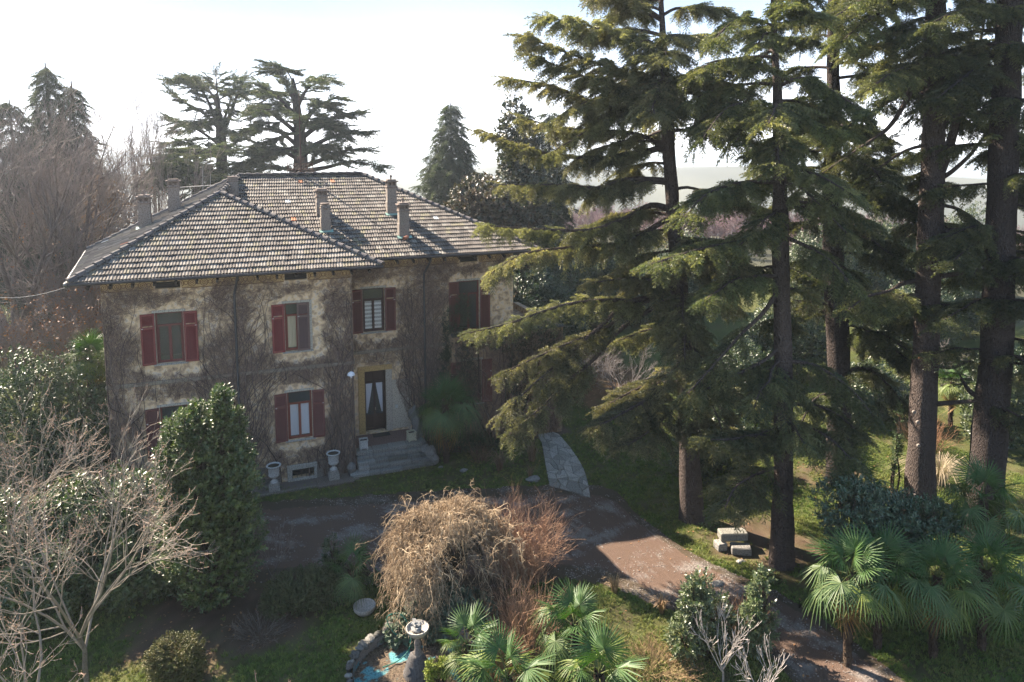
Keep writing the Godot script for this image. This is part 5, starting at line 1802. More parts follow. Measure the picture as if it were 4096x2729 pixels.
func make_background() -> void:
	var back := "conifers behind the villa's left end"
	var s1 := Color(0.030, 0.046, 0.034)
	var s2 := Color(0.060, 0.075, 0.048)
	spruce("pointed dark spruce, tallest of the clump at the left behind bare trees", on_ground(Vector3(-12.99, 14.09, -39.81)), 21.3, 4.6, 120, s1, s2, 0.1, back)
	spruce("second pointed spruce of the clump, just right of its tallest spruce", on_ground(Vector3(-11.5, 14.09, -41.4)), 20.0, 4.0, 100, s1, s2, 0.1, back)
	spruce("blunt-topped dark spruce at the left border of the picture", on_ground(Vector3(-15.13, 14.09, -37.4)), 18.3, 4.4, 90, s1, s2, 0.1, back)
	spruce("low rusty brown conifer at the foot of the spruce clump", on_ground(Vector3(-7.29, 14.09, -26.85)), 12.6, 1.7, 60, Color(0.13, 0.075, 0.05), Color(0.19, 0.11, 0.07), 0.1, back)
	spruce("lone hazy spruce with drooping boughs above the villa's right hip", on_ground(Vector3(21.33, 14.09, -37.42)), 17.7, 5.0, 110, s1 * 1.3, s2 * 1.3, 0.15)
	spruce("dark narrow conifer between lone hazy spruce and nearest cedar", on_ground(Vector3(25.42, 14.09, -22.91)), 16.0, 2.8, 80, s1, s2, 0.1)
	var leb := {"ca": Color(0.034, 0.052, 0.036), "cb": Color(0.072, 0.085, 0.052), "group": "spreading cedars behind the villa roof", "meshes": flat_sprays, "scale": 2.0, "step": 0.38, "gap": 0.45, "droop": 0.1, "hang": 0.05, "width": 2.8, "bark": Color(0.05, 0.043, 0.042)}
	rng.seed = 501
	cedar("spreading_cedar", "spreading flat-topped cedar with forked bare trunk, left of the lightning rod",
		[Vector3(-0.23, 0.13, -48.32), Vector3(-0.03, 7.11, -49.09), Vector3(0.08, 12.06, -49.64), Vector3(0.12, 15.21, -50.01), Vector3(0.02, 17.82, -50.36), Vector3(-0.11, 19.94, -50.67)], [0.75, 0.62, 0.55, 0.5, 0.3, 0.12],
		[
			[[Vector3(0.13, 15.3, -50.01), Vector3(-0.53, 17.82, -50.57), Vector3(-1.38, 19.94, -51.15), Vector3(-2.6, 21.15, -51.77)], 0.28, 2.2, 0.4],
			[[Vector3(0, 17.46, -50.32), Vector3(-0.01, 19.64, -49.51), Vector3(-0.07, 21.67, -48.7)], 0.2, 2.2, 0.4],
			[[Vector3(0.14, 15.57, -50.04), Vector3(1.16, 17.81, -49.56), Vector3(1.92, 19.89, -49.16), Vector3(2.64, 21.19, -48.68)], 0.3, 2.2, 0.4],
			[[Vector3(0.12, 16.11, -50.12), Vector3(-1.36, 17.81, -50.53), Vector3(-3.19, 18.99, -51.01), Vector3(-4.34, 19.86, -51.2)], 0.22, 2.3, 0.35],
			[[Vector3(0.1, 14.54, -49.93), Vector3(-1.68, 15.9, -51.14), Vector3(-3.36, 16.95, -52.27), Vector3(-4.87, 17.42, -53.27)], 0.2, 2.0, 0.35],
			[[Vector3(0.09, 13.19, -49.78), Vector3(-1.92, 14.09, -49.93), Vector3(-3.52, 14.84, -49.92), Vector3(-5.12, 14.74, -49.81)], 0.2, 1.9, 0.35],
			[[Vector3(0.1, 11.38, -49.55), Vector3(-2.04, 11.83, -50.43), Vector3(-3.94, 11.97, -51.17), Vector3(-5.78, 11.43, -51.81)], 0.2, 1.8, 0.4],
			[[Vector3(0.11, 13.86, -49.85), Vector3(1.68, 14.99, -49.38), Vector3(2.87, 16.11, -49.06)], 0.2, 1.8, 0.4],
			[[Vector3(0.09, 12.29, -49.66), Vector3(1.59, 12.75, -48.07), Vector3(2.82, 12.55, -46.49)], 0.16, 1.6, 0.4],
			[[Vector3(0.08, 16.11, -50.13), Vector3(1.21, 19.4, -52.25), Vector3(1.74, 21.92, -54.51)], 0.2, 2.2, 0.4],
			[[Vector3(-0.07, 18.81, -50.51), Vector3(-1.33, 21.02, -53.42), Vector3(-3.16, 22.15, -56.42)], 0.18, 2.2, 0.4],
		], [[7, 0.6, 0.98, 5.5, 4.0, 0, 180]], leb)
	cedar("spreading_cedar", "broad dark spreading cedar directly behind the lightning rod",
		[Vector3(6.97, 0.25, -41.26), Vector3(7.26, 7.49, -42.02), Vector3(7.39, 11.74, -42.49), Vector3(7.47, 14.73, -42.81), Vector3(7.29, 18.13, -43.3), Vector3(7.01, 21.11, -43.76)], [0.95, 0.8, 0.7, 0.6, 0.4, 0.12],
		[
			[[Vector3(7.23, 18.56, -43.37), Vector3(6.46, 20.22, -43.33), Vector3(5.7, 21.64, -43.25)], 0.25, 2.2, 0.3],
			[[Vector3(7.29, 18.13, -43.3), Vector3(8.2, 19.96, -42.09), Vector3(9.29, 20.5, -40.66)], 0.25, 2.3, 0.3],
			[[Vector3(7.46, 16.43, -43.02), Vector3(9.11, 18.29, -41.54), Vector3(10.79, 19.05, -39.91)], 0.3, 2.4, 0.3],
			[[Vector3(7.49, 15.15, -42.86), Vector3(9.76, 16.86, -42.19), Vector3(11.79, 17.62, -41.51), Vector3(13.2, 17.79, -40.99)], 0.3, 2.3, 0.3],
			[[Vector3(7.44, 13.87, -42.72), Vector3(9.85, 15.15, -41.59), Vector3(11.82, 15.77, -40.55), Vector3(13.67, 15.77, -39.49)], 0.3, 2.2, 0.3],
			[[Vector3(7.42, 12.38, -42.55), Vector3(9.54, 13.24, -41.12), Vector3(11.66, 14.09, -39.7), Vector3(13.5, 14.09, -38.27)], 0.3, 2.1, 0.35],
			[[Vector3(7.4, 11.96, -42.51), Vector3(9.66, 12.41, -40.62), Vector3(11.9, 12.97, -38.75), Vector3(14.6, 12.42, -36.57)], 0.28, 1.8, 0.45],
			[[Vector3(7.38, 17.28, -43.16), Vector3(5.65, 19.2, -44.05), Vector3(4.3, 20.26, -44.7)], 0.28, 2.3, 0.3],
			[[Vector3(7.43, 15.58, -42.94), Vector3(5.16, 17.47, -43.5), Vector3(3.39, 18.08, -43.71)], 0.28, 2.3, 0.3],
			[[Vector3(7.46, 14.3, -42.77), Vector3(5.27, 15.98, -42.73), Vector3(3.08, 15.95, -42.49)], 0.28, 2.2, 0.3],
			[[Vector3(7.45, 13.02, -42.62), Vector3(5.37, 14.09, -41.93), Vector3(3.37, 14.09, -41.08)], 0.25, 2.1, 0.3],
			[[Vector3(7.39, 11.74, -42.49), Vector3(5.27, 12.43, -41.23), Vector3(2.7, 12.2, -40.03)], 0.25, 2.0, 0.3],
			[[Vector3(7.46, 14.3, -42.77), Vector3(7.76, 16.36, -40.75), Vector3(8.39, 17.5, -38.49)], 0.25, 2.3, 0.3],
			[[Vector3(7.41, 13.02, -42.64), Vector3(8.46, 14.29, -40.23), Vector3(9.78, 14.69, -37.61)], 0.25, 2.2, 0.3],
		], [[14, 0.5, 0.98, 7.5, 4.5, 0, 180]], leb)
	cedar("spreading_cedar", "low spreading cedar crown over the roof aerial",
		[Vector3(-2.32, 0.07, -38.34), Vector3(-2, 8.05, -39.18), Vector3(-1.84, 11.95, -39.59), Vector3(-1.76, 13.89, -39.79)], [0.5, 0.4, 0.3, 0.08],
		[[[Vector3(-1.81, 12.73, -39.67), Vector3(-2.92, 13.32, -39.63), Vector3(-4.15, 13.21, -39.55)], 0.15, 1.7], [[Vector3(-1.79, 13.11, -39.71), Vector3(-0.36, 13.7, -38.69), Vector3(1.1, 13.9, -37.61)], 0.15, 1.7], [[Vector3(-1.87, 11.17, -39.5), Vector3(-3.32, 11.41, -39.01), Vector3(-4.68, 10.88, -38.39)], 0.15, 1.6], [[Vector3(-1.87, 11.17, -39.5), Vector3(-0.06, 11.79, -37.81), Vector3(1.55, 11.64, -36.09)], 0.15, 1.6]],
		[[16, 0.6, 0.98, 5.0, 3.0, 0, 180]], leb)
	# bare winter trees at the left
	var win := {"bark": Color(0.125, 0.105, 0.095), "twig": Color(0.20, 0.165, 0.15), "levels": 4, "kids": [6, 6, 5, 4], "spread": 0.75, "shrink": 0.62, "up": 0.06, "gnarl": 0.13, "mains": 8, "open": 0.5, "first": 0.6, "bole": 0.28, "min_r": 0.006, "group": "bare trees left of the villa"}
	bare_tree("bare_tree", "big leafless tree with twin grey stems before the dark spruces", "tree", on_ground(Vector3(-7.87, 14.09, -16.29)), 17.0, 0.28, win, 31)
	bare_tree("bare_tree", "leafless tree at the left border with dense purplish twigs", "tree", on_ground(Vector3(-9.65, 14.09, -13.74)), 16.5, 0.25, win, 32)
	var arch := win.duplicate()
	arch.merge({"open": 0.95, "bole": 0.2, "leaf": 0.05}, true)
	bare_tree("bare_tree", "leafless tree whose long pale branches arch towards the left roof corner", "tree", on_ground(Vector3(-5.29, 14.09, -13.14)), 11.6, 0.22, arch, 33)
	var beech := win.duplicate()
	beech.merge({"bole": 0.12, "leaf": 0.14, "open": 0.9, "min_r": 0.004}, true)
	bare_tree("bare_tree", "lower tree keeping rusty dead leaves beside the villa's left wall", "tree", on_ground(Vector3(-5.98, 14.09, -8.02)), 8.6, 0.16, beech, 34)
	bare_tree("bare_tree", "bushy lower tree with rusty dead leaves at the left picture border", "tree", on_ground(Vector3(-8.03, 14.09, -7.73)), 8.2, 0.16, beech, 35)
	var thin := win.duplicate()
	thin.merge({"open": 0.28, "spread": 0.42, "kids": [5, 4, 4, 3], "mains": 4, "bole": 0.3, "up": 0.12, "group": "slender bare trees behind the left chimneys"}, true)
	bare_tree("slender_tree", "slender leafless tree rising behind the left chimney", "tree", on_ground(Vector3(-6.75, 14.09, -37.42)), 18.0, 0.2, thin, 41)
	bare_tree("slender_tree", "slender leafless tree between the left chimneys, against pale sky", "tree", on_ground(Vector3(-5.55, 14.09, -40.19)), 18.6, 0.2, thin, 42)
	bare_tree("slender_tree", "slender leafless tree closest to the spreading cedars", "tree", on_ground(Vector3(-3.98, 14.09, -34.2)), 16.0, 0.16, thin, 43)
	bare_tree("slender_tree", "slender leafless tree right beside the spruce clump", "tree", on_ground(Vector3(-7.41, 14.09, -33.36)), 15.6, 0.18, thin, 44)
	# magnolia, hedges and shrubs round the house
	rosette("big", 8, 0.26, 0.055, 0.14, 1.2)
	rosette("laurel", 9, 0.105, 0.021, 0.16, 1.15)
	rosette("cherry", 8, 0.16, 0.028, 0.14, 1.2)
	rosette("small", 10, 0.055, 0.013, 0.12, 1.2)
	rosette("round", 6, 0.11, 0.045, 0.1, 1.35)
	leafy("magnolia", "rounded bronze-leaved magnolia rising behind the roof's right hip", "tree", on_ground(Vector3(17.66, 14.09, -17.27)), [[Vector3(0, 9.3, 0), Vector3(2.5, 2.6, 2.4)], [Vector3(-0.9, 7.0, 0.5), Vector3(2.4, 2.4, 2.2)], [Vector3(1.8, 7.5, 0.4), Vector3(2.4, 2.8, 2.2)]], 16.0, "big", Color(0.030, 0.042, 0.026), Color(0.12, 0.07, 0.038), {"stem_r": 0.14})
	leafy("magnolia", "taller dark magnolia tucked behind the nearest cedar's left boughs", "tree", on_ground(Vector3(20.83, 14.09, -18.21)), [[Vector3(0, 13.6, 0), Vector3(1.5, 3.0, 1.5)], [Vector3(0.6, 10.0, 0), Vector3(2.4, 3.2, 2.2)], [Vector3(0.2, 6.0, 0), Vector3(2.6, 3.0, 2.4)]], 14.0, "big", Color(0.030, 0.044, 0.026), Color(0.09, 0.07, 0.035), {"stem_r": 0.16})
	var hg := "evergreen shrubs behind the cedars"
	var h1 := Color(0.028, 0.044, 0.020)
	var h2 := Color(0.065, 0.085, 0.030)
	var k := 0
	for q: Array in [
			["dark evergreen shrub against the terrace wall's right end", on_ground(Vector3(19.15, 14.09, -11.31)), 3.0, 2.6],
			["tall dark evergreen beyond the orange leaf bank", on_ground(Vector3(24.09, 14.09, -14.8)), 3.4, 2.8],
			["dark shrub to the right of the orange leaf bank", on_ground(Vector3(28.09, 14.09, -13.27)), 2.8, 2.6],
			["glossy lit shrub between the nearest cedar and the slimmer cedar", on_ground(Vector3(20.7, 14.1, 5.45)), 1.5, 1.5],
			["dark shrub close behind the glossy lit shrub", on_ground(Vector3(25.17, 14.09, 1.78)), 2.2, 2.0],
			["broad evergreen deep between the slimmer cedar and the dark trunk", on_ground(Vector3(32.51, 14.09, -2.95)), 2.6, 2.4],
			["dark bush at the foot of the shaded dark trunk", on_ground(Vector3(32.02, 14.09, 3.33)), 1.6, 1.7],
			["evergreen thicket behind the pruned grey trunk", on_ground(Vector3(43.34, 14.09, -3.11)), 2.6, 2.4],
			["evergreen mass between the pruned trunk and the thickest trunk", on_ground(Vector3(49.39, 14.09, -5.1)), 3.0, 2.6],
			["dark glossy shrub to the right of the thickest trunk", on_ground(Vector3(35.75, 14.09, 7.99)), 2.2, 1.8],
			["sunny yellow-green evergreen far behind the shaded dark trunk", on_ground(Vector3(45.03, 14.09, -13.24)), 3.4, 3.0],
			["sunny evergreen far behind the gap left of the pruned trunk", on_ground(Vector3(51.72, 14.09, -12.83)), 3.6, 3.0],
			["sunny evergreen far off between the two thickest trunks", on_ground(Vector3(59.79, 14.09, -11.88)), 3.8, 3.2],
			["far evergreen behind the slimmer cedar's left boughs", on_ground(Vector3(33.91, 14.09, -15.35)), 3.2, 2.8]]:
		var r: float = q[3]
		leafy("evergreen_shrub", q[0], "shrub", q[1], [[Vector3(0, q[2], 0), Vector3(r, q[2], r * 0.8)], [Vector3(r * 0.7, q[2] * 0.8, 0.4), Vector3(r * 0.7, q[2] * 0.7, r * 0.6)], [Vector3(-r * 0.7, q[2] * 0.7, 0.3), Vector3(r * 0.7, q[2] * 0.7, r * 0.6)]], 20.0, "cherry", h1, h2.lerp(Color(0.10, 0.12, 0.04), 0.5 if k == 3 else 0.9 if k in [10, 11, 12] else 0.0), {"group": hg})
		k += 1
	var grey_bush := {"bark": Color(0.15, 0.13, 0.12), "twig": Color(0.22, 0.19, 0.18), "levels": 3, "kids": [5, 5, 4], "spread": 0.8, "shrink": 0.62, "up": 0.02, "gnarl": 0.22, "mains": 7, "open": 1.0, "first": 0.5, "bole": 0.12, "min_r": 0.004}
	bare_tree("bare_shrub", "tangled grey leafless shrub under the nearest cedar's left boughs", "shrub", on_ground(Vector3(20.59, 14.09, -2.13)), 4.4, 0.07, grey_bush, 51)
	bare_tree("bare_shrub", "small leafless shrub in front of the orange leaf bank", "shrub", on_ground(Vector3(20.07, 14.09, -5.57)), 3.4, 0.06, grey_bush, 52)
	bare_tree("bare_shrub", "leafless brown shrub left of the pruned grey trunk", "shrub", on_ground(Vector3(33.81, 14.09, 2.94)), 3.0, 0.05, grey_bush, 53)
	bare_tree("bare_shrub", "pale leafless shrub glimpsed between the two thickest trunks", "shrub", on_ground(Vector3(39.62, 14.09, 1.93)), 3.6, 0.05, grey_bush, 54)
	# far wood on the falling ground beyond the garden
	rng.seed = 77
	var one := MB.new()
	var tips := []
	var fo := {"bark": Color(0.11, 0.085, 0.08), "twig": Color(0.19, 0.145, 0.14), "levels": 3, "kids": [6, 5, 4], "spread": 0.6, "shrink": 0.6, "up": 0.08, "gnarl": 0.12, "min_r": 0.02}
	one.col = fo.bark
	one.tube([Vector3.ZERO, Vector3(0, 4, 0)], [0.2, 0.15], 5)
	for i in 6:
		var az := TAU * i / 6
		grow(one, Vector3(0, 4, 0), Vector3(sin(az) * 0.5, 1, cos(az) * 0.5).normalized(), 4.5, 0.1, 0, fo, tips)
	var xf := []
	var cs := []
	for i in 1900:
		var a := deg_to_rad(rr(-62, 80)) if i % 2 == 0 else deg_to_rad(rr(20, 66))
		var near := i > 1100
		var d := rr(66, 138) if near else rr(138, 270)
		var p := Vector3(4 + sin(a) * d, 0, 6 - cos(a) * d)
		if p.z > -40 and p.x < 30: continue
		p.y = height(p.x, p.z) - 0.2
		var s := rr(0.75, 1.2) * (0.36 if near else 1.0)
		xf.append(Transform3D(Basis(Vector3.UP, rr(0, TAU)).scaled(Vector3(s, s * rr(0.85, 1.15), s)), p))
		var w := rr(0.8, 1.3)
		cs.append(Color(w * 1.05, w * 0.95, w))
	scatter("distant_wood", one.mesh(), M.twig, xf, cs)


# ---------------------------------------------------------------- the garden
func twig_bush(called: String, label: String, category: String, at: Vector3, h: float, r: float, n: int, ca: Color, cb: Color, thick := 0.006, group := "") -> void:
	rng.seed = hash(label) % 100000
	var t := thing(called, label, category, at, 0, group)
	var b := MB.new()
	for i in n:
		b.col = pick(ca, cb, 0.2)
		var az := rr(0, TAU)
		var o := sqrt(rng.randf())
		var p := Vector3(cos(az), 0, sin(az)) * r * 0.35 * o - Vector3.UP * 0.05
		var d := (Vector3(cos(az), 0, sin(az)) * o * r / h * rr(0.6, 1.3) + Vector3.UP).normalized()
		var l := h * rr(0.55, 1.1)
		var pts := [p]
		for k in 6:
			d = (d + rdir() * 0.2 + Vector3.UP * 0.03).normalized()
			p += d * l / 6
			pts.append(p)
		b.tube(pts, taper(7, thick * rr(0.8, 1.5), thick * 0.4), 3, false)
		for k in rng.randi_range(3, 7):
			var f := rr(0.3, 0.95)
			var q := along(pts, f)
			var e := (tang(pts, f) + rdir() * 0.8).normalized()
			var ll := l * 0.3 * rr(0.4, 1.1)
			var q2 := q + e * ll * 0.5
			b.tube([q, q2, q2 + (e + rdir() * 0.4).normalized() * ll * 0.5], taper(3, thick * 0.6, thick * 0.3), 3, false)
	obj("twigs", b, M.twig, t, "stuff")

func blade_clump(called: String, label: String, at: Vector3, h: float, n: int, ca: Color, cb: Color, flop := 0.8) -> void:
	rng.seed = hash(label) % 100000
	var t := thing(called, label, "grass clump", at, 0, "dry grass clumps in the garden")
	var b := MB.new()
	for i in n:
		b.col = pick(ca, cb, 0.2)
		var az := rr(0, TAU)
		var o := Vector3(cos(az), 0, sin(az))
		var w := Vector3(-sin(az), 0, cos(az)) * rr(0.004, 0.009)
		var l := h * rr(0.6, 1.15)
		var f := flop * rr(0.2, 1.2)
		var p := o * rr(0, 0.14) * h
		var pts := [p, p + (o * f * 0.25 + Vector3.UP * 0.5) * l, p + (o * f * 0.65 + Vector3.UP * (0.85 - 0.2 * f)) * l, p + (o * f * 1.05 + Vector3.UP * (1.0 - 0.6 * f)) * l]
		for k in 3: b.quad(pts[k] - w, pts[k] + w, pts[k + 1] + w * (1.0 - 0.3 * k), pts[k + 1] - w * (1.0 - 0.3 * k))
	obj("blades", b, M.leaf, t, "stuff")

func make_garden() -> void:
	make_fans()
	# the laurel and the hedge at the left
	var bl := [[Vector3(0, 2.3, 0), Vector3(1.5, 2.3, 1.4)], [Vector3(0.1, 4.0, 0), Vector3(1.4, 2.0, 1.3)], [Vector3(-0.2, 5.2, 0), Vector3(1.05, 1.3, 1.0)]]
	rng.seed = 12
	for i in 12: bl.append([Vector3(rr(-1.0, 1.0), rr(5.4, 6.6), rr(-0.6, 0.6)), Vector3(0.2, rr(0.5, 0.85), 0.2)])
	for i in 7: bl.append([Vector3(rr(0.8, 1.4) * (1 if i % 2 else -1), rr(3.6, 5.0), rr(-0.6, 0.6)), Vector3(0.22, 0.6, 0.22)])
	leafy("laurel_tree", "tall bushy bay laurel with sunlit yellow-green shoots before the villa", "tree", Vector3(0.45, 0, 7.87), bl, 46.0, "laurel", Color(0.036, 0.062, 0.020), Color(0.105, 0.125, 0.030), {"rise": 0.9, "nz": 2.2})
	var hb := [[Vector3(0, 1.75, 0), Vector3(1.6, 1.9, 1.3)], [Vector3(1.7, 1.7, -0.3), Vector3(1.5, 1.8, 1.3)], [Vector3(3.1, 1.5, -0.6), Vector3(1.3, 1.7, 1.2)], [Vector3(-1.6, 1.8, 0.4), Vector3(1.5, 1.9, 1.3)], [Vector3(4.2, 0.9, 0.0), Vector3(1.2, 1.1, 1.1)], [Vector3(1.8, 1.0, 1.2), Vector3(1.5, 1.2, 1.0)], [Vector3(3.4, 0.9, 1.0), Vector3(1.2, 1.1, 0.9)], [Vector3(-0.5, 1.1, 1.6), Vector3(1.5, 1.3, 1.0)]]
	leafy("cherry_laurel_hedge", "wide cherry laurel hedge with pale sunlit leaves behind the foreground bare tree", "hedge", on_ground(Vector3(-3.87, 14.1, 5.4)), hb, 34.0, "cherry", Color(0.034, 0.060, 0.022), Color(0.105, 0.125, 0.042), {"rise": 0.6})
	leafy("camellia", "big glossy evergreen at the villa's left corner, below a palm crown", "shrub", on_ground(Vector3(-5.2, 14.1, -1.25)), [[Vector3(-1.4, 3.6, 0), Vector3(1.6, 2.7, 1.5)], [Vector3(0.6, 3.3, 0), Vector3(1.6, 2.8, 1.4)], [Vector3(1.7, 2.4, 0.3), Vector3(1.0, 2.2, 1.0)], [Vector3(-0.5, 1.8, 1.2), Vector3(1.8, 1.8, 1.2)]], 36.0, "laurel", Color(0.034, 0.056, 0.024), Color(0.085, 0.105, 0.036))
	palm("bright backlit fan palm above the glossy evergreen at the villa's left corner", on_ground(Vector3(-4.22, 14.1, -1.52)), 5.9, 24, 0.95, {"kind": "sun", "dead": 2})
	leafy("globe_conifer", "small rounded moss-green conifer low in front of the laurel hedge", "shrub", Vector3(-0.43, 0, 10.83), [[Vector3(0, 0.55, 0), Vector3(0.6, 0.62, 0.55)], [Vector3(0.35, 0.4, 0.2), Vector3(0.35, 0.42, 0.35)], [Vector3(-0.3, 0.7, 0), Vector3(0.3, 0.35, 0.3)]], 160.0, "small", Color(0.055, 0.060, 0.018), Color(0.11, 0.095, 0.03), {"mat": "leaf"})
	var fg := {"bark": Color(0.20, 0.17, 0.135), "twig": Color(0.30, 0.25, 0.205), "levels": 4, "kids": [6, 5, 4, 2], "spread": 0.85, "shrink": 0.58, "up": 0.05, "gnarl": 0.22, "mains": 7, "open": 0.62, "first": 0.6, "bole": 0.2, "min_r": 0.0042, "bud": 0.016, "from": 0.2}
	bare_tree("budding_tree", "pale leafless tree with budding twigs filling the lower left foreground", "tree", on_ground(Vector3(-2.55, 14.1, 10.76)), 8.6, 0.062, fg, 64)
	var low := fg.duplicate()
	low.merge({"mains": 5, "bole": 0.3, "levels": 3, "kids": [4, 4, 3], "open": 0.8}, true)
	bare_tree("budding_tree", "shorter leafless budding tree at the bottom left, close to the viewer", "tree", on_ground(Vector3(-3.04, 14.1, 12.94)), 5.4, 0.06, low, 65)
	var sap := {"bark": Color(0.28, 0.22, 0.19), "twig": Color(0.38, 0.27, 0.24), "levels": 1, "kids": [3], "spread": 0.35, "shrink": 0.4, "up": 0.15, "gnarl": 0.06, "mains": 2, "open": 0.12, "first": 0.5, "bole": 0.5, "min_r": 0.005, "bud": 0.022}
	bare_tree("young_shoots", "upright pink-budded shoots at the bottom edge over the lawn", "sapling", on_ground(Vector3(1.66, 14.1, 15.39)), 3.55, 0.02, sap, 71)
	bare_tree("young_shoots", "short pink-budded shoot right of the taller budded shoots", "sapling", on_ground(Vector3(2.13, 14.1, 15.36)), 3.1, 0.016, sap, 72)
	var dull := {"bark": Color(0.14, 0.115, 0.10), "twig": Color(0.19, 0.15, 0.135), "levels": 2, "kids": [4, 3], "spread": 0.5, "shrink": 0.6, "up": 0.08, "gnarl": 0.12, "mains": 5, "open": 0.55, "first": 0.5, "bole": 0.12, "min_r": 0.005}
	bare_tree("bare_sapling", "thin leafless sapling on the dirt right of the bay laurel", "sapling", Vector3(2.2, 0, 7.42), 2.9, 0.022, dull, 73)
	twig_bush("brushwood", "low tangle of dead twigs at the foot of the bay laurel", "brushwood", Vector3(1.76, 0, 9.62), 0.55, 1.6, 190, Color(0.10, 0.08, 0.065), Color(0.2, 0.165, 0.135), 0.007)
	leafy("dwarf_shrub", "low olive-green dwarf shrub left of the small dark palm", "shrub", Vector3(2.93, 0, 8.82), [[Vector3(0, 0.45, 0), Vector3(1.05, 0.7, 0.8)], [Vector3(0.7, 0.4, 0.2), Vector3(0.7, 0.6, 0.6)], [Vector3(-0.6, 0.35, 0.1), Vector3(0.6, 0.5, 0.6)]], 120.0, "small", Color(0.04, 0.05, 0.02), Color(0.09, 0.095, 0.04), {"mat": "leaf"})
	palm("small dark fan palm between the dwarf shrub and the weeping tree", Vector3(4.54, 0, 8.64), 0.75, 15, 0.85, {"dead": 0})
	leafy("young_evergreen", "slim young evergreen shoot touching the small dark palm", "shrub", Vector3(4.01, 0, 8.12), [[Vector3(0, 0.8, 0), Vector3(0.22, 0.85, 0.22)]], 90.0, "laurel", h_dark(), Color(0.07, 0.09, 0.03))
	weeping_tree()
	leafy("ivy_bed", "bed of grey-green leaves under the weeping tree beside the basin", "ground cover", Vector3(6.72, 0, 11.32), [[Vector3(0, 0.25, 0), Vector3(1.3, 0.75, 0.9)], [Vector3(-0.9, 0.15, 0.1), Vector3(0.8, 0.5, 0.7)], [Vector3(0.9, 0.2, 0.2), Vector3(0.9, 0.6, 0.8)]], 75.0, "round", Color(0.05, 0.075, 0.045), Color(0.12, 0.15, 0.10), {"mat": "leaf"})
	var rust := Color(0.24, 0.13, 0.085)
	var rust2 := Color(0.42, 0.265, 0.17)
	twig_bush("red_twig_shrub", "rusty red leafless shrub rising behind the weeping tree's right side", "shrub", Vector3(9.91, 0, 10), 2.75, 1.5, 380, rust, rust2)
	twig_bush("red_twig_shrub", "brownish red leafless shrub in front of the weeping tree's right side", "shrub", Vector3(8.61, 0, 13.23), 1.9, 1.2, 230, Color(0.17, 0.095, 0.06), rust2)
	twig_bush("red_twig_shrub", "low rusty shrub between basin palm and larger palm", "shrub", Vector3(7.54, 0, 14.02), 1.5, 1.0, 150, Color(0.15, 0.09, 0.055), Color(0.30, 0.18, 0.10))
	basin()
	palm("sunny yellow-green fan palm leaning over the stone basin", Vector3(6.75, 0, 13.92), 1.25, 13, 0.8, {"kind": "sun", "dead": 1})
	palm("tall-leaved fan palm right of the basin with drooping fronds", Vector3(9.53, 0, 14.65), 1.6, 19, 0.95, {"kind": "old", "dead": 1})
	palm("pale fan palm crown at the bottom edge below the basin palm", on_ground(Vector3(7.13, 14.1, 15.98)), 1.75, 15, 1.0, {"kind": "sun", "dead": 0})
	palm("fan palm crown at the bottom edge below the tall-leaved palm", on_ground(Vector3(9.25, 14.1, 16.58)), 1.7, 15, 1.0, {"kind": "sun", "dead": 0})
	leafy("bright_seedling", "two bright yellow-green seedlings standing in front of the basin pedestal", "seedling", on_ground(Vector3(5.92, 14.1, 13.9)), [[Vector3(-0.12, 0.7, 0), Vector3(0.06, 0.3, 0.06)], [Vector3(0.22, 0.72, 0), Vector3(0.1, 0.22, 0.1)]], 500.0, "small", Color(0.12, 0.15, 0.02), Color(0.22, 0.25, 0.04), {"mat": "leaf"})
	# lower right
	var pale := Color(0.12, 0.14, 0.07)
	leafy("pale_leaved_shrub", "loose shrub with pale glossy leaves left of the bare grey twigs", "shrub", Vector3(13.4, 0, 15.07), [[Vector3(-0.1, 1.2, 0), Vector3(0.5, 1.1, 0.5)], [Vector3(0.3, 0.9, 0.1), Vector3(0.5, 0.9, 0.4)], [Vector3(-0.4, 1.6, 0), Vector3(0.25, 0.7, 0.25)], [Vector3(-0.7, 0.6, 0.1), Vector3(0.4, 0.6, 0.4)]], 52.0, "laurel", Color(0.06, 0.08, 0.035), pale)
	leafy("pale_leaved_shrub", "narrow pale-leaved shrub beside the driveway's lower end", "shrub", Vector3(14.83, 0, 15.62), [[Vector3(0, 1.1, 0), Vector3(0.42, 1.1, 0.4)], [Vector3(0.1, 1.9, 0), Vector3(0.2, 0.6, 0.2)], [Vector3(-0.3, 0.8, 0), Vector3(0.35, 0.7, 0.35)]], 52.0, "laurel", Color(0.06, 0.085, 0.03), pale)
	twig_bush("hydrangea", "dry brown hydrangea stalks between the two pale-leaved shrubs", "shrub", Vector3(14.46, 0, 15.09), 1.5, 0.9, 90, Color(0.15, 0.085, 0.05), Color(0.26, 0.15, 0.09), 0.007)
	var tw := {"bark": Color(0.33, 0.29, 0.26), "twig": Color(0.42, 0.37, 0.34), "levels": 3, "kids": [4, 3, 2], "spread": 0.6, "shrink": 0.6, "up": 0.06, "gnarl": 0.14, "mains": 6, "open": 0.75, "first": 0.5, "bole": 0.15, "min_r": 0.005, "from": 0.2}
	bare_tree("grey_twig_shrub", "whitish leafless shrub at the bottom edge under the pale-leaved shrubs", "shrub", on_ground(Vector3(13.21, 14.1, 16.16)), 2.5, 0.03, tw, 81)
	bare_tree("grey_twig_shrub", "thin whitish leafless shoots before the driveway at the bottom edge", "shrub", on_ground(Vector3(13.58, 14.1, 17.16)), 1.9, 0.022, tw, 82)
	twig_bush("dry_undergrowth", "straw-coloured dry undergrowth right of the tall-leaved palm", "undergrowth", Vector3(11.66, 0, 14.95), 0.5, 2.0, 260, Color(0.20, 0.14, 0.075), Color(0.36, 0.28, 0.15), 0.006)
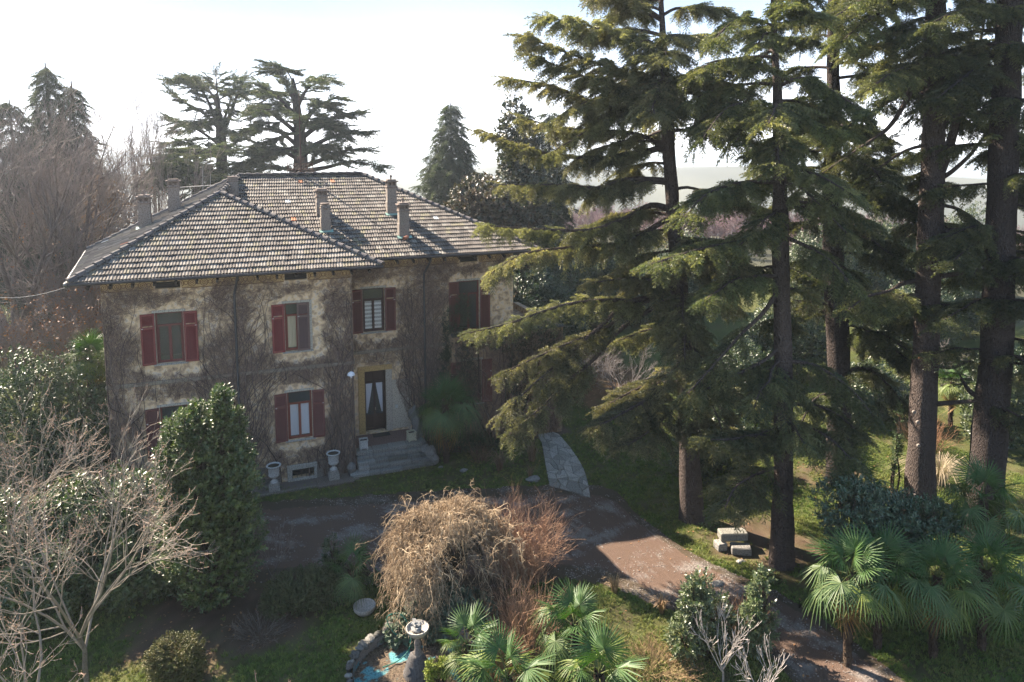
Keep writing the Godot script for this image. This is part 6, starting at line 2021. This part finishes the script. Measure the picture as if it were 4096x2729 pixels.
	twig_bush("dry_undergrowth", "brown dry undergrowth at the bottom edge below the pale-leaved shrubs", "undergrowth", on_ground(Vector3(12.11, 14.1, 15.09)), 0.7, 1.8, 220, Color(0.14, 0.09, 0.055), Color(0.28, 0.19, 0.11), 0.006)
	var straw := Color(0.17, 0.115, 0.065)
	var straw2 := Color(0.33, 0.23, 0.13)
	blade_clump("dry_grass_clump", "dry grass clump on the near driveway edge, nearest the weeping tree", Vector3(12.39, 0, 11.75), 0.65, 110, straw, straw2, 0.5)
	blade_clump("dry_grass_clump", "reddish dry grass clump on the driveway edge by the pale-leaved shrub", Vector3(13.25, 0, 13.14), 0.6, 110, Color(0.15, 0.085, 0.05), straw2, 0.5)
	blade_clump("dry_grass_clump", "dry grass clump on the lawn between door palm and stone path", Vector3(11.96, 0, 2.17), 0.95, 160, Color(0.12, 0.07, 0.045), Color(0.24, 0.15, 0.09), 0.6)
	blade_clump("dry_grass_clump", "dry grass clump touching the left side of the stone path", Vector3(13.63, 0, 1.86), 1.0, 150, Color(0.12, 0.075, 0.05), Color(0.24, 0.16, 0.1), 0.5)
	blade_clump("dry_grass_clump", "small dry tuft by the loose rock at the stone path", Vector3(12.93, 0, 3.35), 0.55, 90, Color(0.14, 0.085, 0.05), Color(0.26, 0.17, 0.1), 0.5)
	blade_clump("dry_grass_clump", "large arching straw clump between the two thickest trunks", on_ground(Vector3(28.82, 14.1, 10.19)), 1.5, 420, Color(0.22, 0.17, 0.115), Color(0.42, 0.34, 0.235), 1.1)
	twig_bush("red_twig_shrub", "russet leafless bush behind the large straw clump", "shrub", on_ground(Vector3(31.48, 14.09, 7.43)), 1.7, 1.3, 170, Color(0.17, 0.09, 0.055), Color(0.30, 0.17, 0.10))
	twig_bush("red_twig_shrub", "sparse leafless bush in shade beside the door palm's right side", "shrub", Vector3(11.47, 0, 1.03), 0.9, 0.7, 70, Color(0.12, 0.075, 0.05), Color(0.2, 0.13, 0.09))
	palm("dark fan palm with hanging fronds right of the front steps", Vector3(9.95, 0, 0.55), 2.7, 30, 1.2, {"dead": 5})
	palm("fan palm far back between the two thickest trunks", on_ground(Vector3(35.34, 14.09, 5.68)), 2.3, 18, 1.0, {"kind": "sun", "dead": 2})
	leafy("wall_climber", "dark leafy climber on the recessed wall above the door palm", "climber", Vector3(10.75, 0, BZ + 0.3), [[Vector3(0.1, 3.6, 0), Vector3(0.55, 1.6, 0.3)], [Vector3(0.3, 5.4, 0), Vector3(0.6, 1.3, 0.3)], [Vector3(0.75, 6.5, 0.05), Vector3(0.32, 1.0, 0.22)], [Vector3(0.6, 4.6, 0.3), Vector3(0.8, 0.8, 0.4)]], 60.0, "small", Color(0.028, 0.040, 0.020), Color(0.06, 0.075, 0.032), {"mat": "leaf"})
	leafy("wall_ivy", "dark evergreen ivy spilling over the terrace parapet", "ivy", Vector3(13.2, 0, -0.75), [[Vector3(-1.6, 5.2, 0), Vector3(1.2, 0.5, 0.4)], [Vector3(0.3, 5.1, 0), Vector3(1.4, 0.6, 0.4)], [Vector3(2.2, 4.9, 0), Vector3(1.2, 0.9, 0.4)], [Vector3(-2.0, 3.6, 0.1), Vector3(0.6, 1.4, 0.3)], [Vector3(1.0, 3.2, 0.1), Vector3(0.8, 1.6, 0.3)]], 55.0, "small", Color(0.03, 0.036, 0.02), Color(0.065, 0.06, 0.034), {"mat": "leaf"})
	leafy("ivy_bed", "dark ivy at the wall foot behind the door palm", "ground cover", Vector3(10.6, 0, -0.35), [[Vector3(0, 0.3, 0), Vector3(1.5, 0.5, 0.6)], [Vector3(1.6, 0.3, 0.2), Vector3(1.2, 0.45, 0.6)]], 70.0, "small", Color(0.028, 0.042, 0.02), Color(0.06, 0.08, 0.034), {"mat": "leaf"})
	palm("fan palm whose brown lower fronds hang beside the driveway's lower end", Vector3(16.75, 0, 16.9), 2.75, 26, 1.0, {"dead": 6})
	palm("fan palm lowest at the right of the brown-fronded palm", on_ground(Vector3(18.13, 14.1, 16.65)), 2.5, 23, 1.0, {"dead": 4})
	palm("fan palm in the bottom right corner with yellowing fronds", on_ground(Vector3(19.24, 14.1, 17.51)), 2.4, 23, 1.0, {"dead": 3})
	palm("fan palm cut by the right border near the bottom right corner", on_ground(Vector3(20.81, 14.1, 17.78)), 2.4, 21, 1.0, {"dead": 2})
	palm("taller fan palm at the right border above the corner palms", on_ground(Vector3(23, 14.1, 16.04)), 3.35, 20, 0.95, {"dead": 1})
	palm("bluish upright fan palm just left of the pruned grey trunk", on_ground(Vector3(20.51, 14.1, 13.46)), 3.1, 16, 1.0, {"kind": "new", "dead": 0})
	var vib := {"group": "loose privet-like shrubs among the right-hand palms", "nz": 1.9, "gap": -0.12, "mat": "leaf_gloss"}
	leafy("privet_shrub", "loose blue-green shrub over the brown-fronded palm", "shrub", on_ground(Vector3(19.09, 14.1, 14.75)), [[Vector3(-0.2, 3.1, 0), Vector3(1.1, 0.9, 0.9)], [Vector3(0.9, 2.7, 0.2), Vector3(1.0, 0.9, 0.9)], [Vector3(0.2, 2.3, 0.2), Vector3(1.2, 0.8, 0.9)], [Vector3(0, 1.2, 0), Vector3(0.6, 1.0, 0.6)]], 42.0, "laurel", Color(0.045, 0.075, 0.045), Color(0.105, 0.14, 0.08), vib)
	leafy("privet_shrub", "loose blue-green shrub in front of the pruned grey trunk", "shrub", on_ground(Vector3(20.57, 14.1, 15.53)), [[Vector3(0, 2.4, 0), Vector3(1.2, 0.9, 0.9)], [Vector3(0.9, 2.2, 0), Vector3(0.9, 0.8, 0.8)], [Vector3(-0.6, 2.0, 0.2), Vector3(0.9, 0.8, 0.8)]], 40.0, "laurel", Color(0.042, 0.072, 0.040), Color(0.10, 0.135, 0.07), vib)
	leafy("wall_ivy", "ivy strand climbing the pruned grey cedar trunk", "ivy", on_ground(Vector3(25.58, 14.1, 10.72)), [[Vector3(-0.05, 2.4, 0.1), Vector3(0.16, 1.9, 0.12)]], 90.0, "small", Color(0.03, 0.05, 0.02), Color(0.06, 0.09, 0.03), {"mat": "leaf"})

func h_dark() -> Color: return Color(0.03, 0.05, 0.022)

func weeping_tree() -> void:
	rng.seed = 404
	var t := thing("weeping_tree", "leafless weeping tree with a straw-coloured umbrella of hanging twigs", "tree", Vector3(7.32, 0, 10.41))
	var bark := Color(0.060, 0.048, 0.034)
	var b := MB.new()
	b.col = bark
	b.tube(smooth_path([Vector3(0.1, -0.1, 0), Vector3(0.05, 0.5, 0.05), Vector3(-0.12, 0.95, 0), Vector3(0.05, 1.35, 0)], 4), taper(13, 0.17, 0.13), 9)
	obj("trunk", b, M.bark, t)
	var tops := []
	for i in 11:
		var az := TAU * i / 11 + rr(-0.2, 0.2)
		var o := Vector3(cos(az), 0, sin(az))
		var reach := rr(0.8, 1.7)
		var y := rr(2.1, 2.85)
		var pts := [Vector3(0.02, 1.2, 0), o * 0.25 + Vector3.UP * rr(1.3, 1.5) + rdir() * 0.14, o * reach * 0.4 + Vector3.UP * lerpf(1.4, y, 0.35) + rdir() * 0.2, o * reach * 0.55 + Vector3.UP * lerpf(1.4, y, 0.75) + rdir() * 0.2, o * reach * 0.8 + Vector3.UP * y + rdir() * 0.1, o * reach * 1.05 + Vector3.UP * (y - 0.05), o * reach * 1.3 + Vector3.UP * (y - 0.5)]
		var l := MB.new()
		l.col = bark
		var sp := smooth_path(pts, 4)
		l.tube(sp, taper(sp.size(), 0.085, 0.02), 6)
		obj("limb", l, M.bark, t)
		tops.append(sp)
	var tw := MB.new()
	for i in 5200:
		var az := rr(0, TAU)
		var q := sqrt(rng.randf())
		var o := Vector3(cos(az), 0, sin(az))
		var open_front := o.z > 0.1 and o.x > -0.4     # the limbs show through here
		if open_front and q > 0.42 and rng.randf() < 0.93: continue
		var lump := noise.get_noise_2d(o.x * q * 6.0 + 3.0, o.z * q * 6.0)
		var rad := q * (1.85 + 0.22 * sin(az * 3.0 + 1.0) + 0.3 * lump)
		var y := 3.05 - 0.24 * rad * rad + 0.45 * lump + rr(-0.6, 0.08)
		var p := o * rad + Vector3.UP * y
		var light := rr(0, 1)
		tw.col = Color(0.20, 0.14, 0.088).lerp(Color(0.54, 0.42, 0.28), light * light)
		var d := (o * rr(-0.3, 0.9) + rdir() + Vector3.UP * 0.3).normalized()
		var l := rr(0.22, 0.55)
		var long := q > 0.72 and rng.randf() < 0.5
		if long: l = rr(0.8, 2.1)
		var pts := [p]
		var n := 16 if long else 6
		for k in n:
			d = (d + Vector3.DOWN * (0.42 if not long else 0.30) + rdir() * 0.5).normalized()
			p += d * l / n
			if p.y < 0.05: break
			pts.append(p)
		if pts.size() < 3: continue
		tw.tube(pts, taper(pts.size(), 0.0085, 0.004), 3, false)
		for k in (9 if long else 3):
			var a := along(pts, rr(0.1, 0.98))
			var e := (rdir() + o * 0.5 + Vector3.UP * 0.2).normalized()
			var e2 := (e + Vector3.DOWN * 1.1 + rdir() * 0.4).normalized()
			var s := rr(0.05, 0.14)
			tw.tube([a, a + e * s, a + e * s + e2 * s], [0.006, 0.005, 0.003], 3, false)
	obj("hanging_twigs", tw, M.twig, t, "stuff")

func basin() -> void:
	rng.seed = 515
	var c := Vector3(5.55, 0, 13.05)
	var R := 1.62
	var root := thing("basin", "round empty garden basin with rough stone rim and flaking turquoise paint", "basin", c)
	var wall := MB.new()
	for i in 40:
		var a0 := TAU * i / 40
		var a1 := TAU * (i + 1) / 40
		var d0 := Vector3(cos(a0), 0, sin(a0))
		var d1 := Vector3(cos(a1), 0, sin(a1))
		for j in 4:
			var y0 := -0.35 + 0.17 * j
			var y1 := y0 + 0.17
			var paint := noise.get_noise_2d(i * 1.1, j * 2.0) + 0.35 - 0.25 * j
			wall.col = Color(0.06, 0.20, 0.24).lerp(Color(0.21, 0.185, 0.165), clampf(0.6 - paint * 1.6, 0, 1))
			wall.quad(d1 * R + Vector3.UP * y0, d0 * R + Vector3.UP * y0, d0 * R + Vector3.UP * y1, d1 * R + Vector3.UP * y1)
			wall.quad(d0 * (R + 0.16) + Vector3.UP * y0, d1 * (R + 0.16) + Vector3.UP * y0, d1 * (R + 0.16) + Vector3.UP * y1, d0 * (R + 0.16) + Vector3.UP * y1)
	obj("basin_wall", wall, M.stone, root)
	for i in 44:
		var a := TAU * i / 44 + rr(-0.03, 0.03)
		var k := rr(0.09, 0.21)
		var s := boulder(rr(0.09, 0.19), Vector3(1.1, rr(0.5, 0.9), 0.85), Color(k, k * 0.95, k * 0.86), i)
		var o := obj("rim_stone", s, M.stone, root)
		o.position = Vector3(cos(a), 0, sin(a)) * (R + 0.09) + Vector3.UP * rr(0.33, 0.40)
		o.rotation.y = rr(0, 6)
	var fl := MB.new()
	var n := 56
	for i in n + 1:
		for j in n + 1:
			var x := (i / float(n) * 2 - 1) * (R - 0.02)
			var z := (j / float(n) * 2 - 1) * (R - 0.02)
			fl.v.append(Vector3(x, 0.06 + 0.03 * noise.get_noise_2d(x * 9, z * 9), z))
			fl.n.append(Vector3.UP)
			var w := noise.get_noise_2d(x * 3.4 + 5, z * 3.4) + 0.3 * noise.get_noise_2d(x * 14, z * 14)
			var cc := Color(0.115, 0.085, 0.06) * (1.0 + 0.5 * noise.get_noise_2d(x * 22, z * 22))
			fl.c.append(cc.lerp(Color(0.10, 0.26, 0.28), smoothstep(0.2, 0.27, w)))
	for i in n:
		for j in n:
			var x := ((i + 0.5) / n * 2 - 1) * R
			var z := ((j + 0.5) / n * 2 - 1) * R
			if x * x + z * z > R * R: continue
			var a := i * (n + 1) + j
			fl.ix.append_array([a, a + n + 1, a + 1, a + n + 1, a + n + 2, a + 1])
	obj("basin_floor", fl, M.stone, root)
	var litter := MB.new()
	for i in 900:
		var a := rr(0, TAU)
		var p := Vector3(cos(a), 0, sin(a)) * sqrt(rng.randf()) * (R - 0.1)
		p.y = 0.11
		if noise.get_noise_2d(p.x * 3.4 + 5, p.z * 3.4) > 0.14: continue
		litter.col = pick(Color(0.10, 0.075, 0.05), Color(0.28, 0.21, 0.14), 0.2)
		var d := rdir() * Vector3(1, 0.12, 1)
		var l := rr(0.05, 0.22)
		litter.tube([p, p + d * l * 0.5 + Vector3.UP * 0.01, p + d * l + rdir() * 0.03], [0.005, 0.005, 0.002], 3, false)
	var lo := obj("basin_litter", litter, M.twig, null, "stuff")
	lo.position = c
	tag(lo, "dead twigs and litter lying on the empty basin's floor", "litter")
	# fountain on a rock foot, its bowl heaped with broken slates
	var f := thing("fountain", "stone fountain with small bowl on a slender column and rocky foot", "fountain", c + Vector3(0.12, 0.05, -0.05))
	var b := MB.new()
	b.col = Color(0.105, 0.098, 0.092)
	b.lathe([Vector2(0.44, 0.0), Vector2(0.40, 0.12), Vector2(0.28, 0.34), Vector2(0.2, 0.5), Vector2(0.19, 0.56), Vector2(0.13, 0.58)], 12)
	for i in b.v.size(): b.v[i] += b.n[i] * 0.14 * noise.get_noise_3d(b.v[i].x * 7, b.v[i].y * 4, b.v[i].z * 7)
	obj("foot", b, M.stone, f)
	b = MB.new()
	b.col = Color(0.20, 0.175, 0.155)
	b.lathe([Vector2(0.13, 0.54), Vector2(0.11, 0.62), Vector2(0.075, 0.72), Vector2(0.095, 0.86), Vector2(0.07, 0.98), Vector2(0.10, 1.04), Vector2(0.06, 1.08)], 14)
	obj("column", b, M.stone, f)
	b = MB.new()
	b.col = Color(0.34, 0.31, 0.275)
	b.lathe([Vector2(0.06, 1.06), Vector2(0.17, 1.10), Vector2(0.27, 1.19), Vector2(0.31, 1.29), Vector2(0.315, 1.32), Vector2(0.285, 1.325), Vector2(0.26, 1.27), Vector2(0.1, 1.2)], 20)
	obj("bowl", b, M.stone, f)
	for i in 9:
		var s := MB.new()
		var k := rr(0.17, 0.34)
		s.col = Color(k, k, k * 0.98)
		s.box(Vector3.ZERO, Vector3(rr(0.14, 0.26), 0.028, rr(0.1, 0.18)), Basis(), 0.005)
		var o := obj("slate", s, M.stone)
		tag(o, "broken grey slate heaped in the fountain bowl", "slate", "broken slates in the fountain bowl")
		o.transform = Transform3D(Basis.from_euler(Vector3(rr(-0.4, 0.4), rr(0, TAU), rr(-0.35, 0.35))), f.position + Vector3(rr(-0.1, 0.1), 1.30 + 0.022 * i, rr(-0.1, 0.1)))
	var h := MB.new()
	h.col = Color(0.01, 0.16, 0.11)
	h.tube(smooth_path([c + Vector3(-0.75, 0.12, -0.5), c + Vector3(-0.3, 0.13, -0.6), c + Vector3(0.05, 0.3, -0.75), c + Vector3(0.1, 0.75, -1.0), c + Vector3(-0.1, 1.0, -1.3), c + Vector3(-0.45, 0.95, -1.35), c + Vector3(-0.3, 0.5, -1.3), c + Vector3(0.0, 0.35, -1.2)], 6), taper(43, 0.014, 0.014), 6)
	var ho := obj("garden_hose", h, M.paint)
	tag(ho, "thin green garden hose looping behind the fountain", "hose")


# ---------------------------------------------------------------- small things
func urn(label: String, at: Vector3, s: float, plinth: float) -> void:
	var t := thing("urn", label, "urn", at, 0, "pale stone urns along the villa wall")
	var b := MB.new()
	b.col = Color(0.30, 0.275, 0.245)
	b.box(Vector3(0, plinth * 0.3, 0), Vector3(0.44, plinth * 0.6, 0.44), Basis(), 0.015)
	b.box(Vector3(0, plinth * 0.8, 0), Vector3(0.33, plinth * 0.4, 0.33), Basis(), 0.015)
	obj("plinth", b, M.stone, t)
	b = MB.new()
	b.col = Color(0.46, 0.45, 0.43)
	var y := plinth
	b.lathe([Vector2(0.14, y), Vector2(0.13, y + 0.05), Vector2(0.06, y + 0.12), Vector2(0.065, y + 0.18), Vector2(0.16, y + 0.22), Vector2(0.22, y + 0.29), Vector2(0.22, y + 0.34), Vector2(0.20, y + 0.38), Vector2(0.205, y + 0.62), Vector2(0.29, y + 0.69), Vector2(0.30, y + 0.72), Vector2(0.285, y + 0.745), Vector2(0.24, y + 0.735), Vector2(0.2, y + 0.62), Vector2(0.0, y + 0.62)], 24)
	obj("vase", b, M.stone, t)
	b = MB.new()
	b.col = Color(0.52, 0.51, 0.49)
	for k in 8:   # raised ovals round the body
		var a := TAU * k / 8
		var d := Vector3(cos(a), 0, sin(a))
		var pts := []
		for j in 13: pts.append(d * 0.207 + d.cross(Vector3.UP) * 0.055 * cos(TAU * j / 12) + Vector3.UP * (y + 0.5 + 0.09 * sin(TAU * j / 12)))
		b.tube(pts, taper(13, 0.011, 0.011), 4, false)
	obj("relief", b, M.stone, t)
	b = MB.new()
	b.col = Color(0.07, 0.055, 0.04)
	b.lathe([Vector2(0.24, y + 0.70), Vector2(0.1, y + 0.72), Vector2(0.0, y + 0.725)], 16)
	obj("soil", b, M.earth, t)

func planter(label: String, at: Vector3, turn: float, col: Color) -> void:
	var t := thing("planter", label, "planter", at, turn, "square planters beside the front steps")
	var b := MB.new()
	b.col = col
	for s: Array in [[0, 1], [0, -1], [1, 0], [-1, 0]]:
		b.box(Vector3(s[0] * 0.165, 0.26, s[1] * 0.165), Vector3(0.02 if s[0] else 0.35, 0.36, 0.02 if s[1] else 0.31))
		b.box(Vector3(s[0] * 0.175, 0.435, s[1] * 0.175), Vector3(0.045 if s[0] else 0.395, 0.03, 0.045 if s[1] else 0.305), Basis(), 0.006)
		b.box(Vector3(s[0] * 0.173, 0.095, s[1] * 0.173), Vector3(0.04 if s[0] else 0.385, 0.03, 0.04 if s[1] else 0.305), Basis(), 0.006)
	obj("box", b, M.stone, t)
	b = MB.new()
	b.col = col * 1.12
	for k in 4:
		var f := Basis(Vector3.UP, k * PI / 2)
		var pts := []
		for j in 13: pts.append(f * Vector3(0.10 * cos(TAU * j / 12), 0.26 + 0.11 * sin(TAU * j / 12), 0.177))
		b.tube(pts, taper(13, 0.008, 0.008), 4, false)
		for e: float in [-1.0, 1.0]: b.tube([f * Vector3(-0.12 * e, 0.14, 0.176), f * Vector3(0, 0.27, 0.18), f * Vector3(0.12 * e, 0.38, 0.176)], [0.007, 0.007, 0.007], 4)
	obj("relief", b, M.stone, t)
	for s: Array in [[1, 1], [1, -1], [-1, 1], [-1, -1]]:
		b = MB.new()
		b.col = col
		b.lathe([Vector2(0.03, 0.0), Vector2(0.045, 0.025), Vector2(0.035, 0.06), Vector2(0.05, 0.085)], 8, Vector3(s[0] * 0.15, 0, s[1] * 0.15))
		obj("foot", b, M.stone, t)
	b = MB.new()
	b.col = Color(0.045, 0.035, 0.028)
	b.box(Vector3(0, 0.37, 0), Vector3(0.31, 0.02, 0.31))
	obj("soil", b, M.earth, t)

func make_small_things() -> void:
	rng.seed = 808
	urn("pale urn left of the barred cellar window", Vector3(2.55, 0.02, 0.62), 1.0, 0.36)
	urn("pale urn on a tall plinth between cellar window and front steps", Vector3(4.98, 0.08, 0.55), 1.0, 0.42)
	urn("pale urn half hidden between the bay laurel and the hedge", Vector3(-2.05, 0.02, 0.75), 1.0, 0.40)
	planter("white square planter at the left of the front steps", Vector3(6.42, 0.79, -0.42), -0.05, Color(0.50, 0.49, 0.47))
	planter("yellow-stained square planter at the right of the front steps", Vector3(8.62, 0.79, -0.52), 0.12, Color(0.48, 0.44, 0.32))
	var pb := MB.new()
	pb.col = Color(0.15, 0.125, 0.105)
	pb.box(Vector3(5.0, 0.05, 0.72), Vector3(1.5, 0.1, 0.8), Basis(Vector3.UP, 0.03), 0.02)
	obj("border_slab", pb, M.stone, villa)
	for q: Array in [
			["long grey stone block lying across two others by the slimmer cedar", Vector3(17.71, 0, 10.81), 0.42, Vector3(0.98, 0.30, 0.44), -0.32, Color(0.21, 0.20, 0.175)],
			["small rough stone block under the long block's left end", Vector3(17.2, 0, 10.8), 0.13, Vector3(0.36, 0.28, 0.40), -0.1, Color(0.26, 0.25, 0.23)],
			["low grey stone block under the long block's right end", Vector3(17.7, 0, 11.28), 0.14, Vector3(0.68, 0.27, 0.44), -0.5, Color(0.19, 0.18, 0.165)]]:
		var b := MB.new()
		b.col = q[5]
		b.box(Vector3.ZERO, q[3], Basis(), 0.03)
		var o := obj("stone_block", b, M.stone)
		tag(o, q[0], "stone block", "stone blocks piled by the cedar")
		o.position = (q[1] as Vector3) + Vector3.UP * (float(q[2]) + height(q[1].x, q[1].z))
		o.rotation.y = q[4]
	var bw := MB.new()
	bw.col = Color(0.33, 0.31, 0.28)
	bw.lathe([Vector2(0.05, 0.0), Vector2(0.24, 0.03), Vector2(0.33, 0.14), Vector2(0.345, 0.25), Vector2(0.32, 0.26), Vector2(0.29, 0.16), Vector2(0.0, 0.1)], 20)
	var bo := obj("stone_bowl", bw, M.stone)
	bo.position = Vector3(4.75, 0, 9.88)
	tag(bo, "shallow pale stone bowl on the lawn under the weeping tree's left edge", "bowl")
	var k := 0
	for q: Array in [["flat pale rock beside the stone path's left edge", Vector3(12.97, 0, 3.59), 0.28], ["small pale stone lying on the grass before the long stone block", Vector3(17.31, 0, 11.77), 0.14], ["pale flat stone half sunk at the driveway's right edge", Vector3(15.73, 0, 12.61), 0.2], ["pale sunken stone farther down the driveway's right edge", Vector3(16.21, 0, 13.83), 0.2], ["small stone on the lawn right of the front steps", Vector3(9.57, 0, 1.01), 0.1], ["mossy stone in the bed edge between steps and dry grass", Vector3(10.43, 0, 1.71), 0.16]]:
		var v := 0.22 + 0.05 * sin(k * 1.7)
		var o := obj("rock", boulder(q[2], Vector3(1.2, 0.45, 0.8), Color(v, v * 0.96, v * 0.88), k + 20), M.stone)
		tag(o, q[0], "rock", "loose rocks on the ground")
		o.position = (q[1] as Vector3) + Vector3.UP * (height(q[1].x, q[1].z) + 0.03)
		k += 1
	var c := MB.new()
	c.col = Color(0.16, 0.16, 0.16)
	var a := Vector3(-7.89, 8.63, -1.63)
	var e := Vector3(-4.25, 9.15, 0.9)
	var pts := []
	for i in 9: pts.append(a.lerp(e, i / 8.0) - Vector3.UP * 0.25 * sin(PI * i / 8.0))
	c.tube(pts, taper(9, 0.012, 0.012), 5)
	var co := obj("overhead_cable", c, M.iron)
	tag(co, "thin overhead cable running to the roof's left front corner", "cable")
